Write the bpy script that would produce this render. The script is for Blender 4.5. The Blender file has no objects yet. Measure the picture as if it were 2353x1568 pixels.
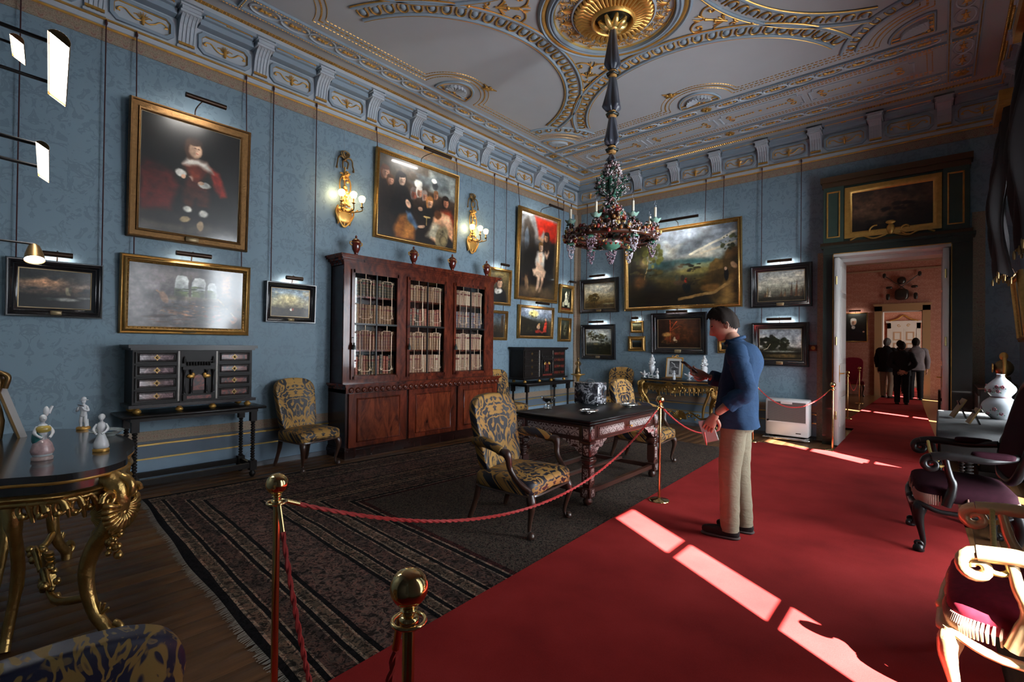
import bpy, bmesh, math, random
import numpy as np
from mathutils import Vector, Matrix
random.seed(7)
PI = math.pi
scene = bpy.context.scene
COL = scene.collection

# ------------------------------------------------------------------ camera, world, sun, window light, exposure
RX, RY, RZ = 6.78, 8.86, 4.98            # room: x 0..RX, y -RY..0, z 0..RZ
cam_d = bpy.data.cameras.new('camera'); cam = bpy.data.objects.new('camera', cam_d); COL.objects.link(cam)
cam_d.sensor_width = 36; cam_d.lens = 17.224; cam_d.clip_start = 0.02; cam_d.clip_end = 100
_Y = Vector((2160-1176.5, -(804-784), -1125.77)).normalized()
_X = -Vector((-112-1176.5, -(778-784), -1125.77)).normalized()
_X = (_X-_Y*_X.dot(_Y)).normalized(); _Z = _X.cross(_Y)
CAM = Vector((6.012, -9.001, 1.45))
cam.matrix_world = Matrix.Translation(CAM) @ Matrix((_X, _Y, _Z)).to_4x4()
scene.camera = cam
w = bpy.data.worlds.new('daylight'); scene.world = w; w.use_nodes = True
w.node_tree.nodes['Background'].inputs[0].default_value = (0.72, 0.84, 1, 1)
w.node_tree.nodes['Background'].inputs[1].default_value = 1.0
SUN_DIR = Vector((-.85, .53, -.92))       # travel direction of the sunlight
sl = bpy.data.lights.new('sun', 'SUN'); so = bpy.data.objects.new('sun', sl); COL.objects.link(so)
sl.energy = 120; sl.angle = 0.009; sl.color = (1, .95, .88)
so.rotation_euler = SUN_DIR.to_track_quat('-Z', 'Y').to_euler(); so.location = (12, -12, 9)
WIN = [(-6.72, 25), (-4.45, 190), (-2.1, 180)]   # window centres along the right wall, daylight power
WW, WZ0, WZ1 = 1.25, .15, 3.35
for wy, pw in WIN:
    al = bpy.data.lights.new('window_daylight', 'AREA'); ao = bpy.data.objects.new('window_daylight', al); COL.objects.link(ao)
    al.shape = 'RECTANGLE'; al.size = WZ1-WZ0; al.size_y = WW; al.energy = pw; al.color = (.86, .93, 1); al.spread = math.radians(122)
    ao.location = (RX+.32, wy, (WZ0+WZ1)/2); ao.rotation_euler = (0, PI/2, 0)
vs = scene.view_settings
vs.view_transform = 'Standard'; vs.look = 'None'; vs.gamma = 1; vs.use_curve_mapping = False; vs.exposure = 0.0

# ------------------------------------------------------------------ mesh helpers
class MB:
    def __init__(s): s.v = []; s.f = []; s.mi = []; s.m = 0; s.T = None
    def add(s, vs, fs):
        o = len(s.v)
        if s.T is not None: vs = [s.T @ Vector(q) for q in vs]
        s.v += [tuple(q) for q in vs]; s.f += [tuple(i+o for i in f) for f in fs]; s.mi += [s.m]*len(fs); return s
    def bx(s, x0, x1, y0, y1, z0, z1):
        return s.add([(x0,y0,z0),(x1,y0,z0),(x1,y1,z0),(x0,y1,z0),(x0,y0,z1),(x1,y0,z1),(x1,y1,z1),(x0,y1,z1)],
            [(0,3,2,1),(4,5,6,7),(0,1,5,4),(1,2,6,5),(2,3,7,6),(3,0,4,7)])
    def box(s, c, d): return s.bx(c[0]-d[0]/2,c[0]+d[0]/2,c[1]-d[1]/2,c[1]+d[1]/2,c[2]-d[2]/2,c[2]+d[2]/2)
    def bev(s, x0, x1, y0, y1, z0, z1, b=.01):   # box with chamfered edges
        pts = []
        for z, i in ((z0, b), (z0+b, 0), (z1-b, 0), (z1, b)):
            k = b+i*0
            a = i
            pts += [(x0+b+a,y0+a,z),(x1-b-a,y0+a,z),(x1-a,y0+b+a,z),(x1-a,y1-b-a,z),(x1-b-a,y1-a,z),(x0+b+a,y1-a,z),(x0+a,y1-b-a,z),(x0+a,y0+b+a,z)]
        fs = [tuple(range(7,-1,-1)), tuple(range(24,32))]
        for l in range(3):
            for i in range(8): j=(i+1)%8; fs.append((l*8+i,l*8+j,l*8+8+j,l*8+8+i))
        return s.add(pts, fs)
    def lathe(s, prof, n=16, at=(0,0,0), sx=1, sy=1, cap=True):
        vs=[]; fs=[]
        for r,z in prof:
            for i in range(n):
                a=2*PI*i/n; vs.append((at[0]+r*sx*math.cos(a),at[1]+r*sy*math.sin(a),at[2]+z))
        for l in range(len(prof)-1):
            for i in range(n): j=(i+1)%n; fs.append((l*n+i,l*n+j,l*n+n+j,l*n+n+i))
        if cap: fs.append(tuple(range(n-1,-1,-1))); fs.append(tuple((len(prof)-1)*n+i for i in range(n)))
        return s.add(vs,fs)
    def tube(s, pts, r, n=8, closed=False, flat=None, cap=True):
        P=[Vector(p) for p in pts]; m=len(P)
        R=r if hasattr(r,'__len__') else [r]*m
        up=None; vs=[]; fs=[]
        for k in range(m):
            if closed: t=P[(k+1)%m]-P[k-1]
            else: t=P[min(k+1,m-1)]-P[max(k-1,0)]
            if t.length<1e-9: t=Vector((0,0,1))
            t.normalize()
            if up is None:
                up=Vector((0,0,1)) if abs(t.z)<.9 else Vector((1,0,0))
                if flat is not None: up=Vector(flat)
            u=up-t*up.dot(t)
            if u.length<1e-6: u=Vector((1,0,0))-t*t.x
            u.normalize(); w_=t.cross(u)
            if flat is None: up=u
            for i in range(n):
                a=2*PI*i/n+PI/n; q=P[k]+u*(R[k]*math.cos(a)*(1 if flat is None else .6))+w_*(R[k]*math.sin(a)); vs.append(q)
        for k in range(m if closed else m-1):
            k2=(k+1)%m
            for i in range(n): j=(i+1)%n; fs.append((k*n+i,k*n+j,k2*n+j,k2*n+i))
        if cap and not closed: fs.append(tuple(range(n-1,-1,-1))); fs.append(tuple((m-1)*n+i for i in range(n)))
        return s.add(vs,fs)
    def cyl(s,p0,p1,r0,r1=None,n=12): return s.tube([p0,p1],[r0,r0 if r1 is None else r1],n)
    def ball(s,c,r,n=10,m=6):
        r=r if hasattr(r,'__len__') else (r,r,r)
        vs=[(c[0],c[1],c[2]-r[2])]; fs=[]
        for l in range(1,m):
            t=PI*l/m
            for i in range(n): a=2*PI*i/n; vs.append((c[0]+r[0]*math.sin(t)*math.cos(a),c[1]+r[1]*math.sin(t)*math.sin(a),c[2]-r[2]*math.cos(t)))
        vs.append((c[0],c[1],c[2]+r[2])); L=len(vs)-1
        for i in range(n):
            j=(i+1)%n; fs.append((0,1+j,1+i)); fs.append((L,L-n+i,L-n+j))
        for l in range(m-2):
            for i in range(n): j=(i+1)%n; a=1+l*n; fs.append((a+i,a+j,a+n+j,a+n+i))
        return s.add(vs,fs)
    def sq(s,c,r,e=.35,n=20,m=10,warp=None,ez=None):   # superquadric cushion
        ez=e if ez is None else ez
        def p(a,k): return math.copysign(abs(a)**k,a)
        vs=[]
        def pt(t,a):
            q=(r[0]*p(math.sin(t),ez)*p(math.cos(a),e),r[1]*p(math.sin(t),ez)*p(math.sin(a),e),-r[2]*p(math.cos(t),ez))
            if warp: q=warp(*q)
            return (c[0]+q[0],c[1]+q[1],c[2]+q[2])
        vs.append(pt(0,0)); fs=[]
        for l in range(1,m):
            for i in range(n): vs.append(pt(PI*l/m,2*PI*i/n))
        vs.append(pt(PI,0)); L=len(vs)-1
        for i in range(n):
            j=(i+1)%n; fs.append((0,1+j,1+i)); fs.append((L,L-n+i,L-n+j))
        for l in range(m-2):
            for i in range(n): j=(i+1)%n; a=1+l*n; fs.append((a+i,a+j,a+n+j,a+n+i))
        return s.add(vs,fs)
    def loft(s,rings,n=16,cap=True):   # rings: (center, rx, ry, axisU, axisV)
        vs=[];fs=[]
        for c,rx,ry,u,v in rings:
            c=Vector(c);u=Vector(u);v=Vector(v)
            for i in range(n): a=2*PI*i/n; vs.append(c+u*(rx*math.cos(a))+v*(ry*math.sin(a)))
        for l in range(len(rings)-1):
            for i in range(n): j=(i+1)%n; fs.append((l*n+i,l*n+j,l*n+n+j,l*n+n+i))
        if cap: fs.append(tuple(range(n-1,-1,-1))); fs.append(tuple((len(rings)-1)*n+i for i in range(n)))
        return s.add(vs,fs)
    def prism(s, poly, a0, a1, ax='z'):          # extrude a 2D polygon along an axis
        n=len(poly)
        def P(p,h): return {'z':(p[0],p[1],h),'y':(p[0],h,p[1]),'x':(h,p[0],p[1])}[ax]
        vs=[P(p,a0) for p in poly]+[P(p,a1) for p in poly]
        fs=[tuple(range(n-1,-1,-1)),tuple(range(n,2*n))]+[(i,(i+1)%n,n+(i+1)%n,n+i) for i in range(n)]
        return s.add(vs,fs)
    def grid(s,fn,nu,nv,cu=False,cv=False):
        vs=[fn(i/(nu if cu else nu-1),j/(nv if cv else nv-1)) for j in range(nv) for i in range(nu)]; fs=[]
        for j in range(nv if cv else nv-1):
            for i in range(nu if cu else nu-1):
                i2=(i+1)%nu; j2=(j+1)%nv; fs.append((j*nu+i,j*nu+i2,j2*nu+i2,j2*nu+i))
        return s.add(vs,fs)
    def frame(s, w, h, prof):                    # mitred frame in the XZ plane, y = height off the wall; prof: (inset from outer edge, y)
        vs=[]; n=len(prof)
        for sx,sz in ((-1,-1),(1,-1),(1,1),(-1,1)):
            for d,y in prof: vs.append((sx*(w/2-d), -y, sz*(h/2-d)))
        fs=[]
        for c in range(4):
            c2=(c+1)%4
            for i in range(n): j=(i+1)%n; fs.append((c*n+i,c*n+j,c2*n+j,c2*n+i))
        return s.add(vs,fs)
    def obj(s, name, mat, parent=None, loc=None, rz=None, sharp=62, fix=True):
        me=bpy.data.meshes.new(name); me.from_pydata(s.v,[],s.f)
        mats=mat if isinstance(mat,(list,tuple)) else [mat]
        for m in mats: me.materials.append(m)
        if len(mats)>1: me.polygons.foreach_set('material_index',s.mi)
        if fix:
            b=bmesh.new(); b.from_mesh(me); bmesh.ops.recalc_face_normals(b,faces=b.faces); b.to_mesh(me); b.free()
        me.polygons.foreach_set('use_smooth',[True]*len(me.polygons)); me.set_sharp_from_angle(angle=math.radians(sharp))
        me.update(); return link(name,me,parent,loc,rz)
def link(name, me, parent=None, loc=None, rz=None, rot=None, sc=None):
    o=bpy.data.objects.new(name,me); COL.objects.link(o)
    if parent: o.parent=parent
    if loc is not None: o.location=loc
    if rz is not None: o.rotation_euler=(0,0,rz)
    if rot is not None: o.rotation_euler=rot
    if sc is not None: o.scale=sc
    return o
def tag(o,label,cat,group=None):
    o['label']=label; o['category']=cat
    if group: o['group']=group
    return o
def thing(name,label,cat,loc=(0,0,0),rz=0,group=None):
    o=bpy.data.objects.new(name,None); COL.objects.link(o); o.location=loc; o.rotation_euler=(0,0,rz); o.empty_display_size=.1
    return tag(o,label,cat,group)
def struct(o): o['kind']='structure'; return o
def stuff(o): o['kind']='stuff'; return o
def dup(root,loc,rz,label=None,group=None):
    r=root.copy(); COL.objects.link(r); r.location=loc; r.rotation_euler=(0,0,rz)
    if label: r['label']=label
    if group: r['group']=group
    for ch in list(root.children):
        c=ch.copy(); COL.objects.link(c); c.parent=r
        for g in ch.children:
            d=g.copy(); COL.objects.link(d); d.parent=c
    return r
def spiral(c,r0,r1,a0,a1,n=18,y=0,plane='xz'):
    out=[]
    for i in range(n):
        t=i/(n-1); a=a0+(a1-a0)*t; r=r0+(r1-r0)*t
        p=(c[0]+r*math.cos(a),c[1]+r*math.sin(a))
        out.append((p[0],y,p[1]) if plane=='xz' else (p[0],p[1],y))
    return out
def bez(p0,p1,p2,p3,n=12):
    p0,p1,p2,p3=map(Vector,(p0,p1,p2,p3)); o=[]
    for i in range(n):
        t=i/(n-1); o.append(p0*(1-t)**3+p1*3*t*(1-t)**2+p2*3*t*t*(1-t)+p3*t**3)
    return o
def cr(pts,n=6):                                  # Catmull-Rom through points
    P=[Vector(p) for p in pts]; P=[P[0]*2-P[1]]+P+[P[-1]*2-P[-2]]; o=[]
    for i in range(1,len(P)-2):
        for k in range(n):
            t=k/n; a,b,c,d=P[i-1:i+3]
            o.append(.5*((2*b)+(c-a)*t+(2*a-5*b+4*c-d)*t*t+(3*b-a-3*c+d)*t**3))
    o.append(P[-2]); return o
def lerp(a,b,t): return a+(b-a)*t

# ------------------------------------------------------------------ materials
def nd(nt,ty,ins=None,**pr):
    n=nt.nodes.new(ty)
    for k,v in pr.items(): setattr(n,k,v)
    for k,v in (ins or {}).items():
        if hasattr(v,'is_linked') or isinstance(v,bpy.types.NodeSocket): nt.links.new(v,n.inputs[k])
        else: n.inputs[k].default_value=v
    return n
def mth(nt,op,a,b=0.0,c=0.0): return nd(nt,'ShaderNodeMath',{0:a,1:b,2:c},operation=op).outputs[0]
def ramp(nt,fac,stops,interp='LINEAR'):
    n=nd(nt,'ShaderNodeValToRGB',{0:fac}); r=n.color_ramp; r.interpolation=interp
    while len(r.elements)<len(stops): r.elements.new(1)
    for e,(p,c) in zip(r.elements,stops): e.position=p; e.color=(*c,1) if len(c)==3 else c
    return n.outputs[0]
def mixc(nt,f,a,b,blend='MIX'):
    n=nd(nt,'ShaderNodeMix',data_type='RGBA',blend_type=blend)
    for i,v in ((0,f),(6,a),(7,b)):
        if isinstance(v,bpy.types.NodeSocket): nt.links.new(v,n.inputs[i])
        else: n.inputs[i].default_value=v if i==0 else ((*v,1) if len(v)==3 else v)
    return n.outputs[2]
def newmat(name):
    m=bpy.data.materials.new(name); m.use_nodes=True; nt=m.node_tree; nt.nodes.clear()
    b=nt.nodes.new('ShaderNodeBsdfPrincipled'); o=nt.nodes.new('ShaderNodeOutputMaterial'); nt.links.new(b.outputs[0],o.inputs[0])
    return m,nt,b
def setp(nt,b,**k):
    for kk,v in k.items():
        nm={'col':'Base Color','rough':'Roughness','metal':'Metallic','spec':'Specular IOR Level','coat':'Coat Weight','coatr':'Coat Roughness','norm':'Normal','trans':'Transmission Weight','ior':'IOR','emit':'Emission Color','es':'Emission Strength','sheen':'Sheen Weight','alpha':'Alpha','sss':'Subsurface Weight'}[kk]
        if isinstance(v,bpy.types.NodeSocket): nt.links.new(v,b.inputs[nm])
        else: b.inputs[nm].default_value=(*v,1) if isinstance(v,tuple) and len(v)==3 else v
def noise(nt,vec,scale,detail=3,rough=.5,dist=0.0):
    return nd(nt,'ShaderNodeTexNoise',{'Vector':vec,'Scale':scale,'Detail':detail,'Roughness':rough,'Distortion':dist}).outputs[0]
def objv(nt): return nd(nt,'ShaderNodeTexCoord').outputs['Object']
def posv(nt): return nd(nt,'ShaderNodeNewGeometry').outputs['Position']
def comb(nt,x=0.0,y=0.0,z=0.0): return nd(nt,'ShaderNodeCombineXYZ',{0:x,1:y,2:z}).outputs[0]
def sep(nt,v): return nd(nt,'ShaderNodeSeparateXYZ',{0:v}).outputs
def bump(nt,h,st=.3,d=.01): return nd(nt,'ShaderNodeBump',{'Height':h,'Strength':st,'Distance':d}).outputs[0]
def simple(name,col,rough=.5,metal=0.0,var=.0,scale=8,bst=0,bsc=40,**k):
    m,nt,b=newmat(name); c=col
    if var:
        n=noise(nt,objv(nt),scale,4); c=mixc(nt,mth(nt,'MULTIPLY',n,1.0),tuple(x*(1-var) for x in col),tuple(min(1,x*(1+var)) for x in col))
    setp(nt,b,col=c,rough=rough,metal=metal,**k)
    if bst: setp(nt,b,norm=bump(nt,noise(nt,objv(nt),bsc,3),bst,.004))
    return m
MT={}
MT['gilt']=simple('gilt',(.74,.40,.10),.34,.65,.3,14,.3,60)
MT['gilt_dark']=simple('gilt_dark',(.50,.27,.065),.4,.6,.35,20,.3,60)
MT['gilt_bright']=simple('gilt_bright',(.95,.62,.20),.27,.7,.15,14)
MT['brass']=simple('brass',(.82,.60,.28),.13,1)
MT['lamp_bronze']=simple('lamp_bronze',(.05,.028,.018),.4,.7)
MT['bronze']=simple('bronze',(.24,.15,.065),.4,1,.3,20)
MT['silver']=simple('silver',(.78,.78,.76),.18,1,.1,30)
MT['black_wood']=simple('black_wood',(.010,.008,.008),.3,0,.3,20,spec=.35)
MT['ebony']=simple('ebony',(.012,.009,.008),.45,0,.4,12,spec=.22)
MT['dark_wood']=simple('dark_wood',(.05,.022,.014),.3,0,.4,10,coat=.4,coatr=.15)
MT['plaster']=simple('plaster',(.37,.375,.385),.75,0,.06,3)
MT['plaster_blue']=simple('plaster_blue',(.24,.30,.355),.65,0,.08,4)
MT['plaster_pale']=simple('plaster_pale',(.40,.44,.485),.65,0,.08,4)
MT['porcelain']=simple('porcelain',(.62,.64,.66),.12,0,.06,20,coat=.5,coatr=.05)
MT['white_paint']=simple('white_paint',(.46,.44,.42),.4,0,.05,6)
MT['black_metal']=simple('black_metal',(.012,.011,.012),.4,.6)
MT['cord_red']=simple('cord_red',(.045,.008,.010),.8)
MT['rope_red']=simple('rope_red',(.42,.03,.028),.65,0,.3,90)
MT['skin']=simple('skin',(.42,.21,.145),.5,0,.12,14,sss=.08)
MT['hair']=simple('hair',(.012,.007,.005),.75,0,.4,60,spec=.15)
def glassmat(name,tint=(1,1,1),rough=.02,k=.9):
    m=bpy.data.materials.new(name); m.use_nodes=True; nt=m.node_tree; nt.nodes.clear(); o=nt.nodes.new('ShaderNodeOutputMaterial')
    fc=nd(nt,'ShaderNodeLayerWeight',{'Blend':.5}).outputs['Facing']; fr=mth(nt,'ADD',.035,mth(nt,'MULTIPLY',mth(nt,'POWER',fc,4.0),.9)); t=nd(nt,'ShaderNodeBsdfTransparent',{'Color':(*tint,1)}).outputs[0]; g=nd(nt,'ShaderNodeBsdfGlossy',{'Roughness':rough}).outputs[0]
    mx=nd(nt,'ShaderNodeMixShader',{0:mth(nt,'MULTIPLY',fr,k),1:t,2:g}); nt.links.new(mx.outputs[0],o.inputs[0]); return m
MT['glass']=glassmat('glass')
# ------------------------------------------------------------------ surface materials
def damask(name,axis,base,dark,tile=.9,tz=1.3):
    m,nt,b=newmat(name); p=sep(nt,posv(nt)); u=mth(nt,'DIVIDE',p[axis],tile); v=mth(nt,'DIVIDE',p[2],tz)
    col_=mth(nt,'FLOOR',mth(nt,'ADD',u,.25)); v=mth(nt,'ADD',v,mth(nt,'MULTIPLY',col_,.5))
    pu=mth(nt,'PINGPONG',u,.5); va=mth(nt,'MULTIPLY',v,2*PI)
    vec=comb(nt,mth(nt,'MULTIPLY',pu,5.5),mth(nt,'MULTIPLY',mth(nt,'SINE',va),1.2),mth(nt,'MULTIPLY',mth(nt,'COSINE',va),1.2))
    n1=noise(nt,vec,1.25,3,.6,1.6); f=ramp(nt,n1,[(.50,(0,0,0)),(.53,(1,1,1)),(.60,(1,1,1)),(.625,(.1,.1,.1))])
    n2=noise(nt,posv(nt),1.1,2); c1=mixc(nt,mth(nt,'MULTIPLY',n2,.35),base,tuple(x*.8 for x in base))
    c=mixc(nt,mth(nt,'MULTIPLY',f,.52),c1,dark)
    setp(nt,b,col=c,rough=mth(nt,'SUBTRACT',.62,mth(nt,'MULTIPLY',f,.12)),spec=.35,norm=bump(nt,f,.12,.002)); return m
BLUE=(.185,.265,.325); BLUED=(.11,.16,.20)
MT['damask_y']=damask('damask_y',1,BLUE,BLUED); MT['damask_x']=damask('damask_x',0,BLUE,BLUED)
MT['pink_x']=damask('pink_damask',0,(.40,.17,.12),(.55,.33,.25),.4,.6)
MT['dado_blue']=simple('dado_blue',(.19,.275,.36),.5,0,.08,3)
def border(name,axis):
    m,nt,b=newmat(name); p=sep(nt,posv(nt)); u=mth(nt,'PINGPONG',p[axis],.06)
    n=noise(nt,comb(nt,mth(nt,'MULTIPLY',u,24),mth(nt,'MULTIPLY',p[2],20),0.0),2.2,2,.5,1.2)
    setp(nt,b,col=ramp(nt,n,[(.40,(.30,.23,.16)),(.5,(.17,.13,.085)),(.56,(.34,.25,.18)),(.66,(.22,.11,.08))]),rough=.7); return m
MT['border_y']=border('border_y',1); MT['border_x']=border('border_x',0)
def plankmat():
    m,nt,b=newmat('oak_plank'); oi=nd(nt,'ShaderNodeObjectInfo').outputs['Random']; p=objv(nt); s=sep(nt,p)
    v=comb(nt,mth(nt,'MULTIPLY',s[0],14),mth(nt,'MULTIPLY',s[1],1.2),mth(nt,'MULTIPLY',oi,40)); n=noise(nt,v,2.2,5,.6,.4)
    c=ramp(nt,n,[(.3,(.05,.021,.008)),(.55,(.125,.055,.02)),(.75,(.19,.09,.036))])
    c=mixc(nt,mth(nt,'MULTIPLY',oi,.5),c,(.10,.045,.016)); setp(nt,b,col=c,rough=.42,spec=.3,norm=bump(nt,n,.1,.002)); return m
MT['plank']=plankmat()
MT['window_wood']=simple('window_wood',(.5,.5,.48),.4)

# ------------------------------------------------------------------ floor: boards running away from the camera along y
floor=struct(MB().bx(0,RX,-9.5,.0,-.05,-.012).obj('floor',simple('subfloor',(.02,.012,.008),.9)))
NP=48; pw_=RX/NP
pm={}
for L in (1.9,2.6,3.1,3.9,4.86,5.2): pm[L]=MB().bev(-pw_/2+.0006,pw_/2-.0006,-L/2+.0006,L/2-.0006,-.013,0,.0008).obj('plank',MT['plank'],floor).data
for o in list(floor.children): bpy.data.objects.remove(o)
random.seed(3)
for i in range(NP):
    x=(i+.5)*pw_; cut=random.choice([(3.9,4.96),(5.2,3.66),(3.1,5.76),(1.9,6.96)])
    Ls=[cut[0],9.5-cut[0]]
    for L0,y0 in ((Ls[0],-9.5),(Ls[1],-9.5+Ls[0])):
        base=min(pm,key=lambda q:abs(q-L0)); o=link('plank',pm[base],floor,(x,y0+L0/2,0)); o.scale=(1,L0/base,1)

# ------------------------------------------------------------------ walls
struct(MB().bx(-.2,0,-9.8,.4,-.05,RZ+.3).obj('wall_left',MT['damask_y']))
DX0,DX1,DZ=4.80,6.12,2.86     # doorway in the back wall
wb=MB(); wb.bx(0,DX0,0,.38,-.05,RZ+.3); wb.bx(DX1,RX+.3,0,.38,-.05,RZ+.3); wb.bx(DX0,DX1,0,.38,DZ,RZ+.3)
struct(wb.obj('wall_back',MT['damask_x']))
wr=MB(); ys=[-9.8]
for wy,_ in WIN: ys+=[wy-WW/2,wy+WW/2]
ys+=[0]
for i in range(0,len(ys),2): wr.bx(RX,RX+.3,ys[i],ys[i+1],-.05,RZ+.3)
for wy,_ in WIN: wr.bx(RX,RX+.3,wy-WW/2,wy+WW/2,-.05,WZ0); wr.bx(RX,RX+.3,wy-WW/2,wy+WW/2,WZ1,RZ+.3)
struct(wr.obj('wall_right',MT['damask_y']))
wf=MB(); wf.bx(-.2,4.75,-9.8,-9.5,-.05,RZ+.3); wf.bx(6.62,RX+.3,-9.8,-9.5,-.05,RZ+.3); wf.bx(4.75,6.62,-9.8,-9.5,2.9,RZ+.3)
struct(wf.obj('wall_front',MT['damask_x']))
# the anteroom behind the camera
an=MB(); an.bx(2,8,-13,-12.8,-.05,4); an.bx(1.8,2,-13,-9.8,-.05,4); an.bx(8,8.2,-13,-9.8,-.05,4); an.bx(1.8,8.2,-13,-9.8,4,4.2); an.bx(1.8,8.2,-13,-9.5,-.06,0)
struct(an.obj('wall_anteroom',simple('anteroom_grey',(.16,.16,.17),.8)))
# windows with glazing bars, panes and outside shutters that leave a slit for the sun
for k,((wy,_),slit) in enumerate(zip(WIN,((-7.33,-7.02),(-4.95,-4.93),(-2.70,-2.36)))):
    fr=MB(); y0,y1=wy-WW/2,wy+WW/2; x0,x1=RX+.16,RX+.21
    fr.bx(x0,x1,y0,y0+.07,WZ0,WZ1); fr.bx(x0,x1,y1-.07,y1,WZ0,WZ1); fr.bx(x0,x1,y0,y1,WZ0,WZ0+.08); fr.bx(x0,x1,y0,y1,WZ1-.07,WZ1)
    fr.bx(x0,x1,wy-.03,wy+.03,WZ0,WZ1)
    for z in (.95,1.75,2.55): fr.bx(x0+.005,x1-.005,y0,y1,z-.02,z+.02)
    win=struct(fr.obj('window_%d'%(k+1),MT['window_wood']))
    zs=[WZ0+.08,.93,.97,1.73,1.77,2.53,2.57,WZ1-.07]
    for a,b_ in ((y0+.07,wy-.03),(wy+.03,y1-.07)):
        for q in range(4): MB().bx(x0+.02,x0+.024,a,b_,zs[2*q],zs[2*q+1]).obj('pane',MT['glass'],win)
    for a,b_ in ((y0-.12,slit[0]),(slit[1],y1+.12)):
        if b_-a<.06: continue
        sh=MB(); sh.bx(RX+.36,RX+.40,a,b_,WZ0-.1,WZ1+.3)
        for q in range(30): sh.bx(RX+.345,RX+.36,a+.05,b_-.05,.25+q*.105,.25+q*.105+.06)
        sh.obj('shutter',simple('shutter_green',(.05,.09,.06),.6) if 'shutter' not in MT else MT['shutter'],win)
# wall mouldings: wallpaper border under the cornice, dado border, gilt fillets, skirting
def along(side,name,mat,n0,n1,z0,z1,s0=0,s1=None,kind='trim'):
    m=MB()
    if side=='left': m.bx(n0,n1,-(s1 or 9.5),-s0,z0,z1)
    elif side=='right': m.bx(RX-n1,RX-n0,-(s1 or 9.5),-s0,z0,z1)
    else: m.bx(s0,s1 if s1 else RX,-n1,-n0,z0,z1)
    return m
tn=[0]
def trim(parts,mat):
    tn[0]+=1; mb=MB()
    for q in parts: o=along(*q); mb.add(o.v,o.f)
    return struct(mb.obj('trim_%d'%tn[0],mat))
def seg(side): return [(0,None)] if side!='back' else [(0,4.55),(6.46,RX)]
for side,bm in (('left','border_y'),('back','border_x'),('right','border_y')):
    ax=side
    trim([(ax,'',0,0,.006,4.30,4.42)],MT[bm])
    trim([(ax,'',0,0,.014,4.42,4.44)],MT['gilt'])
    trim([(ax,'',0,0,.030,4.44,4.49)],MT['plaster_pale'])
    trim([(ax,'',0,0,.045,4.487,4.505)],MT['gilt_dark'])
    if side!='right':
        for s0,s1 in seg(side):
            trim([(ax,'',0,0,.006,.435,.535,s0,s1)],MT[bm])
            trim([(ax,'',0,0,.018,.412,.435,s0,s1)],simple('bead_grey',(.10,.11,.13),.6))
            trim([(ax,'',0,0,.026,.393,.410,s0,s1)],MT['gilt_bright'])
            trim([(ax,'',0,0,.012,.268,.393,s0,s1)],simple('dado_grey',(.10,.135,.18),.55))
            trim([(ax,'',0,0,.024,.253,.268,s0,s1)],MT['gilt_bright'])
            trim([(ax,'',0,0,.012,.05,.253,s0,s1)],MT['dado_blue'])
            o=trim([(ax,'',0,0,.03,0,.055,s0,s1)],simple('skirt',(.13,.14,.16),.5)); 
struct(MB().bx(0,.03,-.10,0,.55,4.30).obj('trim_40',MT['border_y'])); struct(MB().bx(0.03,.115,-.008,0,.55,4.30).obj('trim_41',MT['border_x']))
struct(MB().bx(4.55,4.67,-.008,0,.0,2.95).obj('trim_42',MT['border_x'])); struct(MB().bx(6.33,6.46,-.008,0,.0,3.3).obj('trim_43',MT['border_x']))
for x in (4.55,): pass

# ------------------------------------------------------------------ doorway: green-black casing, white reveal leaves, overdoor panel
GR=simple('casing_green',(.018,.024,.019),.35,0,.3,8,coat=.3); MT['casing']=GR
d=MB(); d.bx(4.665,4.80,-.26,.02,0,2.98); d.bx(6.12,6.33,-.26,.02,0,2.98); d.bx(4.665,6.33,-.28,.02,2.87,2.98); d.bx(4.64,6.36,-.30,.02,2.96,3.0)
case=struct(d.obj('door_1',GR))
g=MB(); g.bx(4.79,4.80,-.275,-.262,0,2.86); g.bx(6.12,6.13,-.275,-.262,0,2.86); g.bx(4.80,6.12,-.295,-.281,2.865,2.875); g.obj('gilt_line',MT['gilt_dark'],case)
jb=MB(); jb.bx(4.80,6.12,.02,.38,2.78,2.86); jb.bx(4.80,6.12,-.26,.02,2.83,2.87); jb.obj('lintel',MT['white_paint'],case)
jb=MB(); jb.bx(4.80,4.815,.0,.38,0,2.8); jb.bx(6.105,6.12,.0,.38,0,2.8); jb.obj('jamb',MT['white_paint'],case)
def leaf(name,x0,x1,y0,y1,face):
    t=thing(name,'white panelled door leaf folded back against the %s side of the doorway'%('left' if face>0 else 'right'),'door',((x0+x1)/2,(y0+y1)/2,0)); hx=(x1-x0)/2; hy=(y1-y0)/2
    MB().bev(-hx,hx,-hy,hy,.015,2.80,.006).obj('leaf',MT['white_paint'],t)
    for z0,z1 in ((.28,.72),(.80,1.22),(1.30,2.22),(2.30,2.68)):
        p=MB()
        for e,h in ((0,.012),(.03,.004),(.05,.014)):
            a=face*hx; p.bx(min(a,a+face*h),max(a,a+face*h),-hy+.11+e,hy-.11-e,z0+e,z1-e)
        p.obj('panel',MT['white_paint'],t)
    hd=MB(); a=face*hx; hd.bx(min(a,a+face*.006),max(a,a+face*.006),-hy+.04,-hy+.075,.95,1.2); hd.cyl((a,-hy+.055,1.08),(a+face*.05,-hy+.055,1.08),.009); hd.cyl((a+face*.05,-hy+.055,1.08),(a+face*.05,-hy+.16,1.08),.009); hd.obj('handle',MT['gilt_dark'],t)
    for z in (.4,1.5,2.4): MB().cyl((0,-hy-.006,z),(0,-hy-.006,z+.12),.011).obj('hinge',MT['brass'],t)
    return t
leaf('door_leaf',4.82,4.885,-.37,.36,1); leaf('door_leaf',6.035,6.10,-.37,.36,-1)
MT['overdoor_green']=simple('overdoor_green',(.028,.05,.038),.4,0,.3,6)
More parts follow.
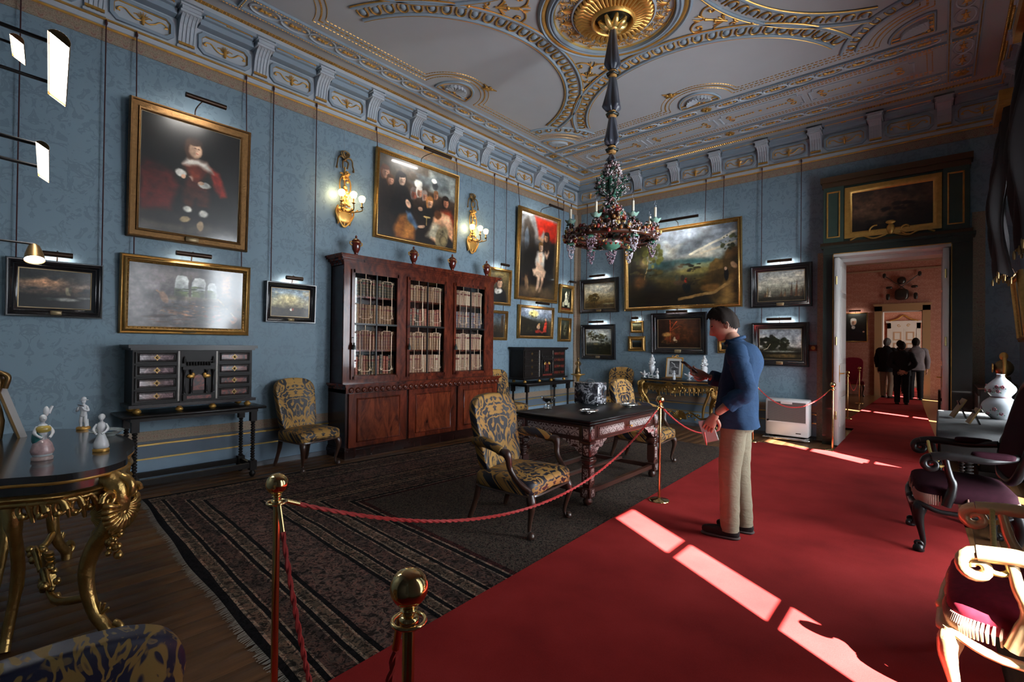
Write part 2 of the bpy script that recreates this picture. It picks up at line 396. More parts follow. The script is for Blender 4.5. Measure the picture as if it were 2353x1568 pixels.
ov=thing('overdoor_panel','dark green and gilt carved overdoor panel above the open doorway','panel',(5.475,0,3.0))
m=MB(); m.bx(-.83,.83,-.16,-.001,0.005,.98); m.obj('body',MT['overdoor_green'],ov)
m=MB(); m.bx(-.86,.86,-.24,-.001,.98,1.06); m.bx(-.84,.84,-.20,-.001,.90,.98); m.bx(-.86,.86,-.20,-.001,0.0,.06); m.obj('cornice',simple('overdoor_cornice',(.09,.05,.025),.4,.5),ov)
for sx in (-1,1):
    MB().bx(sx*.69-.13,sx*.69+.13,-.21,-.16,.06,.9).obj('side_panel',MT['overdoor_green'],ov)
    q=MB(); q.T=Matrix.Translation((sx*.69,-.21,.48)); q.frame(.17,.7,[(0,0),(0,.012),(.012,.016),(.02,0)]); q.obj('gilt_line',MT['gilt_dark'],ov)
q=MB(); q.T=Matrix.Translation((0,-.16,.48)); q.frame(1.1,.76,[(0,0),(0,.04),(.04,.055),(.08,.03),(.1,.0)]); q.obj('frame',MT['gilt_dark'],ov)
OVERDOOR=ov
q=MB()
for sx in (-1,1):
    q.tube(spiral((sx*.18,.16),.02,.09,0,sx*5,16,-.2),.012,6); q.tube(cr([(sx*.05,-.19,.1),(sx*.2,-.2,.06),(sx*.35,-.19,.12),(sx*.48,-.19,.07)]),.014,6)
q.ball((0,-.2,.17),(.05,.03,.08)); q.ball((0,-.2,.27),(.06,.02,.03)); q.obj('carved_mask',MT['gilt_dark'],ov)

# ------------------------------------------------------------------ the rooms beyond the doorway
N0,N1=.38,10.0; HX0,HX1=2.4,7.0; HZ=4.55
MT['room_plaster']=simple('room_plaster',(.34,.22,.14),.7,0,.1,3)
struct(MB().bx(HX0,HX1,N0,N1+7,-.06,0.0).obj('floor_beyond',simple('parquet_beyond',(.17,.09,.035),.22,0,.3,5)))
m=MB(); m.bx(HX0-.2,HX0,N0,N1+7,0,HZ); struct(m.obj('wall_beyond_left',MT['pink_x']))
def wall_gap(name,mat,x0,x1,y0,y1,z1,gx0,gx1,gz):
    m=MB(); m.bx(x0,gx0,y0,y1,0,z1); m.bx(gx1,x1,y0,y1,0,z1); m.bx(gx0,gx1,y0,y1,gz,z1); return struct(m.obj(name,mat))
wall_gap('wall_beyond_back',MT['pink_x'],HX0,HX1,N1,N1+.4,HZ,4.66,5.62,2.62)
struct(MB().bx(HX0,HX1,N0,N1+7,HZ,HZ+.1).obj('ceiling_beyond',MT['room_plaster']))
BW=[(3.2,50),(8.4,42)]
m=MB(); yy=[N0]
for y,_ in BW: yy+=[y-.5,y+.5]
yy+=[N1+7]
for i in range(0,len(yy),2): m.bx(HX1,HX1+.25,yy[i],yy[i+1],0,HZ)
for y,_ in BW: m.bx(HX1,HX1+.25,y-.5,y+.5,0,.2); m.bx(HX1,HX1+.25,y-.5,y+.5,3.2,HZ)
struct(m.obj('wall_beyond_right',MT['pink_x']))
for k,(y,p) in enumerate(BW):
    al=bpy.data.lights.new('far_window_daylight','AREA'); ao=bpy.data.objects.new('far_window_daylight',al); COL.objects.link(ao); al.shape='RECTANGLE'; al.size=3; al.size_y=1; al.energy=p; al.color=(1,.95,.88); ao.location=(HX1+.27,y,1.7); ao.rotation_euler=(0,PI/2,0)
    fr=MB(); fr.bx(HX1+.1,HX1+.14,y-.03,y+.03,.2,3.2)
    for z in (.2,.95,1.7,2.45,3.15): fr.bx(HX1+.1,HX1+.14,y-.5,y+.5,z,z+.05)
    win=struct(fr.obj('window_%d'%(k+4),MT['window_wood']))
    MB().bx(HX1+.3,HX1+.33,y-.6,y-.13,.1,3.4).obj('shutter',MT['casing'],win); MB().bx(HX1+.3,HX1+.33,y+.13,y+.6,.1,3.4).obj('shutter',MT['casing'],win)
m=MB(); m.bx(HX0,HX1,N1-.10,N1,4.1,4.25); m.bx(HX0,HX1,N1-.2,N1,4.25,4.55); m.bx(HX0,HX1,N1-.03,N1,3.85,3.9); struct(m.obj('trim_50',MT['room_plaster']))
m=MB(); m.bx(4.47,4.66,N1-.08,N1,0,2.77); m.bx(5.62,5.80,N1-.08,N1,0,2.77); m.bx(4.47,5.80,N1-.08,N1,2.62,2.80); m.bx(4.44,5.83,N1-.12,N1,2.78,2.84); d2=struct(m.obj('door_2',simple('door_gold',(.36,.22,.11),.4)))
m=MB(); m.bx(4.66,4.68,N1,N1+.4,0,2.62); m.bx(5.60,5.62,N1,N1+.4,0,2.62); m.bx(4.66,5.62,N1,N1+.4,2.6,2.62); m.obj('jamb',MT['white_paint'],d2)
# end room with a pair of white doors
m=MB(); m.bx(HX0,HX1,N1+6,N1+6.2,0,HZ); struct(m.obj('wall_beyond_end',MT['pink_x']))
al=bpy.data.lights.new('end_room_daylight','AREA'); ao=bpy.data.objects.new('end_room_daylight',al); COL.objects.link(ao); al.shape='RECTANGLE'; al.size=2.5; al.size_y=1.5; al.energy=130; al.color=(1,.86,.72); ao.location=(HX1-.02,N1+3.2,1.7); ao.rotation_euler=(0,PI/2,0)
ed=thing('double_door','closed cream double door with raised panels at the far end of the enfilade','door',(4.92,N1+6,0))
MB().bx(-.40,-.003,-.06,-.001,0,2.28).obj('door_leaf',MT['white_paint'],ed); MB().bx(.003,.40,-.06,-.001,0,2.28).obj('door_leaf',MT['white_paint'],ed)
for sx in (-1,1):
    for z0,z1 in ((.15,.55),(.65,1.7),(1.8,2.15)):
        q=MB(); q.T=Matrix.Translation((sx*.2,-.06,(z0+z1)/2)); q.frame(.26,z1-z0,[(0,0),(0,.012),(.03,.02),(.05,0)]); q.obj('panel',MT['room_plaster'],ed)
q=MB(); q.bx(-.52,-.40,-.09,-.001,0,2.5); q.bx(.40,.52,-.09,-.001,0,2.5); q.bx(-.52,.52,-.09,-.001,2.28,2.5); q.bx(-.56,.56,-.12,-.001,2.5,2.58); q.obj('architrave',MT['white_paint'],ed)
q=MB(); q.tube(cr([(-.45,-.1,2.58),(-.2,-.1,2.66),(0,-.1,2.8),(.2,-.1,2.66),(.45,-.1,2.58)]),.03,6); q.tube(spiral((-.15,2.4),.02,.06,0,6,14,-.1),.01,6); q.tube(spiral((.15,2.4),.02,.06,0,-6,14,-.1),.01,6); q.obj('pediment',MT['gilt_dark'],ed)
# ------------------------------------------------------------------ ceiling
ceil=struct(MB().bx(-.2,RX+.3,-9.8,.4,RZ,RZ+.3).obj('ceiling',MT['plaster']))
CX,CY=3.39,-4.43
GI=MT['gilt']; PB=MT['plaster_blue']; PP=MT['plaster_pale']
def cinst(name,me,x,y,rz=0,parent=ceil,z=RZ,sc=None): return link(name,me,parent,(x,y,z),rz,None,sc)
def mesh_only(mb,name,mat,**k):
    o=mb.obj(name,mat,**k); me=o.data; bpy.data.objects.remove(o); return me
# cornice: one bay per bracket pitch
def bracket_mesh():
    m=MB(); prof=[(.012,4.53),(.045,4.545),(.05,4.575),(.062,4.62),(.075,4.68),(.10,4.74),(.15,4.79),(.19,4.81)]
    for k in range(5):
        x0=-.075+k*.034; 
        for (a,b) in zip(prof[:-1],prof[1:]):
            m.add([(x0,a[0],a[1]),(x0+.014,a[0],a[1]),(x0+.014,b[0],b[1]),(x0,b[0],b[1]),(x0,0,a[1]),(x0+.014,0,a[1]),(x0+.014,0,b[1]),(x0,0,b[1])],[(0,1,2,3),(0,3,7,4),(1,5,6,2),(4,7,6,5)])
    for (a,b) in zip(prof[:-1],prof[1:]):
        m.add([(-.07,a[0]-.012,a[1]),(.07,a[0]-.012,a[1]),(.07,b[0]-.012,b[1]),(-.07,b[0]-.012,b[1])],[(0,1,2,3)])
    m.bx(-.095,.095,0,.205,4.81,4.835); m.bx(-.085,.085,0,.215,4.835,4.87); m.bx(-.10,.10,0,.23,4.87,4.89); m.bx(-.085,.085,0,.05,4.512,4.535)
    return mesh_only(m,'bracket',PP,fix=False)
def oct_(w,h,c): return [(-w/2+c,-h/2),(w/2-c,-h/2),(w/2,-h/2+c),(w/2,h/2-c),(w/2-c,h/2),(-w/2+c,h/2),(-w/2,h/2-c),(-w/2,-h/2+c)]
me_br=bracket_mesh()
q=MB(); q.bx(-.072,.072,.01,.058,4.545,4.57); me_brb=mesh_only(q,'gilt_band',MT['gilt_dark'])
def octframe(m,w,h,c,d,y0,y1):
    o=oct_(w,h,c); i=oct_(w-2*d,h-2*d,c*.8); n=8
    vs=[(p[0],y0,p[1]) for p in o]+[(p[0],y1,p[1]) for p in o]+[(p[0],y1,p[1]) for p in i]+[(p[0],y0,p[1]) for p in i]
    fs=[]
    for k in range(8):
        j=(k+1)%8; fs+=[(k,j,8+j,8+k),(8+k,8+j,16+j,16+k),(16+k,16+j,24+j,24+k)]
    m.add(vs,fs)
def panel_meshes(W):
    a=MB(); a.T=Matrix.Translation((0,0,4.655)); octframe(a,W,.235,.05,.03,0.02,.05); me1=mesh_only(a,'frieze_panel',PB)
    b=MB(); b.T=Matrix.Translation((0,0,4.655)); octframe(b,W-.06,.175,.035,.009,.02,.034); me2=mesh_only(b,'gilt_line',MT['gilt_dark'])
    c=MB(); c.T=Matrix.Translation((0,.034,4.65))
    for sx in (-1,1):
        c.tube(cr([(0,0,-.015),(sx*.05,0,-.03),(sx*.10,0,-.005),(sx*.14,0,.03),(sx*.185,0,.025),(sx*.20,0,.0),(sx*.18,0,-.01)],4),.0065,6)
        c.tube(cr([(sx*.02,0,0),(sx*.05,.0,.025),(sx*.075,0,.02)],4),.005,5); c.ball((sx*.2,0,.0),(.012,.008,.016),6,4)
        for a_ in (.5,1.0): c.tube([(0,.0,.0),(sx*.045*math.cos(a_),.006,.055*math.sin(a_)+.01)],[.008,.003],5)
    c.ball((0,.004,-.005),(.016,.012,.03),8,5); c.tube([(0,0,-.02),(0,.004,-.06)],[.018,.01],6); c.tube([(0,0,.01),(0,.006,.065)],[.009,.003],5)
    return me1,me2,mesh_only(c,'gilt_scroll',GI)
def soffit_meshes(W):
    a=MB(); a.bx(-W/2,W/2,0,.12,4.80,4.86); a.bx(-W/2+.02,W/2-.02,0,.16,4.86,4.885); a.bx(-W/2,W/2,0,.195,4.885,4.93); me1=mesh_only(a,'soffit_block',PB)
    b=MB(); w2=W/2-.04
    for p0,p1 in (((-w2,.18),(w2,.18)),((-w2,.10),(-w2,.18)),((w2,.10),(w2,.18))): b.tube([(p0[0],p0[1],4.884),(p1[0],p1[1],4.884)],.006,5)
    me2=mesh_only(b,'gilt_line',GI)
    c=MB()
    for k in range(6): a_=k*PI/3; c.ball((.035*math.cos(a_),.14+.022*math.sin(a_),4.878),(.02,.013,.008),6,4)
    c.ball((0,.14,4.874),.012,6,4); me3=mesh_only(c,'rosette',MT['gilt_dark'])
    return me1,me2,me3
cor={}
for side in ('left','back','right'):
    L={'left':RY,'back':RX,'right':RY}[side]; rz={'left':-PI/2,'back':PI,'right':PI/2}[side]
    def P(s,side=side): return {'left':(0,-s,0),'back':(s,0,0),'right':(RX,-s,0)}[side]
    m=MB(); 
    f={'left':lambda n0,n1,z0,z1:m.bx(n0,n1,-9.5,0,z0,z1),'right':lambda n0,n1,z0,z1:m.bx(RX-n1,RX-n0,-9.5,0,z0,z1),'back':lambda n0,n1,z0,z1:m.bx(0,RX,-n1,-n0,z0,z1)}[side]
    f(0,.02,4.505,4.80); f(0,.19,4.93,RZ); f(0,.10,4.89,4.93)
    root=struct(m.obj('trim_%d'%{'left':60,'back':61,'right':62}[side],PP)); cor[side]=root
    pitch=.742 if side!='back' else .762; s0=.74 if side!='back' else .71; nb=11 if side!='back' else 8
    me_p=panel_meshes(pitch-.22); me_s=soffit_meshes(pitch-.21)
    small=panel_meshes(.50); smalls=soffit_meshes(.56)
    for k in range(nb+1):
        s=s0+k*pitch
        if s<L-.2:
            b=link('bracket',me_br,root,P(s),rz); link('gilt_band',me_brb,b)
        sm=s-pitch/2
        if k==0: sm=.36
        if sm>L-.3: continue
        pa,so_=(small,smalls) if k==0 else (me_p,me_s)
        o=link('frieze_panel',pa[0],root,P(sm),rz); link('gilt_line',pa[1],o); link('gilt_scroll',pa[2],o)
        o=link('soffit_block',so_[0],root,P(sm),rz); link('gilt_line',so_[1],o); link('rosette',so_[2],o)
# flat mouldings on the ceiling plane -------------------------------------------------
def rectline(x0,x1,y0,y1,w_,z0,z1,mb):
    mb.bx(x0-w_,x0+w_,y0,y1,z0,z1); mb.bx(x1-w_,x1+w_,y0,y1,z0,z1); mb.bx(x0,x1,y0-w_,y0+w_,z0,z1); mb.bx(x0,x1,y1-w_,y1+w_,z0,z1)
def rect_in(o,oy=None): oy=o if oy is None else oy; return (o,RX-o,-RY+oy,-oy)
# double gilt bead moulding
m=MB()
for j,o in enumerate((.205,.235)):
    x0,x1,y0,y1=rect_in(o)
    for (p,q_) in (((x0,y0),(x0,y1)),((x0,y1),(x1,y1)),((x1,y1),(x1,y0))):
        L=math.hypot(q_[0]-p[0],q_[1]-p[1]); n=int(L/.034)
        for i in range(n):
            t=(i+.5)/n; x=lerp(p[0],q_[0],t); y=lerp(p[1],q_[1],t); r=.0125
            m.add([(x-r,y,RZ),(x,y-r,RZ),(x+r,y,RZ),(x,y+r,RZ),(x,y,RZ-.016)],[(0,1,4),(1,2,4),(2,3,4),(3,0,4)])
stuff(m.obj('gilt_bead_moulding',MT['gilt'],ceil,fix=False))
m=MB(); rectline(*rect_in(.22),.028,RZ-.004,RZ,m); m.obj('bead_ground',MT['gilt_dark'],ceil)
def ropeline(mb,p,q_,step=.03,r=.007):
    L=math.hypot(q_[0]-p[0],q_[1]-p[1]); n=max(1,int(L/step))
    dx,dy=(q_[0]-p[0])/L,(q_[1]-p[1])/L
    for i in range(n):
        t=(i+.5)/n; x=lerp(p[0],q_[0],t); y=lerp(p[1],q_[1],t); h=step*.36
        mb.add([(x-dx*h-dy*r,y-dy*h+dx*r,RZ),(x-dx*h+dy*r,y-dy*h-dx*r,RZ),(x+dx*h+dy*r,y+dy*h-dx*r,RZ),(x+dx*h-dy*r,y+dy*h+dx*r,RZ),(x-dx*h*.7,y-dy*h*.7,RZ-.008),(x+dx*h*.7,y+dy*h*.7,RZ-.008)],[(0,1,4),(1,2,5,4),(2,3,5),(3,0,4,5)])
def poly_rope(mb,pts,**k):
    for a,b in zip(pts[:-1],pts[1:]): ropeline(mb,a,b,**k)
# guilloche band frames: outer at .45-.70, cross band at y -1.54..-1.80 (and mirrored at the near end)
bands=[('h',-.45,-.74),('h',-1.54,-1.80),('v',.45,.70),('v',RX-.45,RX-.70),('h',-RY+1.80,-RY+1.54)]
for b in bands:
    m=MB(); 
    for e in (b[1],b[2]):
        w_=.022; 
        if b[0]=='h': m.bx(.45,RX-.45,e-w_,e+w_,RZ-.028,RZ)
        else: m.bx(e-w_,e+w_,-RY+.45,-.45,RZ-.0285,RZ)
    m.obj('band_moulding',PB,ceil)
    m=MB()
    for e in (b[1],b[2]):
        if b[0]=='h': ropeline(m,(.47,e),(RX-.47,e))
        else: ropeline(m,(e,-RY+.47),(e,-.47))
    for q in range(len(m.v)): v=m.v[q]; m.v[q]=(v[0],v[1],v[2]-.028)
    stuff(m.obj('gilt_rope_line',MT['gilt_dark'],ceil,fix=False))
a=MB()
n=22; ring=[(.15*math.cos(2*PI*i/n),.085*math.sin(2*PI*i/n),-.006) for i in range(n)]
a.tube(ring,.012,5,True); me_oval=mesh_only(a,'guilloche_oval',PP)
a=MB()
for sx in (-1,1):
    a.ball((sx*.035,0,-.01),(.035,.014,.012),6,4); a.ball((sx*.10,0,-.01),(.022,.01,.01),6,4)
    for sy in (-1,1): a.tube([(sx*.02,0,-.01),(sx*.055,sy*.035,-.012)],[.010,.004],5)
a.ball((0,0,-.012),(.02,.026,.014),6,4); me_leaf=mesh_only(a,'gilt_leaf',GI)
def guill(p,q_):
    L=math.hypot(q_[0]-p[0],q_[1]-p[1]); n=max(1,round(L/.315)); rz=math.atan2(q_[1]-p[1],q_[0]-p[0])
    for i in range(n):
        t=(i+.5)/n; o=cinst('guilloche_oval',me_oval,lerp(p[0],q_[0],t),lerp(p[1],q_[1],t),rz); o.scale.x=L/n/.315; link('gilt_leaf',me_leaf,o)
guill((.575,-.8),(.575,-1.5)); guill((.575,-1.86),(.575,-7.0)); guill((RX-.575,-.8),(RX-.575,-1.5)); guill((RX-.575,-1.86),(RX-.575,-7.0))
guill((.76,-.595),(3.25,-.595)); guill((3.53,-.595),(RX-.76,-.595)); guill((.76,-1.67),(3.25,-1.67)); guill((3.53,-1.67),(RX-.76,-1.67))
a=MB()
for k in range(6): an_=k*PI/3; a.ball((.045*math.cos(an_),.045*math.sin(an_),-.01),(.032,.032,.012),8,4)
a.ball((0,0,-.016),.022,8,4); me_ros=mesh_only(a,'rosette',MT['gilt_dark'])
for x,y in ((.575,-.595),(.575,-1.67),(RX-.575,-.595),(RX-.575,-1.67),(3.39,-.595),(3.39,-1.67),(.575,-7.19)): cinst('rosette',me_ros,x,y)
# strip of panels between the two back bands
m=MB(); 
for e in (-.83,-.88,-1.40,-1.45): ropeline(m,(.85,e),(RX-.85,e),step=.045,r=.006)
for x in (.85,.90,RX-.85,RX-.90): ropeline(m,(x,-.85),(x,-1.43),step=.045,r=.006)
stuff(m.obj('gilt_dash_line',MT['gilt_dark'],ceil,fix=False))
a=MB(); Wp=1.12
oo=[(-Wp/2,-.13),(-Wp/2+.05,-.13),(-Wp/2+.05,-.19),(Wp/2-.05,-.19),(Wp/2-.05,-.13),(Wp/2,-.13),(Wp/2,.13),(Wp/2-.05,.13),(Wp/2-.05,.19),(-Wp/2+.05,.19),(-Wp/2+.05,.13),(-Wp/2,.13)]
a.tube([(p[0],p[1],-.004) for p in oo],.013,4,True); me_sp=mesh_only(a,'strip_panel',PP)
a=MB()
for sx in (-1,1):
    for sy in (-1,1): a.tube(spiral((sx*.42,sy*.055),.052,.012,-sx*1.5,-sx*1.5+sy*sx*7,16,-.008,'xy'),.0065,5)
    for k in range(7): x=sx*(.10+k*.04); a.ball((x,0,-.006),(.018,.009 if k%2 else .018,.008),6,4)
a.ball((0,0,-.008),(.024,.024,.01),8,4); me_so=mesh_only(a,'gilt_arabesque',GI)
for k in range(4): o=cinst('strip_panel',me_sp,.98+.6+k*1.205,-1.14); link('gilt_arabesque',me_so,o)
# the square field: gilt dash frame with lunettes
def arc(c,r,a0,a1,n=40): return [(c[0]+r*math.cos(a0+(a1-a0)*i/(n-1)),c[1]+r*math.sin(a0+(a1-a0)*i/(n-1))) for i in range(n)]
FX0,FX1,FY1,FY0=.70,RX-.70,-1.80,-RY+1.80
for j,(off,r,st) in enumerate(((.12,.44,.045),(.175,.495,.06),(.235,.55,.045))):
    m=MB(); kw=dict(step=st,r=.0055 if j!=1 else .011)
    x0,x1,y1,y0=FX0+off,FX1-off,FY1-off,FY0+off
    rc=.56+j*.055       # corner lunette radius
    cc=[(FX0+.06,FY1-.06),(FX1-.06,FY1-.06),(FX1-.06,FY0+.06),(FX0+.06,FY0+.06)]
    for lx,sgn in ((FX0+.10,1),(FX1-.10,-1)):
        x=x0 if sgn>0 else x1; h=math.sqrt(r*r-(x-lx)**2); aa=math.asin(h/r)
        base=0 if sgn>0 else PI
        poly_rope(m,[(x,FY0+.06+math.sqrt(max(0,rc*rc-(off-.06)**2))),(x,CY-h)],**kw); poly_rope(m,arc((lx,CY),r,base-aa,base+aa),**kw) 
        poly_rope(m,[(x,CY+h),(x,FY1-.06-math.sqrt(rc*rc-(off-.06)**2))],**kw)
    ly=FY1-.10; y=y1; h=math.sqrt(r*r-(y-ly)**2); aa=math.acos(abs(y-ly)/r)
    poly_rope(m,[(FX0+.06+math.sqrt(rc*rc-(off-.06)**2),y),(CX-h,y)],**kw); poly_rope(m,arc((CX,ly),r,-PI/2-aa,-PI/2+aa),**kw); poly_rope(m,[(CX+h,y),(FX1-.06-math.sqrt(rc*rc-(off-.06)**2),y)],**kw)
    for (c,a0) in zip(cc,(-PI/2,-PI,PI/2,0)):
        e=math.asin((off-.06)/rc); poly_rope(m,arc(c,rc,a0+e,a0+PI/2-e,24),**kw)
    stuff(m.obj('gilt_dash_line',MT['gilt_dark'],ceil,fix=False))
# shell lunettes (flat side towards local -y)
def lunette(R=.28,quarter=False):
    rim=MB(); a0,a1=(0,PI) if not quarter else (0,PI/2)
    pts=[(R*math.cos(a0+(a1-a0)*i/20),R*math.sin(a0+(a1-a0)*i/20)*(1.25 if not quarter else 1),-.008) for i in range(21)]
    if quarter: pts.append((0,0,-.008))
    rim.tube(pts,.018,6,True); gl=MB(); gl.tube([(p[0]*.93+ (0.01 if quarter else 0),p[1]*.93+.012,-.022) for p in pts],.006,5,True)
    sh=MB(); c=(0,.07) if not quarter else (.05,.05)
    nr=11
    for k in range(nr):
        an_=(a0+.1)+(a1-a0-.2)*k/(nr-1); r1=R*.62
        sh.tube([(c[0]+.02*math.cos(an_),c[1]+.02*math.sin(an_),-.01),(c[0]+r1*math.cos(an_),c[1]+r1*math.sin(an_),-.02)],[.006,.026],6)
    fo=MB()
    if not quarter:
        fo.tube([(-R*.93,.075,-.01),(R*.93,.075,-.01)],.008,5)
        for k in range(4): fo.tube(spiral((-.15+k*.1,.035),.032,.01,0,6.2,12,-.012,'xy'),.006,5)
    else:
        for p_,q2 in (((.06,.06,-.01),(R*.93,.06,-.01)),((.06,.06,-.01),(.06,R*.93,-.01))): fo.tube([p_,q2],.008,5)
        for k in range(3): fo.tube(spiral((.1+k*.09,.03),.024,.01,0,6.2,12,-.012,'xy'),.005,5); fo.tube(spiral((.03,.1+k*.09),.024,.01,0,6.2,12,-.012,'xy'),.005,5)
    fo.ball((c[0],c[1],-.014),.02,6,4)
    return mesh_only(rim,'lunette',PB),mesh_only(gl,'gilt_line',GI),mesh_only(sh,'shell',MT['plaster_pale']),mesh_only(fo,'gilt_fret',GI)
L1=lunette(); L2=lunette(.40,True)
def put_l(Lm,x,y,rz):
    o=cinst('lunette',Lm[0],x,y,rz); link('gilt_line',Lm[1],o); link('shell',Lm[2],o); link('gilt_fret',Lm[3],o)
put_l(L1,FX0+.12,CY,-PI/2); put_l(L1,CX,FY1-.10,PI); put_l(L1,FX1-.12,CY,PI/2)
put_l(L2,FX0+.12,FY1-.12,-PI/2); put_l(L2,FX1-.12,FY1-.12,PI)
# segmental fields with leaf-and-dart arcs
a=MB(); a.tube(cr([(-.05,-.05,-.004),(-.05,.015,-.012),(-.03,.052,-.014),(0,.064,-.014),(.03,.052,-.014),(.05,.015,-.012),(.05,-.05,-.004)],3),.0095,5); me_dart=mesh_only(a,'leaf_dart',MT['gilt_dark'])
a=MB(); a.ball((0,.0,-.004),(.034,.045,.018),8,4); me_dl=mesh_only(a,'leaf',PB)
def arcband(c,r,ang,n):
    m=MB()
    for rr,w_ in ((r+.008,.02),(r+.21,.02)): m.tube([(x,y,RZ-.008) for x,y in arc(c,rr,ang[0],ang[1],60)],w_,6)
    o=m.obj('arc_moulding',PB,ceil)
    m=MB()
    for rr in (r-.014,r+.232): m.tube([(x,y,RZ-.016) for x,y in arc(c,rr,ang[0],ang[1],60)],.008,5)
    m.obj('gilt_line',GI,o)
    for i in range(n):
        t=ang[0]+(ang[1]-ang[0])*(i+.5)/n; rr=r+.11
        q=cinst('leaf_dart',me_dart,c[0]+rr*math.cos(t),c[1]+rr*math.sin(t),t+PI/2); link('leaf',me_dl,q)
A=1.20
arcband((.62,CY),1.78,(-A,A),30); arcband((RX-.62,CY),1.78,(PI-A,PI+A),30)
arcband((CX,-1.62),1.78,(-PI/2-A,-PI/2+A),30); arcband((CX,-RY+1.62),1.78,(PI/2-A,PI/2+A),30)
for cx_,cy_,a0 in ((FX0+.06,FY1-.06,-PI/2),(FX1-.06,FY1-.06,-PI)):
    m=MB()
    for rr in (.78,.93): m.tube([(x,y,RZ-.006) for x,y in arc((cx_,cy_),rr,a0+.18,a0+PI/2-.18,24)],.018,6)
    o=m.obj('arc_moulding',PB,ceil)
    for i in range(6):
        t=a0+.22+(PI/2-.44)*(i+.5)/6; q=cinst('leaf_dart',me_dart,cx_+.85*math.cos(t),cy_+.85*math.sin(t),t+PI/2); q.scale=(.8,.7,1); link('leaf',me_dl,q)
# central medallion
def ring(name,prof,mat,par):
    m=MB(); m.lathe([(r,-z) for r,z in prof],64,(CX,CY,RZ),cap=False); return m.obj(name,mat,par)
med=ring('medallion_ring',[(.80,0),(.80,.02),(.775,.035),(.76,.02)],PB,ceil)
ring('gilt_ring',[(.765,.01),(.75,.03),(.73,.03),(.715,.01)],MT['gilt'],med)
ring('medallion_moulding',[(.715,0),(.71,.03),(.685,.045),(.665,.03),(.655,.05),(.64,.05),(.63,0)],PB,med)
ring('gilt_ring',[(.632,0),(.63,.02),(.618,.02),(.616,0)],MT['gilt_bright'],med)
ring('gilt_ring',[(.445,0),(.44,.03),(.425,.035),(.415,.0)],PP,med)
m=MB(); NR=44
for k in range(NR):
    t=2*PI*k/NR; c_,s_=math.cos(t),math.sin(t); pts=[]
    m.tube([(CX+r*c_,CY+r*s_,RZ-z) for r,z in ((.21,.075),(.27,.06),(.33,.035),(.385,.05),(.41,.02))],[.012,.019,.022,.028,.014],6)
m.lathe([(.40,0),(.39,-.02),(.3,-.03),(.21,-.06)],44,(CX,CY,RZ),cap=False); m.obj('gilt_rosette',MT['gilt'],med)
ring('gilt_ring',[(.235,.02),(.23,.10),(.21,.115),(.195,.10),(.19,.03)],MT['gilt'],med)
m=MB(); m.lathe([(.19,-.05),(.15,-.06),(.0,-.06)],24,(CX,CY,RZ),cap=False); m.obj('medallion_cup',MT['casing'],med)
m=MB()
for k in range(8):
    t=2*PI*k/8; c_,s_=math.cos(t),math.sin(t)
    m.tube([(CX+r*c_,CY+r*s_,RZ-z) for r,z in ((.03,.13),(.07,.16),(.12,.13),(.145,.10),(.13,.085))],[.03,.035,.03,.02,.012],6)
m.ball((CX,CY,RZ-.14),(.07,.07,.06)); m.obj('gilt_calyx',MT['gilt_bright'],med)
def palmette(s):
    a=MB()
    for k in range(-4,5):
        t=k*.33; L=(.155-.012*abs(k))*s
        a.tube(cr([(0,-.05*s,-.006),(L*.4*math.sin(t)*1.2,L*.35*math.cos(t),-.012),(L*math.sin(t),L*math.cos(t)-.02*s,-.010)],4),[.006*s]*8+[.011*s],5); a.ball((L*math.sin(t),L*math.cos(t)-.02*s,-.01),.011*s,6,4)
    for sx in (-1,1): a.tube(spiral((sx*.05*s,-.06*s),.03*s,.008*s,0,sx*5,12,-.008,'xy'),.006*s,5)
    a.ball((0,-.05*s,-.01),(.016*s,.02*s,.01),6,4); return mesh_only(a,'palmette',MT['gilt'])
p1,p2=palmette(.75),palmette(.42)
for k in range(16):
    t=2*PI*k/16; cinst('palmette',p1,CX+.515*math.cos(t),CY+.515*math.sin(t),t+PI/2)
    t+=PI/16; cinst('palmette',p2,CX+.575*math.cos(t),CY+.575*math.sin(t),t+PI/2)
# arabesques in the four spandrels
a=MB()
for sx in (-1,1):
    a.tube(cr([(0,-.02,-.006),(sx*.06,.05,-.01),(sx*.16,.06,-.01),(sx*.22,.0,-.01),(sx*.18,-.06,-.01),(sx*.12,-.04,-.01),(sx*.13,0,-.01)],5),.0085,5)
    a.ball((sx*.14,-.005,-.01),.018,6,4)
    for k in range(3): a.tube([(sx*.03,.02,-.01),(sx*(.02+.03*k),.10-.02*k,-.012)],[.009,.004],5)
    a.tube(spiral((sx*.045,-.36),.035,.01,1,1+sx*5,12,-.008,'xy'),.007,5)
    for k in range(1,4): a.tube(cr([(0,-.24,-.008),(sx*.03*k,-.19,-.012),(sx*(.045*k),-.13-.02*k,-.01)],4),[.007]*8+[.010],5)
a.tube([(0,-.02,-.01),(0,-.13,-.01)],[.018,.006],6); a.tube([(0,-.13,-.01),(0,-.27,-.01)],[.012,.012],6); a.ball((0,-.135,-.012),.022,8,4); a.ball((0,-.37,-.01),(.012,.03,.01),6,4); a.ball((0,-.55,-.012),.022,8,4)
me_ar=mesh_only(a,'gilt_arabesque',GI)
a=MB()
for sx in (-1,1): a.tube(spiral((sx*.09,-.09),.06,.012,0,sx*6,16,-.008,'xy'),.007,5)
for k in range(7): a.ball((0,-.02+k*.035,-.01),(.02-.002*k,.018,.01),6,4); 
for sx in (-1,1):
    for k in range(3): a.tube([(0,.02+k*.06,-.01),(sx*.04,.06+k*.06,-.01)],[.008,.003],5)
me_ar2=mesh_only(a,'gilt_arabesque',GI)
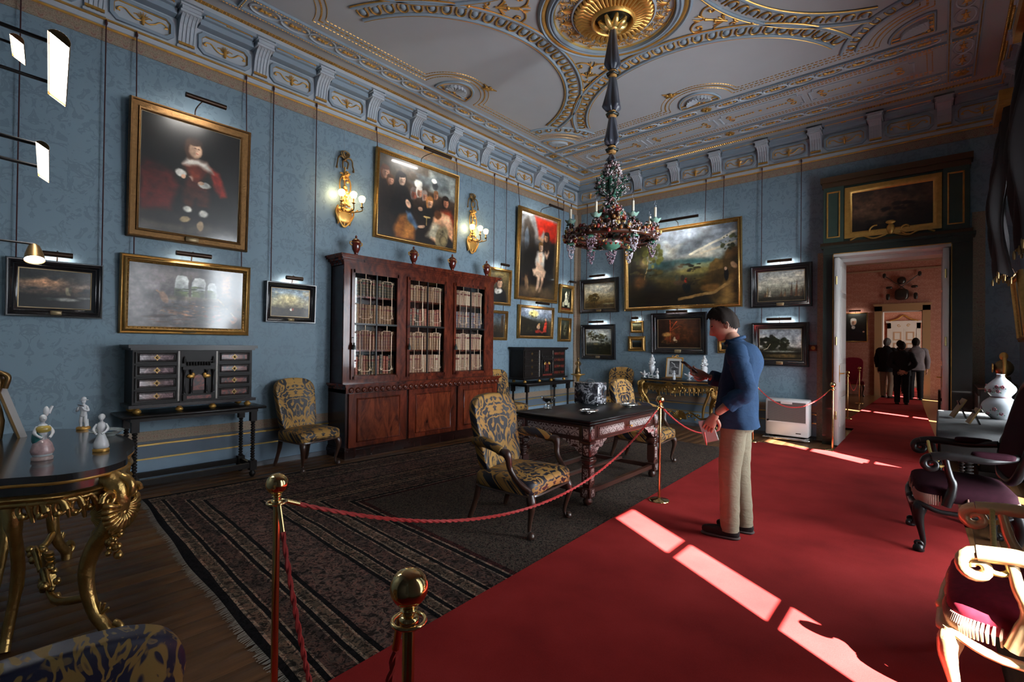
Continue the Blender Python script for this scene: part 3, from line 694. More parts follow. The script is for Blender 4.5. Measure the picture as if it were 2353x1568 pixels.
for k in range(4):
    t=PI/4+k*PI/2; cinst('gilt_arabesque',me_ar,CX+.98*math.cos(t),CY+.98*math.sin(t),t+PI/2); cinst('gilt_arabesque',me_ar2,CX+1.98*math.cos(t),CY+1.98*math.sin(t),t-PI/2+PI)
# loose sprays on the plain fields
a=MB(); a.ball((0,0,-.02),(.05,.03,.02),8,4)
for k in range(5): t=k*1.26; a.ball((.05*math.cos(t),.04*math.sin(t),-.02),(.028,.022,.014),6,4)
a.tube([(0,0,-.01),(.14,.02,-.01)],[.02,.006],5); a.tube([(0,0,-.01),(-.09,-.07,-.01)],[.02,.006],5); me_sp2=mesh_only(a,'gilt_spray',MT['gilt_dark'])
cinst('gilt_spray',me_sp2,1.33,-4.2,1.2); cinst('gilt_spray',me_sp2,3.15,-2.42,.1)
# ------------------------------------------------------------------ pictures: canvas painted as vertex colours, frame, lamp, cords
def vnoise(U,V,sc,seed):
    r=np.random.RandomState(seed); G=r.rand(64,64); out=0; amp=.5
    for o in range(4):
        u=U*sc*2**o; v=V*sc*2**o; i=np.floor(u).astype(int); j=np.floor(v).astype(int); fu=u-i; fv=v-j; fu=fu*fu*(3-2*fu); fv=fv*fv*(3-2*fv)
        g=lambda a,b:G[a%64,b%64]
        out=out+amp*((g(i,j)*(1-fu)+g(i+1,j)*fu)*(1-fv)+(g(i,j+1)*(1-fu)+g(i+1,j+1)*fu)*fv); amp*=.5
    return out
def paint(W,H,ops,asp,seed=1):
    u=np.linspace(0,1,W); v=np.linspace(0,1,H); U,V=np.meshgrid(u,v); C=np.zeros((H,W,3)); rs=np.random.RandomState(seed)
    U0,V0=U,V; wa=.020; U=U0+wa/asp*((vnoise(U0*asp,V0,5,seed+50)-.47)*1.3+(vnoise(U0*asp,V0,22,seed+51)-.47)*.8); V=V0+wa*((vnoise(U0*asp,V0,5,seed+52)-.47)*1.3+(vnoise(U0*asp,V0,22,seed+53)-.47)*.8); A=U*asp
    def put(M,col):
        nonlocal C
        C=C*(1-M[...,None])+np.array(col)[None,None]/255.*M[...,None]
    for op in ops:
        k=op[0]
        if k=='g':
            cs=op[1:]; t=V*(len(cs)-1); i=np.clip(np.floor(t).astype(int),0,len(cs)-2); f=(t-i)[...,None]; cc=np.array(cs)/255.; C=cc[i]*(1-f)+cc[i+1]*f
        elif k=='e':
            _,cx,cy,rx,ry,col=op[:6]; soft=op[6] if len(op)>6 else .25; rot=op[7] if len(op)>7 else 0
            dx=(U-cx)*asp; dy=V-cy; c_,s_=math.cos(rot),math.sin(rot); d=np.sqrt(((dx*c_+dy*s_)/(rx*asp))**2+((-dx*s_+dy*c_)/ry)**2)
            put(np.clip((1-d)/soft+.5,0,1),col)
        elif k=='p':
            pts=op[1]; col=op[2]; soft=op[3] if len(op)>3 else .012; ins=np.zeros_like(U,bool); dist=np.full(U.shape,9.)
            for (x0,y0),(x1,y1) in zip(pts,pts[1:]+pts[:1]):
                cond=((y0>V)!=(y1>V))&(U<(x1-x0)*(V-y0)/((y1-y0) or 1e-9)+x0); ins^=cond
                ex,ey=(x1-x0)*asp,y1-y0; t=np.clip(((U-x0)*asp*ex+(V-y0)*ey)/(ex*ex+ey*ey+1e-12),0,1); dist=np.minimum(dist,np.hypot((U-x0)*asp-t*ex,V-y0-t*ey))
            put(np.clip(np.where(ins,dist,-dist)/soft*.5+.5,0,1),col)
        elif k=='l':
            pts=op[1]; wd=op[2]; col=op[3]; dist=np.full(U.shape,9.)
            for (x0,y0),(x1,y1) in zip(pts,pts[1:]):
                ex,ey=(x1-x0)*asp,y1-y0; t=np.clip(((U-x0)*asp*ex+(V-y0)*ey)/(ex*ex+ey*ey+1e-12),0,1); dist=np.minimum(dist,np.hypot((U-x0)*asp-t*ex,V-y0-t*ey))
            put(np.clip((wd-dist)/(wd*.5)+.3,0,1),col)
        elif k=='t':
            _,cx,cy,rx,ry,col,n=op[:7]; var=op[7] if len(op)>7 else .5; sz=op[8] if len(op)>8 else .22
            for q in range(n):
                a=rs.rand()*6.28; r=math.sqrt(rs.rand()); f=1+var*(rs.rand()-.5)*2
                x=cx+rx*r*math.cos(a); y=cy+ry*r*math.sin(a); s=sz*(.5+rs.rand())
                d=np.sqrt(((U-x)*asp/(rx*asp*s))**2+((V-y)/(ry*s))**2); put(np.clip((1-d)*2,0,.9),[min(255,c_*f) for c_ in col])
        elif k=='c':      # cloud streaks: noise thresholded between heights
            _,y0,y1,sc,th,col=op[:6]; st=op[6] if len(op)>6 else 1.; n=vnoise(A*st,V*2,sc,rs.randint(999)); m=np.clip((n-th)*6,0,1)*np.clip((V-y0)*12,0,1)*np.clip((y1-V)*12,0,1); put(m*.9,col)
        elif k=='n':
            n=vnoise(A,V,op[1],rs.randint(999)); C=C*(1+op[2]*(n[...,None]-.47)*2)
    n=vnoise(U0*asp,V0,26,seed+60); n2=vnoise(U0*asp*.5,V0*1.5,14,seed+61); C=C*(1+.45*(n[...,None]-.47)+.5*(n2[...,None]-.47))
    return np.clip(C,0,1)**2.2
def vmat(name,rough,coat,dark=1.0):
    m,nt,b=newmat(name); a=nd(nt,'ShaderNodeVertexColor',layer_name='paint'); n=noise(nt,objv(nt),60,3)
    setp(nt,b,col=a.outputs[0],rough=rough,coat=coat,coatr=.10,norm=bump(nt,n,.14,.003)); return m
MT['oil']=vmat('oil_paint',.42,.3); MT['oil_gloss']=vmat('oil_varnish',.38,.75)
def canvas(name,w,h,ops,parent,y=-.015,res=None,seed=1,mat=None):
    res=res or 120; W=max(24,int(res*math.sqrt(w/h))); H=max(24,int(res*math.sqrt(h/w))); C=paint(W,H,ops,w/h,seed)
    xs=np.linspace(-w/2,w/2,W); zs=np.linspace(-h/2,h/2,H); XX,ZZ=np.meshgrid(xs,zs); vs=np.stack([XX.ravel(),np.full(W*H,y),ZZ.ravel()],1)
    idx=np.arange(W*H).reshape(H,W); q=np.stack([idx[:-1,:-1],idx[:-1,1:],idx[1:,1:],idx[1:,:-1]],-1).reshape(-1,4)
    me=bpy.data.meshes.new(name); me.vertices.add(W*H); me.vertices.foreach_set('co',vs.ravel()); me.loops.add(len(q)*4); me.loops.foreach_set('vertex_index',q.ravel())
    me.polygons.add(len(q)); me.polygons.foreach_set('loop_start',np.arange(len(q))*4); me.update(calc_edges=True)
    at=me.color_attributes.new('paint','FLOAT_COLOR','POINT'); at.data.foreach_set('color',np.concatenate([C.reshape(-1,3),np.ones((W*H,1))],1).ravel())
    me.materials.append(mat or MT['oil']); me.polygons.foreach_set('use_smooth',[True]*len(q)); return link(name,me,parent)
MT['frame_gold']=simple('frame_gold',(.40,.235,.075),.36,.9,.4,25,.5,50); MT['frame_old']=simple('frame_old',(.15,.075,.025),.42,.8,.5,30,.6,60); MT['slip']=simple('slip',(.30,.22,.12),.4,.6)
MT['frame_black']=simple('frame_black',(.009,.008,.009),.22,0,.3,10,coat=.4,coatr=.12)
MT['bulb']=simple('picture_bulb',(1,1,1),.5,emit=(1,.97,.92),es=6)
STY={'gold':('frame_gold',[(0,0),(0,.5),(.12,.8),(.3,.62),(.42,.95),(.62,1),(.75,.6),(.92,.45),(1,.2),(1,0)]),
     'old':('frame_old',[(0,0),(0,.7),(.08,1),(.2,.9),(.25,.6),(.7,.5),(.76,.75),(.88,.7),(1,.2),(1,0)]),
     'black':('frame_black',[(0,0),(0,.8),(.06,1),(.2,1),(.26,.85),(.34,.9),(.55,.55),(.62,.6),(.68,.45),(.9,.32),(1,.2),(1,0)])}
def picture(name,label,side,a0,a1,z0,z1,style,fw,ops,cords=(.08,.92),ctop=4.49,lamp=.3,lean=2.4,res=None,plate=True,dep=.06,seed=1,lampE=1.0,lo=.17,mat=None,off=None,slip=True,zl=.055):
    w_,h_=a1-a0,z1-z0; mid=(a0+a1)/2
    t=thing(name,label,'picture',(0,0,0)); rz=PI/2 if side=='left' else 0
    t.rotation_euler=(math.radians(lean),0,rz); 
    if off is None: t.location=(.004,mid,z0) if side=='left' else (mid,-.004,z0)
    else: t.location=off
    m=MB(); m.T=Matrix.Translation((0,0,h_/2)); mt,pr=STY[style]; m.frame(w_,h_,[(d*fw,y*dep) for d,y in pr]); fr=m.obj('frame',MT[mt],t)
    m=MB(); m.T=Matrix.Translation((0,0,h_/2)); m.bx(-w_/2+.005,w_/2-.005,-.008,-.001,-h_/2+.005,h_/2-.005); m.obj('backing',MT['dark_wood'],t)
    if style!='gold' and slip: m=MB(); m.T=Matrix.Translation((0,0,h_/2)); m.frame(w_-2*fw+.012,h_-2*fw+.012,[(0,.008),(0,.020),(.007,.018),(.009,.008)]); m.obj('gilt_slip',MT['slip'],t)
    if style=='gold' and fw>.04:
        m=MB(); m.T=Matrix.Translation((0,0,h_/2)); iw,ih=w_-1.64*fw,h_-1.64*fw
        for sx,sz,ln,ax in ((0,-1,iw,0),(0,1,iw,0),(-1,0,ih,1),(1,0,ih,1)):
            n=int(ln/.035)
            for i in range(n):
                c_=-ln/2+(i+.5)*ln/n; p=(c_,-dep*.5,sz*ih/2) if ax==0 else (sx*iw/2,-dep*.5,c_); r=.011
                m.add([(p[0]-r,p[1],p[2]),(p[0],p[1],p[2]-r),(p[0]+r,p[1],p[2]),(p[0],p[1],p[2]+r),(p[0],p[1]-.012,p[2])],[(0,1,4),(1,2,4),(2,3,4),(3,0,4)])
        stuff(m.obj('carved_beading',MT['frame_gold'],t,fix=False))
    c=canvas('canvas',w_-2*fw+.004,h_-2*fw+.004,ops,t,-.014,res,seed,MT[mat] if mat else None); c.location=(0,0,h_/2)
    if plate: m=MB(); m.bev(-min(.06,w_*.06),min(.06,w_*.06),-dep*.95,-dep*.55,fw*.25,fw*.7,.004); m.obj('name_plate',MT['slip'],t)
    bpy.context.view_layer.update()
    Mi=(Matrix.Translation(t.location)@t.rotation_euler.to_matrix().to_4x4()).inverted()
    for f in cords:
        s_=a0+f*w_; p0=Vector((.05,s_,ctop)) if side=='left' else Vector((s_,-.05,ctop))
        p1=Vector(((f-.5)*w_,-.02,h_-.01)); cp=MB().cyl(Mi@p0,p1,.0055,n=6); 
        if ctop>4.4: cp.ball(Mi@(p0-Vector((0,0,.03))),(.012,.012,.03),6,4)
        cp.obj('hanging_cord',MT['cord_red'],t)
    if lamp:
        L=lamp; zb=h_+zl; yb=-lo
        pl=MB(); n=9
        def fn(u,v): a=PI*(.38+1.1*v); return (-L/2+L*u,yb+.024*math.cos(a),zb+.024*math.sin(a))
        pl.grid(fn,2,n); pl.grid(lambda u,v:(-L/2+L*u,yb+.021*math.cos(PI*(.38+1.1*v)),zb+.021*math.sin(PI*(.38+1.1*v))),2,n)
        for sx in (-1,1): pl.cyl((sx*L/2,yb,zb),(sx*(L/2-.004),yb,zb),.024,n=12)
        plo=pl.obj('picture_light',MT['lamp_bronze'],t,fix=False)
        ar=MB(); ar.tube(cr([(0,-.03,h_-.03),(0,-.05,h_+.06),(0,yb*.6,h_+.085),(0,yb,zb+.02)]),.006,6); ar.obj('arm',MT['lamp_bronze'],plo)
        MB().cyl((-L/2+.01,yb-.004,zb+.004),(L/2-.01,yb-.004,zb+.004),.007,n=8).obj('tube',MT['bulb'],plo)
        ld=bpy.data.lights.new('picture_lamp','AREA'); lob=bpy.data.objects.new('picture_lamp',ld); COL.objects.link(lob); lob.parent=t
        ld.shape='RECTANGLE'; ld.size=L*.95; ld.size_y=.02; ld.energy=lampE*(.9+L*2.6); ld.color=(1,.96,.9); ld.spread=math.radians(150)
        lob.location=(0,yb+.012,zb-.012); lob.rotation_euler=(math.radians(48),0,0)
    return t
SK=(224,180,150)
def head(x,y,r,asp,hair=(50,32,22),sk=SK,f=1):   # a face: hair mass, lit and shaded planes, features
    rx=r*.74/asp; dk=tuple(c*.62 for c in sk); md=tuple(c*.82 for c in sk)
    return [('e',x-.15*rx*f,y+.1*r,rx*1.35,r*1.2,hair,.35),('e',x-.75*rx*f,y-.45*r,rx*.55,r*.8,hair,.5),('e',x+.12*rx*f,y-.08*r,rx*.92,r*.92,md,.3),('e',x+.3*rx*f,y-.05*r,rx*.6,r*.72,sk,.7),('e',x-.35*rx*f,y-.3*r,rx*.5,r*.55,dk,.8),
        ('e',x+.02*rx*f,y+.07*r,rx*.2,r*.07,(92,60,46),.9),('e',x+.58*rx*f,y+.07*r,rx*.16,r*.07,(92,60,46),.9),('l',[(x+.34*rx*f,y+.05*r),(x+.40*rx*f,y-.24*r)],r*.03,md),('e',x+.30*rx*f,y-.46*r,rx*.22,r*.06,(150,84,70),.9),('e',x-.05*rx*f,y+.78*r,rx*1.1,r*.42,hair,.4)]
B=[]
# -- boy in a red cloak
boy=[('g',(30,22,18),(14,10,9),(8,6,6)),('p',[(0,.16),(.28,.2),(.36,.42),(.3,.52),(.14,.55),(0,.5)],(88,20,14),.03),('p',[(0,.5),(.14,.55),(.3,.52),(.2,.58),(.05,.6)],(60,14,12),.03),('p',[(0,0),(1,0),(1,.1),(0,.17)],(62,54,46),.03),('e',.3,.12,.25,.05,(30,24,22),.8),
 ('p',[(.66,.66),(.78,.62),(.86,.42),(.80,.40),(.72,.48)],(176,44,22),.02),('p',[(.68,.62),(.76,.58),(.82,.44),(.76,.44)],(120,26,16),.03),
 ('p',[(.40,.62),(.50,.70),(.64,.70),(.70,.60),(.66,.40),(.44,.40)],(74,30,18),.02),('p',[(.42,.60),(.34,.52),(.38,.48),(.46,.52)],(28,34,26),.02),('p',[(.66,.6),(.70,.52),(.62,.46),(.58,.5)],(26,32,26),.02),
 ('p',[(.40,.42),(.68,.42),(.68,.28),(.56,.26),(.54,.34),(.5,.24),(.40,.26)],(58,28,18),.02),('p',[(.40,.27),(.50,.25),(.49,.14),(.42,.15)],(22,16,16),.02),('p',[(.57,.26),(.66,.27),(.64,.12),(.58,.12)],(22,16,16),.02),
 ('e',.455,.235,.045,.028,(196,192,180),.5),('e',.62,.215,.05,.032,(196,192,180),.5),('e',.43,.135,.055,.028,(150,128,92),.4,.4),('e',.595,.095,.035,.045,(156,130,96),.4),
 ('p',[(.40,.625),(.45,.69),(.55,.70),(.64,.69),(.72,.60),(.66,.615),(.56,.65),(.47,.63)],(206,200,190),.02),('e',.38,.545,.05,.035,(200,196,188),.4),('e',.62,.475,.065,.028,(206,202,192),.4),('e',.405,.515,.022,.022,(214,168,136),.4),('e',.585,.49,.03,.018,(214,168,136),.4),('p',[(.46,.53),(.52,.56),(.5,.50)],(216,212,200),.01),('e',.53,.57,.06,.06,(110,44,24),.8)]+head(.515,.785,.078,.82,(58,38,26),(206,168,140))+[('n',7,.35)]
boylabel='large portrait of a standing boy in white collar and red cloak'
picture('portrait_painting',boylabel,'left',-7.895,-6.79,2.475,3.83,'old',.10,boy,(.05,.965),lamp=.36,res=230,dep=.07,lampE=1.5,seed=3,lo=.38,mat='oil_gloss')
# -- banquet hall with three arches
hall=[('g',(60,50,46),(84,76,74),(52,46,44)),('e',.15,.5,.3,.6,(120,112,112),1.2),('p',[(.76,0),(1,0),(1,1),(.76,1)],(58,34,18),.02),('p',[(.79,.55),(.88,.55),(.88,.98),(.79,.98)],(130,84,36),.03),('e',.93,.75,.05,.18,(30,22,14),.6)]
for x0,x1,t_ in ((.37,.49,.86),(.52,.64,.84),(.655,.745,.78)):
    hall+=[('p',[(x0,.5),(x1,.5),(x1,t_-.08),(x1-.02,t_-.01),((x0+x1)/2,t_),(x0+.02,t_-.01),(x0,t_-.08)],(186,192,190),.008),('p',[(x0,.5),(x1,.5),(x1,.60),(x0,.63)],(96,104,70),.02)]
hall+=[('t',.55,.62,.18,.06,(74,84,50),18,.4),('l',[(.505,.86),(.505,.42)],.018,(70,62,54)),('l',[(.65,.82),(.65,.42)],.018,(66,58,50)),('p',[(.32,.45),(.76,.45),(.76,.5),(.32,.52)],(110,100,84),.02),('t',.55,.3,.28,.12,(104,74,58),40,.7,.12),('t',.45,.32,.2,.12,(150,120,98),16,.5,.08),('e',.28,.48,.03,.1,(180,140,116),.4,.4),('l',[(.22,.58),(.29,.5)],.012,(180,140,116)),('l',[(.76,.5),(.92,.22)],.01,(150,130,90)),('e',.92,.15,.03,.07,(150,84,34),.4,-.3),('t',.9,.3,.1,.16,(40,26,20),16,.5,.2),('t',.5,.12,.4,.1,(70,50,42),30,.6,.14),('t',.7,.2,.1,.1,(120,44,30),6,.3,.2),('n',9,.5)]
picture('hall_painting','wide painting of a banquet hall with arches in a beaded gilt frame','left',-7.94,-6.757,1.52,2.30,'gold',.075,hall,(.09,.92),2.47,lamp=.32,res=230,dep=.06,lo=.12,lampE=.5,seed=5,mat='oil_gloss')
# -- stormy sea
sea=[('g',(14,14,14),(26,28,28),(104,82,68),(70,64,58),(36,38,38)),('e',.32,.68,.26,.13,(190,140,104),1.0),('c',.38,1,3,.46,(40,44,46)),('e',.1,.85,.2,.14,(28,32,32),.9),('e',.9,.6,.14,.05,(132,112,98),1.0),('p',[(0,0),(1,0),(1,.26),(.6,.33),(0,.36)],(20,20,20),.04),('e',.67,.42,.035,.15,(150,136,108),.4,.15),('e',.70,.5,.02,.10,(100,94,80),.5),('p',[(.56,.3),(.66,.26),(.78,.27),(.76,.34),(.58,.36)],(44,34,28),.02),('e',.66,.24,.16,.045,(140,140,132),.9),('e',.42,.24,.1,.04,(50,54,52),.9),('p',[(.16,.34),(.22,.34),(.2,.42)],(46,36,30),.02),('e',.9,.3,.1,.03,(110,110,104),.9),('n',10,.4)]
picture('sea_painting','dark painting of a storm-tossed ship in a broad black frame','left',-8.71,-8.065,1.65,2.155,'black',.085,sea,(.1,.985),lamp=.2,res=150,lo=.07,lampE=.5,seed=7)
# -- small landscape left of the bookcase
sml=[('g',(28,22,14),(70,62,44),(150,142,104),(120,134,140),(92,112,130)),('c',.4,1,3,.45,(160,152,120)),('c',.5,1,2,.5,(84,96,96)),('e',.45,.62,.3,.16,(176,166,120),1),('p',[(0,0),(1,0),(1,.3),(.6,.33),(.3,.28),(0,.34)],(46,36,22),.03),('t',.5,.34,.1,.05,(70,60,44),8),('t',.8,.3,.14,.06,(40,36,22),10),('e',.52,.26,.03,.05,(200,190,170),.4),('e',.57,.27,.025,.05,(150,60,40),.4),('n',9,.4)]
picture('landscape_painting','small cloudy landscape with a white horse in a black frame left of the bookcase','left',-6.583,-5.972,1.69,2.175,'black',.075,sml,(.1,.97),lamp=.2,res=140,lo=.1,lampE=.9,seed=9)
# -- group of figures round a kneeling man
mi=[('g',(26,18,14),(40,28,20),(60,48,38),(76,70,60)),('p',[(.62,.72),(1,.66),(1,1),(.62,1)],(140,146,140),.03),('c',.7,1,3,.5,(90,98,100)),
 ('p',[(.02,.0),(.2,.0),(.2,.7),(.02,.7)],(34,24,18),.03)]
A_=1.36
mi+=head(.08,.78,.075,A_,(96,56,30),(206,150,120))+head(.14,.70,.06,A_,(80,52,30),(196,140,112))
mi+=[('p',[(.13,.36),(.2,.62),(.24,.72),(.34,.66),(.42,.5),(.44,.3),(.3,.22),(.14,.3)],(20,18,18),.02),('p',[(.22,.0),(.46,.0),(.46,.22),(.4,.34),(.26,.3),(.19,.12)],(146,88,34),.03),('p',[(.3,.02),(.36,.3),(.42,.3),(.42,.05)],(176,112,50),.03),('p',[(.34,.36),(.4,.36),(.5,.2),(.47,.16),(.36,.26)],(84,110,140),.02),('e',.54,.21,.05,.022,(214,168,134),.4,.2)]
mi+=[('e',.245,.70,.055,.15,(24,20,20),.3)]+head(.27,.745,.075,A_,(24,20,20),(226,186,160))+[('e',.36,.46,.03,.06,(218,172,140),.4,.6)]
mi+=head(.43,.62,.065,A_,(90,80,76),(150,84,62))+head(.5,.66,.06,A_,(190,186,176),(186,130,102))+head(.57,.63,.055,A_,(120,110,104),(176,118,90))+[('e',.48,.76,.05,.05,(210,206,196),.4)]
mi+=[('p',[(.46,.42),(.58,.52),(.72,.46),(.7,.26),(.5,.26)],(30,26,22),.03),('e',.52,.44,.03,.03,(216,166,130),.4)]+head(.645,.56,.07,A_,(150,96,46),(222,170,136))+[('e',.61,.35,.05,.014,(190,160,100),.4),('l',[(.61,.35),(.61,.24)],.008,(170,140,84))]
mi+=head(.73,.68,.05,A_,(120,80,50),(170,116,86))+[('e',.71,.80,.04,.055,(60,64,66),.4),('e',.69,.86,.04,.03,(214,210,200),.4)]+head(.87,.62,.07,A_,(34,24,20),(190,124,92))+[('p',[(.8,.5),(.95,.52),(1,.4),(1,.2),(.85,.2)],(130,50,26),.03)]
mi+=[('p',[(.66,.08),(.7,.36),(.8,.47),(.93,.44),(1,.28),(.99,.1),(.85,.24),(.78,.2),(.74,.04)],(206,148,108),.02),('e',.88,.36,.07,.08,(224,170,130),.8),('e',.76,.42,.05,.06,(90,54,30),.4),('p',[(.6,.1),(.7,.3),(.8,.28),(.74,.08)],(186,176,150),.03),('e',.83,.12,.085,.17,(150,134,98),.3,-.35),('e',.85,.08,.06,.08,(110,96,66),.3),('e',.85,.08,.04,.055,(150,130,90),.3),('t',.8,.18,.05,.08,(96,82,58),8),('n',8,.3)]
picture('figure_painting','large gilt-framed painting of a crowd with a bare-backed kneeling man','left',-5.13,-3.577,2.945,4.205,'gold',.06,mi,(.01,.98),lamp=.5,res=260,plate=False,dep=.06,lo=.42,lampE=1.5,seed=11,mat='oil_gloss')
# -- seated bather
A_=.75
ve=[('g',(40,30,22),(30,22,18),(60,58,56),(130,126,122),(150,150,150)),('p',[(.1,.5),(.1,.9),(.2,.95),(.3,.86),(.38,.8),(.38,.5)],(70,58,46),.02),('e',.18,.68,.06,.14,(120,130,140),.3),('p',[(.36,.98),(1,.98),(1,.72),(.86,.7),(.6,.84),(.5,.72),(.44,.86)],(170,38,20),.02),('p',[(.66,.3),(1,.3),(1,.72),(.7,.74)],(26,20,16),.04),('e',.35,.45,.36,.2,(30,24,20),.7),('p',[(.0,.05),(1,.05),(1,.0),(0,0)],(70,54,38),.05),('e',.45,.08,.4,.06,(96,76,52),.8),('t',.15,.25,.1,.1,(60,40,26),10),('e',.22,.16,.05,.09,(130,100,72),.4,.2)]
ve+=[('p',[(.46,.72),(.62,.68),(.7,.66),(.72,.72),(.6,.74),(.5,.75)],(206,152,112),.02),('e',.72,.66,.12,.09,(44,32,24),.5)]+head(.70,.76,.06,A_,(52,34,24),(190,132,98),-1)
ve+=[('p',[(.42,.44),(.46,.56),(.58,.58),(.68,.54),(.66,.36),(.5,.32)],(206,196,182),.02),('p',[(.5,.55),(.6,.56),(.62,.46),(.54,.42)],(222,180,148),.02),('p',[(.66,.56),(.74,.5),(.8,.58),(.78,.6),(.73,.55),(.68,.58)],(216,172,140),.02),('p',[(.36,.34),(.5,.39),(.72,.34),(.7,.27),(.58,.27),(.55,.14),(.5,.08),(.47,.09),(.5,.26),(.4,.27)],(218,178,146),.015),('p',[(.58,.3),(.68,.32),(.66,.2),(.58,.07),(.54,.06),(.6,.2)],(208,164,132),.015),('p',[(.44,.36),(.46,.45),(.62,.4),(.72,.33),(.68,.31),(.56,.36)],(212,170,138),.015)]+head(.56,.63,.05,A_,(120,84,44),(222,178,148))+[('n',8,.3)]
picture('bather_painting','tall gilt-framed painting of a seated bather under a red drape','left',-2.08,-.767,2.31,4.055,'gold',.075,ve,(.02,.98),lamp=.42,res=220,plate=False,dep=.07,lo=.40,lampE=1.3,seed=13,mat='oil_gloss')
A_=.9
po=[('g',(30,24,16),(64,54,32),(96,84,50)),('p',[(.12,0),(.9,0),(.86,.34),(.62,.48),(.4,.48),(.16,.32)],(16,14,14),.02),('e',.47,.37,.2,.10,(206,202,190),.3),('e',.4,.32,.12,.06,(196,190,178),.4)]+head(.52,.62,.16,A_,(44,30,22),(214,168,134))+[('n',7,.3)]
picture('portrait_painting','portrait of a man in a lace collar half hidden beside the bookcase','left',-2.83,-2.22,2.165,2.825,'gold',.055,po,(.22,.75),lamp=.2,res=110,lo=.14,lampE=.9,seed=15)
ru=[('g',(30,24,16),(46,38,26),(90,96,96),(60,76,92)),('p',[(.7,.2),(.9,.2),(.88,.95),(.72,.9)],(66,50,34),.02),('p',[(.2,.25),(.45,.25),(.42,.5),(.24,.5)],(54,42,28),.02),('t',.3,.3,.2,.1,(36,36,22),12),('n',8,.4)]
picture('ruin_painting','small dark landscape with a tower in a gilt frame under the lace-collar portrait','left',-2.79,-2.305,1.53,2.065,'gold',.055,ru,(.25,.75),2.16,lamp=0,res=60,plate=True)
my=[('g',(20,16,12),(34,28,18),(60,56,40),(126,140,160),(170,176,186)),('p',[(0,.2),(0,.72),(.3,.6),(.6,.5),(.5,.2)],(32,28,18),.03),('e',.42,.82,.14,.12,(216,196,120),.6),('t',.4,.76,.16,.1,(90,86,50),10),('p',[(.72,.14),(.78,.5),(.82,.6),(.86,.5),(.84,.14)],(190,56,38),.02),('e',.805,.62,.03,.05,(212,160,126),.4),('p',[(.48,.2),(.6,.24),(.74,.14),(.72,.1),(.5,.12)],(170,50,36),.02),('e',.58,.34,.05,.09,(216,170,136),.4,.3),('e',.6,.44,.03,.04,(170,130,80),.4),('t',.25,.3,.2,.16,(40,36,22),16),('t',.8,.1,.2,.08,(36,28,18),10),('n',9,.4)]
picture('myth_painting','gilt-framed painting of two red-robed figures above the small cabinet','left',-2.0,-.89,1.577,2.215,'gold',.055,my,(.05,.94),2.31,lamp=.4,res=140,lo=.16,lampE=.7,seed=17)
iv=[('g',(14,18,12),(16,24,14),(24,34,18)),('e',.5,.36,.2,.17,(226,222,190),.12),('p',[(.36,.4),(.64,.4),(.6,.62),(.54,.68),(.44,.68),(.38,.6)],(226,222,190),.012),('e',.48,.70,.11,.10,(226,222,190),.12),('p',[(.4,.74),(.58,.74),(.5,.88)],(226,222,190),.012),('p',[(.12,.14),(.34,.14),(.26,.38),(.16,.34)],(214,208,172),.012),('p',[(.64,.14),(.88,.14),(.84,.38),(.72,.34)],(214,208,172),.012),('l',[(.7,.5),(.75,.86)],.012,(214,208,172)),('p',[(.36,.1),(.64,.1),(.6,.22),(.4,.22)],(24,20,16),.01),('p',[(.05,.02),(.95,.02),(.95,.08),(.05,.08)],(120,54,24),.01)]
picture('relief_picture','narrow ivory-coloured figure on black in a bright carved gilt frame by the corner','left',-.68,-.16,2.13,2.735,'gold',.075,iv,(.2,.75),lamp=.2,res=60,plate=False,dep=.05,lo=.17,lampE=.5)
sp=[('g',(24,22,12),(40,38,22),(56,60,40)),('e',.55,.5,.16,.3,(96,92,66),.6),('t',.5,.35,.3,.25,(34,34,20),16),('n',9,.4)]
picture('woodland_painting','narrow dark woodland picture in a gilt frame nearest the corner','left',-.69,-.255,1.53,2.035,'gold',.055,sp,(.2,.8),2.14,lamp=0,res=50,plate=False)
# -- back wall
tr=[('g',(50,38,18),(104,84,46),(170,158,126),(182,174,150),(150,150,140)),('c',.4,1,2.4,.46,(206,198,172)),('c',.55,1,2,.5,(128,130,124)),('p',[(0,0),(1,0),(1,.14),(.5,.2),(0,.26)],(70,54,26),.03),('l',[(.34,.15),(.33,.35)],.016,(50,36,18)),('t',.34,.44,.17,.15,(78,62,26),40,.4,.3),('e',.8,.17,.2,.03,(130,126,96),.8),('t',.12,.28,.12,.08,(70,54,26),10),('n',9,.3)]
picture('tree_painting','black-framed landscape with one round oak under pale sky beside the corner','back',.14,1.063,2.145,2.865,'black',.10,tr,(.17,.87),lamp=.36,res=140,lo=.09,lampE=1.5,seed=21)
tb=[('g',(24,22,12),(44,42,24),(150,160,160),(172,180,182)),('c',.4,1,2.4,.5,(200,200,190)),('p',[(0,0),(1,0),(1,.3),(0,.34)],(36,34,18),.04),('t',.25,.75,.2,.16,(58,54,26),36,.4,.2),('t',.62,.66,.24,.14,(50,48,24),40,.4,.2),('t',.75,.35,.24,.14,(40,40,22),30),('l',[(.16,.3),(.22,.8)],.012,(44,34,18)),('l',[(.6,.3),(.62,.66)],.014,(40,32,16)),('e',.4,.42,.1,.04,(110,96,64),.8),('t',.2,.2,.3,.12,(34,32,18),20),('n',9,.35)]
picture('wooded_painting','black-framed landscape of feathery trees hanging below the round oak','back',.185,.994,1.167,1.90,'black',.10,tb,(.2,.86),2.14,lamp=.34,res=130,lo=.09,lampE=1.2,seed=23)
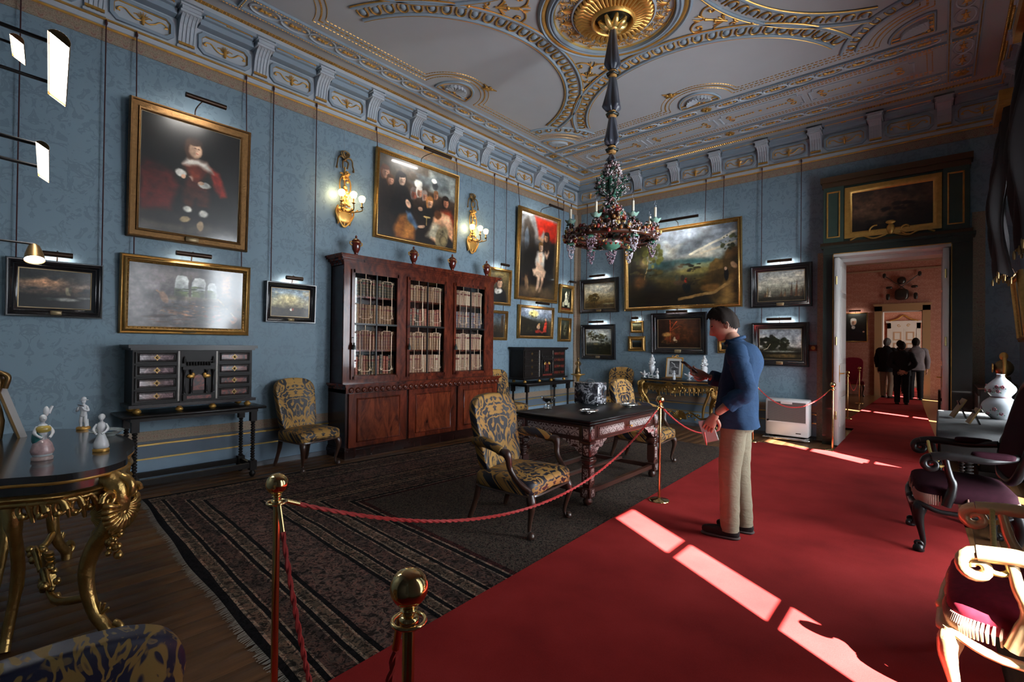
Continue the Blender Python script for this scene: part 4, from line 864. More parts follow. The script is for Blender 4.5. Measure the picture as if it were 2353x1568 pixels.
bg=[('g',(16,13,8),(34,27,14),(70,60,30),(58,74,72),(150,160,160),(126,136,146),(110,122,136)),('c',.55,1,2.2,.45,(198,192,170),1.2),('c',.55,1,1.6,.52,(84,92,100)),('e',.62,.78,.2,.1,(84,92,98),.8,.5),('l',[(.6,.66),(.98,.88)],.016,(206,200,180)),('l',[(.7,.66),(.98,.76)],.014,(196,186,160)),('e',.5,.56,.3,.05,(50,84,86),.7),('e',.75,.5,.2,.04,(128,134,100),.8),('e',.66,.44,.22,.045,(120,112,62),.8),('p',[(0,0),(0,1),(.1,.96),(.16,.7),(.18,.4),(.3,.3),(.45,.1),(.5,0)],(26,22,12),.06),('t',.1,.8,.12,.2,(50,52,26),40,.4,.3),('t',.26,.68,.1,.16,(86,88,42),40,.4,.22),('t',.2,.9,.1,.08,(60,62,32),16),('l',[(.17,.38),(.2,.56),(.22,.72)],.008,(150,134,94)),('t',.2,.48,.16,.1,(60,54,26),20),('e',.12,.36,.06,.1,(94,60,22),.9)]
bg+=[('p',[(.7,.28),(.78,.5),(.86,.56),(.92,.66),(1,.7),(1,0),(.8,0)],(66,50,24),.04),('p',[(.77,.42),(.88,.44),(.88,.54),(.82,.58),(.77,.52)],(96,74,38),.01),('p',[(.9,.56),(1,.56),(1,.68),(.95,.72),(.9,.64)],(84,62,32),.01),('t',.93,.76,.07,.09,(52,56,28),20),('p',[(.84,.0),(1,.0),(1,.42),(.92,.3)],(130,98,52),.05),('e',.91,.36,.02,.08,(20,18,18),.3),('e',.905,.43,.012,.02,(190,150,120),.4),('e',.97,.47,.02,.05,(200,160,120),.4,.6)]
bg+=[('e',.56,.33,.012,.03,(190,44,24),.3),('e',.53,.36,.015,.04,(36,30,26),.3),('e',.48,.36,.015,.05,(60,66,52),.3),('e',.5,.3,.05,.03,(70,52,36),.4),('t',.62,.3,.1,.06,(40,32,20),22,.5,.2),('e',.55,.22,.02,.07,(14,14,16),.3,.2),('e',.58,.22,.02,.06,(14,14,16),.3),('t',.6,.5,.1,.06,(30,26,16),14),('e',.78,.2,.08,.05,(120,84,40),.6),('l',[(.5,.08),(.8,.14),(.98,.3)],.02,(140,108,62)),('t',.3,.12,.25,.1,(22,18,10),20),('n',9,.3)]
picture('landscape_painting','very large gilt-framed landscape with storm clouds on the back wall','back',1.205,3.44,2.155,3.71,'gold',.075,bg,(.72,.86),lamp=1.0,res=260,dep=.08,lo=.38,lampE=1.8,seed=25,mat='oil_gloss')
s1=[('g',(40,36,20),(70,66,40),(130,134,110)),('t',.4,.4,.3,.2,(60,60,30),14)]
picture('miniature_painting','tiny gilt-framed landscape, upper of the two beside the barn painting','back',1.327,1.607,1.717,1.957,'gold',.05,s1,(.1,.9),2.15,lamp=.14,res=40,plate=False,dep=.035,lo=.1,lampE=.5)
s2=[('g',(10,12,10),(26,28,22),(70,84,90)),('t',.5,.3,.4,.2,(20,20,14),12)]
picture('miniature_painting','small dark landscape in a carved gilt frame, lower of the two beside the barn painting','back',1.282,1.65,1.35,1.65,'gold',.085,s2,(.12,.88),1.72,lamp=0,res=40,plate=False,dep=.045)
bn=[('g',(22,14,10),(36,20,12),(44,24,14)),('e',.65,.5,.3,.4,(66,38,20),1.1),('p',[(.1,.2),(.25,.55),(.4,.6),(.5,.4),(.4,.15)],(84,44,22),.05),('l',[(.3,.2),(.3,.95)],.02,(140,58,26)),('l',[(.3,.62),(.46,.92)],.018,(130,54,26)),('l',[(.2,.5),(.5,.74)],.016,(110,48,24)),('l',[(.3,.9),(.6,.72)],.014,(90,40,20)),('e',.4,.3,.03,.08,(180,160,130),.4),('e',.22,.46,.1,.08,(150,110,60),.8),('e',.44,.24,.03,.05,(170,140,110),.4),('t',.3,.2,.2,.08,(60,46,26),20),('e',.48,.38,.05,.1,(90,36,24),.6),('t',.7,.1,.3,.06,(40,26,16),14),('n',9,.45)]
picture('barn_painting','broad black-framed painting of figures in a firelit barn above the gilt console','back',1.79,2.85,1.31,2.09,'black',.125,bn,(.1,.9),2.15,zl=.02,lamp=.4,res=150,dep=.075,lo=.1,lampE=1.3,seed=27)
sh=[('g',(30,28,24),(90,88,76),(160,158,140),(190,186,168),(150,154,152)),('c',.3,1,2.3,.46,(216,210,190)),('c',.4,1,1.8,.5,(136,142,142)),('p',[(0,0),(1,0),(1,.1),(0,.14)],(44,40,32),.03)]
for x,h_,c in ((.2,.5,(150,130,96)),(.26,.42,(190,180,160)),(.15,.3,(90,66,48)),(.5,.34,(84,62,44)),(.58,.36,(110,88,64)),(.72,.6,(70,54,42)),(.82,.66,(104,72,50)),(.88,.36,(120,100,76)),(.94,.4,(90,70,52))): sh+=[('p',[(x-.03,.14),(x+.035,.14),(x+.02,h_)],c,.012),('l',[(x+.02,.1),(x+.02,h_+.03)],.005,(40,32,26))]
sh+=[('t',.25,.12,.2,.04,(36,32,26),10),('t',.85,.12,.2,.05,(34,32,26),12),('n',9,.2)]
picture('ships_painting','black-framed painting of sailing ships, upper of the two left of the doorway','back',3.58,4.488,2.118,2.825,'black',.11,sh,(.18,.82),lamp=.36,res=150,lo=.09,lampE=1.6,dep=.07,seed=29)
la=[('g',(20,18,12),(36,34,22),(120,124,120),(150,156,160),(110,118,124)),('c',.35,1,2.3,.46,(206,204,194)),('p',[(0,0),(1,0),(1,.26),(0,.3)],(30,28,18),.04),('t',.24,.56,.2,.22,(26,28,16),50,.4,.3),('t',.56,.52,.18,.2,(26,28,16),40,.4,.3),('t',.85,.32,.14,.07,(40,40,26),16),('l',[(.1,.3),(.2,.36),(.26,.5)],.008,(190,180,150)),('e',.5,.26,.4,.03,(96,100,90),.7),('e',.6,.12,.35,.06,(84,70,42),.9),('n',9,.3)]
picture('forest_painting','black-framed painting of dark tree clumps hanging below the sailing ships','back',3.61,4.45,1.152,1.87,'black',.11,la,(.17,.83),2.115,lamp=.36,res=150,lo=.09,lampE=1.6,dep=.07,seed=31)
picture('miniature_painting','small gilt-framed picture mostly hidden behind the man','back',3.03,3.36,1.345,1.60,'gold',.07,s2,(.1,.9),2.15,lamp=0,res=40,plate=False,dep=.045)
A_=.75
np_=[('g',(18,16,14),(30,28,24),(44,46,40)),('p',[(.1,0),(.9,0),(.8,.5),(.6,.62),(.3,.6)],(20,20,26),.03),('p',[(.5,.36),(.85,.3),(.85,.36),(.55,.46)],(30,30,36),.02),('e',.86,.34,.05,.03,(206,160,130),.4),('e',.4,.5,.09,.06,(200,196,186),.4)]+head(.42,.7,.11,A_,(190,186,176),(206,160,130))
t=picture('portrait_painting','gilt-framed portrait on the pink wall of the room beyond','back',3.66,4.30,1.66,2.6,'gold',.035,np_,(.2,.8),3.8,lamp=.3,res=130,plate=False,off=(3.98,N1-.004,1.66),dep=.04,lampE=.6)
for ch in list(t.children):
    if ch.name.startswith('hanging_cord'): bpy.data.objects.remove(ch)
# overdoor painting
od=[('g',(20,16,12),(40,30,22),(70,52,38),(50,40,32)),('e',.35,.55,.3,.25,(96,70,52),1),('t',.6,.4,.25,.2,(30,26,18),24),('t',.3,.25,.25,.12,(44,34,22),14),('n',8,.4)]
c=canvas('canvas',1.0,.64,od,OVERDOOR,-.172,90); c.location=(0,0,.48)
# ------------------------------------------------------------------ carpets
def rugmat():
    m,nt,b=newmat('persian_rug'); p=sep(nt,objv(nt)); 
    wob=noise(nt,objv(nt),1.6,2); dy=mth(nt,'ADD',p[1],mth(nt,'MULTIPLY',mth(nt,'SUBTRACT',wob,.5),.035))
    d=mth(nt,'ADD',dy,0.0)      # distance from the near edge
    dx=mth(nt,'MINIMUM',p[0],10.0); dd=mth(nt,'MINIMUM',d,dx)
    st=[]; pos=0; random.seed(5)
    seq=[(.05,'k'),(.012,'w'),(.05,'p'),(.012,'w'),(.03,'k'),(.012,'w'),(.11,'f'),(.012,'w'),(.03,'k'),(.012,'w'),(.05,'p'),(.012,'w'),(.03,'k'),(.33,'F'),(.03,'k'),(.012,'w'),(.05,'p'),(.012,'w'),(.03,'k'),(.012,'w'),(.11,'f'),(.012,'w'),(.03,'k'),(.012,'w'),(.06,'p'),(.012,'w'),(.03,'k'),(.012,'w'),(.14,'f'),(.012,'w'),(.04,'k'),(.012,'w'),(.05,'r')]
    cols={'k':(.006,.006,.008),'w':(.24,.20,.155),'p':(.11,.088,.066),'f':(.075,.055,.048),'F':(.11,.08,.07),'r':(.045,.014,.014)}
    tot=sum(w_ for w_,_ in seq)
    for w_,c in seq: st.append((pos/tot,c)); pos+=w_
    t=mth(nt,'DIVIDE',dd,tot); t=mth(nt,'MINIMUM',mth(nt,'MAXIMUM',t,0.0),.999)
    # two ramps, at most 32 stops each
    half=len(st)//2
    def rp(sub): return ramp(nt,t,[(q,cols[c]) for q,c in sub],'CONSTANT')
    r1=rp([(0,'k')]+st[1:half]); r2=rp([(0,'k')]+st[half:]); c=mixc(nt,mth(nt,'GREATER_THAN',t,st[half][0]),r1,r2)
    n1=noise(nt,objv(nt),26,3,.6,1.0); n2=noise(nt,objv(nt),55,2,.6,.8); n3=noise(nt,objv(nt),9,3,.6,1.2)
    pat=ramp(nt,n1,[(.40,(.2,.2,.2)),(.48,(1,1,1)),(.54,(1.6,1.35,1.2)),(.60,(.35,.3,.3))]); pat2=ramp(nt,n3,[(.42,(.45,.4,.4)),(.5,(1.2,1.1,1.0)),(.56,(1.5,.9,.8)),(.62,(.5,.45,.45))])
    c=mixc(nt,1.0,c,pat,'MULTIPLY'); c=mixc(nt,.6,c,pat2,'MULTIPLY')
    fld=ramp(nt,n2,[(.38,(.008,.007,.007)),(.46,(.055,.044,.034)),(.52,(.12,.094,.07)),(.57,(.055,.02,.017)),(.63,(.014,.012,.012))])
    c=mixc(nt,mth(nt,'GREATER_THAN',dd,tot),c,fld)
    c=mixc(nt,.35,c,mixc(nt,n3,(.3,.3,.3),(1.6,1.6,1.6)),'MULTIPLY')
    setp(nt,b,col=c,rough=.95,spec=.15,norm=bump(nt,n2,.4,.004)); return m
rug=thing('persian_rug','dark striped Persian rug with a pale fringe under the table','rug',(.57,-7.86,0),-.058)
def rugf(u,v):
    x=u*4.3; y=v*6.3; return (x,y+.012*math.sin(x*2.1+1)*(1-v)+.006*math.sin(x*6)*(1-v),.012)
m=MB(); m.grid(rugf,60,40); m.add([(0,0,.0),(4.3,0,0),(4.3,6.3,0),(0,6.3,0)],[(0,1,2,3)]); m.obj('pile',rugmat(),rug,fix=False)
m=MB(); random.seed(2)
for i in range(420):
    x=i*.0102+random.uniform(-.003,.003); y=rugf(x/4.3,0)[1]; l=random.uniform(.02,.045); dx=random.uniform(-.012,.012)
    m.add([(x-.004,y+.004,.011),(x+.004,y+.004,.011),(x+.003+dx,y-l,.003),(x-.003+dx,y-l,.003)],[(0,1,2,3)])
stuff(m.obj('fringe',simple('fringe',(.30,.27,.23),.9),rug,fix=False))
def redmat():
    m,nt,b=newmat('red_carpet'); n=noise(nt,posv(nt),2.2,4); n2=noise(nt,posv(nt),240,2); f=mth(nt,'ADD',mth(nt,'MULTIPLY',n,.7),mth(nt,'MULTIPLY',n2,.3))
    setp(nt,b,col=ramp(nt,f,[(.3,(.20,.013,.013)),(.55,(.30,.021,.020)),(.75,(.36,.030,.029))]),rough=.9,spec=.12,norm=bump(nt,n2,.25,.003)); return m
MT['red']=redmat()
def strip(name,label,pts,z0,z1):
    m=MB(); m.prism(pts,z0,z1); return tag(m.obj(name,MT['red']),label,'carpet')
strip('red_carpet','wide red carpet running along the rope barrier through the room',[(4.14,-9.49),(6.30,-9.49),(6.195,-4.4),(6.07,-.9),(3.785,-.95)],.013,.022)
strip('carpet_runner','narrow red runner passing through the doorway into the next room',[(4.90,-.98),(6.06,-.98),(5.99,.9),(5.57,9.8),(5.57,14.5),(4.70,14.5),(4.70,9.8),(4.62,3.1),(4.35,3.1),(4.35,1.6),(4.86,1.6)],.0225,.028)
# ------------------------------------------------------------------ bookcase
def mahog(name,c1,c2,rough=.25):
    m,nt,b=newmat(name); s=sep(nt,objv(nt)); v=comb(nt,mth(nt,'MULTIPLY',s[0],3.0),mth(nt,'MULTIPLY',s[1],2.2),mth(nt,'MULTIPLY',s[2],.8)); n=noise(nt,v,2.2,6,.62,2.2)
    setp(nt,b,col=ramp(nt,n,[(.32,c1),(.5,tuple((a+b_)/2 for a,b_ in zip(c1,c2))),(.66,c2)]),rough=rough,spec=.3,coat=.25,coatr=.08); return m
MH=mahog('mahogany',(.028,.0045,.0025),(.155,.026,.010)); MHP=mahog('flame_mahogany',(.032,.006,.003),(.22,.042,.015)); MHD=mahog('dark_mahogany',(.008,.003,.003),(.03,.009,.006))
MT['lattice']=simple('lattice',(.62,.45,.30),.4,.4)
bc=thing('bookcase','tall mahogany bookcase with three glazed doors along the blue left wall','bookcase',(0,-4.36,0))
Y0,Y1=-1.38,1.38      # local y extent of the upper part
XU,XL=.33,.45
m=MB(); m.bx(.01,XU-.02,Y0,Y0+.03,.93,2.47); m.bx(.01,XU-.02,Y1-.03,Y1,.93,2.47); m.bx(.01,.03,Y0,Y1,.93,2.47); m.bx(.01,XU-.03,Y0,Y1,2.44,2.47)
for y in (-.50,.37): m.bx(.03,XU-.03,y-.015+.06,y+.015+.06,.95,2.45)
m.obj('upper_carcass',MHD,bc)
# face frame
bays=[(-1.26,-.56),(-.39,.30),(.49,1.17)]
m=MB(); x0,x1=XU-.025,XU
m.bx(x0,x1,Y0,bays[0][0],.93,2.47); m.bx(x0,x1,bays[0][1],bays[1][0],.93,2.47); m.bx(x0,x1,bays[1][1],bays[2][0],.93,2.47); m.bx(x0,x1,bays[2][1],Y1,.93,2.47)
for a,b_ in bays: m.bx(x0,x1,a,b_,.93,1.0); m.bx(x0,x1,a,b_,2.38,2.47)
m.obj('face_frame',MH,bc)
m=MB(); 
for i,(d,z0,z1) in enumerate(((.005,2.45,2.48),(.02,2.48,2.50),(.045,2.50,2.53),(.075,2.53,2.55),(.09,2.55,2.575))): m.bx(0.005,XU+d,Y0-d,Y1+d,z0,z1)
m.obj('cornice',MH,bc)
for z in (1.02,1.35,1.70,2.06): MB().bx(.03,XU-.05,Y0+.03,Y1-.03,z-.012,z+.012).obj('shelf',MH,bc)
m=MB(); m.bx(.01,XL-.02,Y0-.02,Y1+.02,.10,.86); m.bx(.01,XL+.01,Y0-.04,Y1+.04,0,.10); m.bx(.01,XL-.0,Y0-.03,Y1+.03,.10,.125); m.obj('base',MHD,bc)
m=MB(); m.bx(.01,XL+.03,Y0-.05,Y1+.05,.905,.93); m.bx(.01,XL+.015,Y0-.035,Y1+.035,.89,.905); m.bx(.01,XL,Y0-.02,Y1+.02,.815,.89); m.obj('waist_moulding',MH,bc)
a=MB(); a.T=Matrix.Rotation(PI/2,4,'Y'); a.lathe([(.036,0),(.036,.008),(.028,.014),(.022,.008),(.014,.008),(.008,.014),(0,.014)],14,cap=False); me_rd=mesh_only(a,'roundel',MH)
for k in range(30): link('roundel',me_rd,bc,(XL,Y0+.05+k*(2.66/29),.853))
for k in range(3):
    w_=(2.76)/3; a0=Y0+k*w_+.02; d=MB(); d.bx(XL-.02,XL,a0,a0+w_-.04,.13,.81); d=d.obj('cupboard_door',MH,bc)
    q=MB(); q.bx(XL,XL+.008,a0+.12,a0+w_-.16,.21,.73); q.obj('panel',MHP,d)
    q=MB(); q.T=Matrix.Translation((XL,a0+w_/2-.02,.47))@Matrix.Rotation(PI/2,4,'Z'); q.frame(w_-.26,.56,[(0,0),(0,.008),(.01,.016),(.02,.008),(.02,0)]); q.obj('moulding',MH,d)
for k,(a0,b0) in enumerate(bays):
    mid=(a0+b0)/2; d=MB(); x0,x1=XU,XU+.022
    d.bx(x0,x1,a0-.02,a0+.025,.98,2.40); d.bx(x0,x1,b0-.025,b0+.02,.98,2.40); d.bx(x0,x1,a0,b0,.98,1.02); d.bx(x0,x1,a0,b0,2.355,2.40); dr=d.obj('glazed_door',MH,bc)
    q=MB(); q.bx(x0+.004,x1,mid-.009,mid+.009,1.02,2.355); q.bx(x0+.004,x1,a0+.02,b0-.02,1.685,1.71); q.obj('glazing_bar',MT['black_wood'],dr)
    for (ya,yb) in ((a0+.025,mid-.009),(mid+.009,b0-.025)):
        for (za,zb) in ((1.02,1.685),(1.71,2.355)):
            MB().bx(x0+.008,x0+.011,ya,yb,za,zb).obj('pane',MT['glass'],dr)
            q=MB(); yc=(ya+yb)/2; hw=(yb-ya)/2-.075; z0,z1=za+.06,zb-.07; X=x0+.016
            pts=[(yc-hw+.03,z0),(yc+hw-.03,z0),(yc+hw-.01,z0+.015),(yc+hw,z0+.05),(yc+hw-.01,z0+.07),(yc+hw-.01,z1-.07),(yc+hw,z1-.05),(yc+hw-.01,z1-.015),(yc+hw-.03,z1),(yc-hw+.03,z1),(yc-hw+.01,z1-.015),(yc-hw,z1-.05),(yc-hw+.01,z1-.07),(yc-hw+.01,z0+.07),(yc-hw,z0+.05),(yc-hw+.01,z0+.015)]
            q.tube([(X,y,z) for y,z in pts],.0042,5,True)
            q.cyl((X,yc,z1),(X,yc,zb),.004,n=5)
            for sy in (-1,1):
                for zz,sz in ((z0+.03,1),(z1-.03,-1)): q.tube([(X,yc+sy*(hw-.02),zz),(X+.004,yc+sy*(hw+.008),zz-sz*.018),(X,yc+sy*(hw+.016),zz+sz*.004)],.0055,5)
            q.obj('gilt_lattice',MT['lattice'],dr)
    q=MB(); q.cyl((x1,a0+.0,1.52),(x1+.03,a0,1.52),.006,n=6); q.cyl((x1+.025,a0,1.52),(x1+.025,a0,1.43),.003,n=5); q.lathe([(.006,0),(.02,-.03),(.024,-.075),(.0,-.075)],8,(x1+.028,a0,1.44),cap=False); q.ball((x1+.028,a0,1.445),.011,6,4); q.obj('key_tassel',MT['casing'],dr)
# urns
def urn_mesh(mats):
    m=MB(); m.lathe([(.052,0),(.052,.018),(.03,.03),(.018,.05),(.022,.065),(.05,.10),(.068,.14),(.07,.155),(.06,.175),(.045,.185)],18); a=m
    return a
u=thing('urn','red-brown lidded urn with gilt bands, leftmost of four on the bookcase','urn',(.25,-5.53,2.575),0,'urns on top of the bookcase')
m=MB(); m.bx(-.055,.055,-.055,.055,0,.02); m.lathe([(.03,.02),(.024,.045),(.03,.06),(.052,.10),(.06,.15),(.056,.19)],18); m.obj('body',simple('red_stone',(.10,.014,.009),.12,0,.5,12,coat=.6,coatr=.05),u)
m=MB(); m.lathe([(.062,.185),(.066,.20),(.05,.22),(.034,.235),(.012,.25),(.016,.265),(.006,.285),(0,.29)],18,cap=False); m.obj('lid',MHP,u)
m=MB()
for sy in (-1,1): m.tube(cr([(0,sy*.055,.15),(0,sy*.085,.165),(0,sy*.085,.19),(0,sy*.058,.195)]),.008,6)
m.lathe([(.061,.185),(.064,.19),(.061,.195)],18,cap=False); m.obj('gilt_mount',MT['gilt_dark'],u)
for y,wd in ((-4.60,'second'),(-3.85,'third'),(-3.08,'rightmost')): dup(u,(.25,y,2.575),0,'red-brown lidded urn with gilt bands, %s of four on the bookcase'%(wd if wd=='rightmost' else wd+' from the left'))
# ------------------------------------------------------------------ books
def bookmat(name,cols):
    cols=[tuple(min(1,1.7*x) for x in q) for q in cols]
    m,nt,b=newmat(name); r=nd(nt,'ShaderNodeObjectInfo').outputs['Random']; c=ramp(nt,r,[(i/len(cols),q) for i,q in enumerate(cols)],'CONSTANT'); z=sep(nt,nd(nt,'ShaderNodeTexCoord').outputs['Generated'])
    f=mth(nt,'FRACT',mth(nt,'MULTIPLY',z[2],6.0)); band=mth(nt,'LESS_THAN',mth(nt,'ABSOLUTE',mth(nt,'SUBTRACT',f,.12)),.07)
    lab=mth(nt,'MULTIPLY',mth(nt,'GREATER_THAN',z[2],.68),mth(nt,'LESS_THAN',z[2],.80)); n=noise(nt,objv(nt),140,2); dec=mth(nt,'GREATER_THAN',n,.57)
    dec=mth(nt,'MULTIPLY',dec,mth(nt,'SUBTRACT',1.0,lab)); g=mth(nt,'MAXIMUM',band,mth(nt,'MULTIPLY',dec,.8))
    c=mixc(nt,mth(nt,'MULTIPLY',lab,mth(nt,'GREATER_THAN',mth(nt,'FRACT',mth(nt,'MULTIPLY',r,7.0)),.4)),c,(.16,.02,.015)); c=mixc(nt,mth(nt,'MULTIPLY',g,.6),c,(.42,.28,.11)); setp(nt,b,col=c,rough=.45,metal=mth(nt,'MULTIPLY',g,.3)); return m
BK={'dark':bookmat('book_dark',[(.012,.012,.010),(.018,.02,.014),(.03,.012,.008),(.014,.016,.013)]),'tan':bookmat('book_tan',[(.14,.065,.03),(.10,.04,.02),(.17,.09,.045),(.07,.03,.016)]),'red':bookmat('book_red',[(.12,.022,.014),(.08,.018,.012),(.13,.05,.025),(.10,.03,.02)]),'pale':bookmat('book_pale',[(.25,.17,.11),(.2,.11,.07),(.30,.22,.15),(.16,.07,.045)]),'blue':bookmat('book_blue',[(.05,.055,.085),(.11,.05,.04),(.06,.05,.07),(.14,.09,.07)]),'mix':bookmat('book_mix',[(.14,.022,.014),(.02,.02,.018),(.22,.15,.10),(.10,.045,.02),(.13,.03,.02)])}
def book_mesh(mat):
    m=MB(); n=7
    for z0,z1,e in ((0,.16,0),(.16,.19,.004),(.19,.36,0),(.36,.39,.004),(.39,.56,0),(.56,.59,.004),(.59,.76,0),(.76,.79,.004),(.79,1,0)):
        pts=[(-.15,-.5),(-.15,.5),(0,.5)]+[((.012+e)*math.cos(t),.5*math.sin(t)) for t in [PI/2-PI*k/n for k in range(1,n)]]+[(0,-.5)]
        m.prism([(p[0],p[1]) for p in pts],z0,z1)
    return mesh_only(m,'book',mat,fix=False)
BM={k:book_mesh(v) for k,v in BK.items()}
DESC={'dark':'dark green-black','tan':'tan','red':'red-brown','pale':'pale calf','blue':'slate-blue','mix':'gilt-banded'}
rows=[('left',['mix','red','tan','dark']),('middle',['pale','tan','mix','tan']),('right',['pale','pale','blue','pale'])]
SZ=[1.032,1.362,1.712,2.072]; SN=['bottom','third','second','top']
random.seed(11)
ORD=['leftmost']+[w_+' from left' for w_ in 'second third fourth fifth sixth seventh eighth ninth tenth eleventh twelfth thirteenth fourteenth fifteenth sixteenth seventeenth eighteenth nineteenth twentieth'.split()]
for (bn_,th),(a0,b0) in zip(rows,bays):
    for r in range(4):
        y=-4.36+a0-.03; end=-4.36+b0+.03; H=.255 if r<3 else .235; nb_=0
        while y<end-.03:
            w_=random.uniform(.036,.052); h=H*random.uniform(.93,1.03) if th[r]=='mix' else H*random.uniform(.98,1.01); y+=w_/2
            o=link('book',BM[th[r]],None,(.235+random.uniform(-.004,.004),y,SZ[r])); o.scale=(1,w_-.002,h); y+=w_/2
            tag(o,'%s leather book, %s on the %s shelf of the %s bookcase bay'%(DESC[th[r]],ORD[nb_],SN[r],bn_),'book','books on the %s shelf, %s bay'%(SN[r],bn_)); nb_+=1
# ------------------------------------------------------------------ upholstery
def fabric(name,gold,navy,sc=.62,grey=(.14,.13,.15),rd=.42):
    m,nt,b=newmat(name); s=sep(nt,objv(nt)); ay=mth(nt,'ABSOLUTE',s[1]); v=comb(nt,mth(nt,'MULTIPLY',ay,7*sc),mth(nt,'MULTIPLY',mth(nt,'ADD',s[2],mth(nt,'MULTIPLY',s[0],.9)),5.2*sc),0.0)
    n=noise(nt,v,1.35,2.5,.55,1.9); n2=noise(nt,v,3.2,2,.5,1.2)
    f=ramp(nt,n,[(.405,(1,1,1)),(.43,(0,0,0)),(.492,(0,0,0)),(.507,(1,1,1)),(.61,(1,1,1)),(.63,(0,0,0)),(.68,(0,0,0)),(.70,(1,1,1))]); f2=ramp(nt,n2,[(.58,(0,0,0)),(.61,(1,1,1)),(.66,(1,1,1)),(.68,(0,0,0))])
    c=mixc(nt,f,gold,navy); c=mixc(nt,mth(nt,'MULTIPLY',mth(nt,'MULTIPLY',f2,f),.55),c,gold)
    wv=noise(nt,objv(nt),260,2); setp(nt,b,col=c,rough=mth(nt,'SUBTRACT',.75,mth(nt,'MULTIPLY',f,.75-rd)),spec=.5,norm=bump(nt,wv,.12,.002)); return m
MT['fab']=fabric('gold_navy_damask',(.38,.205,.05),(.017,.017,.025))
MT['fab_blue']=fabric('blue_gold_brocade',(.40,.27,.085),(.022,.028,.075),1.0,rd=.5)
MT['fab_red']=simple('red_velvet',(.20,.012,.028),.8,0,.35,40,spec=.15)
def cabriole(m,p,top,out,foot=.03,s=1.0):
    """front leg from (p at z=top) bowing outwards along 'out' and ending in a pad foot"""
    o=Vector((out[0],out[1],0)); P=Vector((p[0],p[1],0)); T=top
    pts=[P+Vector((0,0,T)),P+o*.018+Vector((0,0,T*.86)),P+o*.022+Vector((0,0,T*.7)),P+o*.002+Vector((0,0,T*.42)),P-o*.012+Vector((0,0,T*.2)),P+o*.0+Vector((0,0,T*.08)),P+o*.018+Vector((0,0,.03)),P+o*.022+Vector((0,0,.001))]
    m.tube(cr(pts,4),[.034*s,.035*s,.036*s,.037*s,.036*s,.034*s,.032*s,.030*s,.028*s,.025*s,.022*s,.020*s,.018*s,.017*s,.016*s,.016*s,.015*s,.015*s,.015*s,.016*s,.017*s,.019*s,.021*s,.024*s,.027*s,.029*s,.030*s,.030*s,.026*s],10)
def chair(name,label,loc,rz,fab,wood,arms=True,group=None,W=.66,D=.60,seat=.42,top=1.02,legs='cab',wb=.58,upw=True,parts=('front','back')):
    t=thing(name,label,'chair',loc,rz,group); hw=W/2; hd=D/2
    # seat
    def wp(x,y,z):
        f=1-.10*(hd-x)/D; zz=z*(1+.0)+(.022*(1-(y/hw)**2)*(1-(x/hd)**2) if z>0 else 0); 
        if z<0: zz+=.018*math.cos(y/hw*PI)*(1 if x>hd*.6 else 0)
        return (x,y*f,zz)
    MB().sq((0,0,seat-.055),(hd,hw,.07),.3,32,14,wp,.45).obj('seat',fab,t)
    m=MB(); 
    pts=[(hd*.97*math.copysign(abs(math.cos(a))**.3,math.cos(a)),hw*.985*math.copysign(abs(math.sin(a))**.3,math.sin(a))) for a in [2*PI*i/40 for i in range(40)]]
    m.tube([(x,y*(1-.10*(hd-x)/D),seat-.108) for x,y in pts],.010,5,True); m.obj('nail_trim',MT['gilt_dark'] if fab!=MT['fab'] else wood,t)
    # back
    hb=(top-seat+.06)/2; tl=math.tan(math.radians(11))
    def wk(x,y,z):
        k=(z+hb)/(2*hb); yy=y*(lerp(.86,1.0,min(1,k*1.3)))*(wb/W if True else 1)
        if k>.5: zz=z-.05*(abs(y)/hw)**2.5*((k-.5)/.5)**2
        else: zz=z
        return (x*(1-.25*k)-(zz+hb)*tl-.02*math.cos(y/hw*1.2)*0+.03*(y/hw)**2,yy,zz)
    MB().sq((-hd+.055,0,seat-.03+hb),(.055,hw,hb),.28,32,18,wk,.32).obj('backrest',fab,t)
    # legs
    for sy,nm in ((-1,''),(1,'')):
        m=MB(); cabriole(m,(hd-.05,sy*(hw-.055)),seat-.11,(.9,sy*.6)); m.obj('leg',wood,t)
        m=MB(); m.tube(cr([(-hd+.04,sy*(hw*.86-.04),seat-.06),(-hd+.01,sy*(hw*.86-.045),seat*.5),(-hd-.05,sy*(hw*.86-.035),0.03),(-hd-.06,sy*(hw*.86-.035),0.001)],4),[.026]*5+[.022]*4+[.02]*4,8); m.obj('leg',wood,t)
    if arms:
        for sy in (-1,1):
            m=MB(); a0=(-hd+.0,sy*(hw*.80),seat+.235); a1=(hd*.15,sy*(hw+.03),seat+.215)
            m.tube(cr([a0,(-hd*.45,sy*(hw*.98),seat+.25),a1],6),[.03,.036,.040,.042,.042,.042,.042,.042,.040,.038,.036,.034,.03],10); ar=m.obj('arm_pad',fab,t)
            m=MB(); m.tube(cr([(hd*.0,sy*(hw+.02),seat+.20),(hd*.28,sy*(hw+.035),seat+.205),(hd*.36,sy*(hw+.035),seat+.17),(hd*.40,sy*(hw+.02),seat+.08),(hd*.62,sy*(hw-.0),seat-.01),(hd*.86,sy*(hw-.035),seat-.07)],5),[.02,.024,.028,.03,.032,.034,.036,.036,.034,.032,.03,.028,.026,.025,.024,.023,.022,.022,.022,.022,.024,.025,.026,.026,.026,.026],8)
            m.tube(spiral((hd*.30,seat+.205),.012,.036,0,5,12,sy*(hw+.035)),.012,6); m.obj('arm_support',wood,ar)
    return t
DW=MT['dark_wood']
chair('armchair','gold and navy damask armchair in front of the inlaid table',(3.44,-5.90,.012),math.radians(6),MT['fab'],DW,True,top=.99)
chair('armchair','damask armchair pushed in at the far end of the inlaid table',(3.27,-3.35,.012),math.radians(4),MT['fab'],DW,True,top=.99)
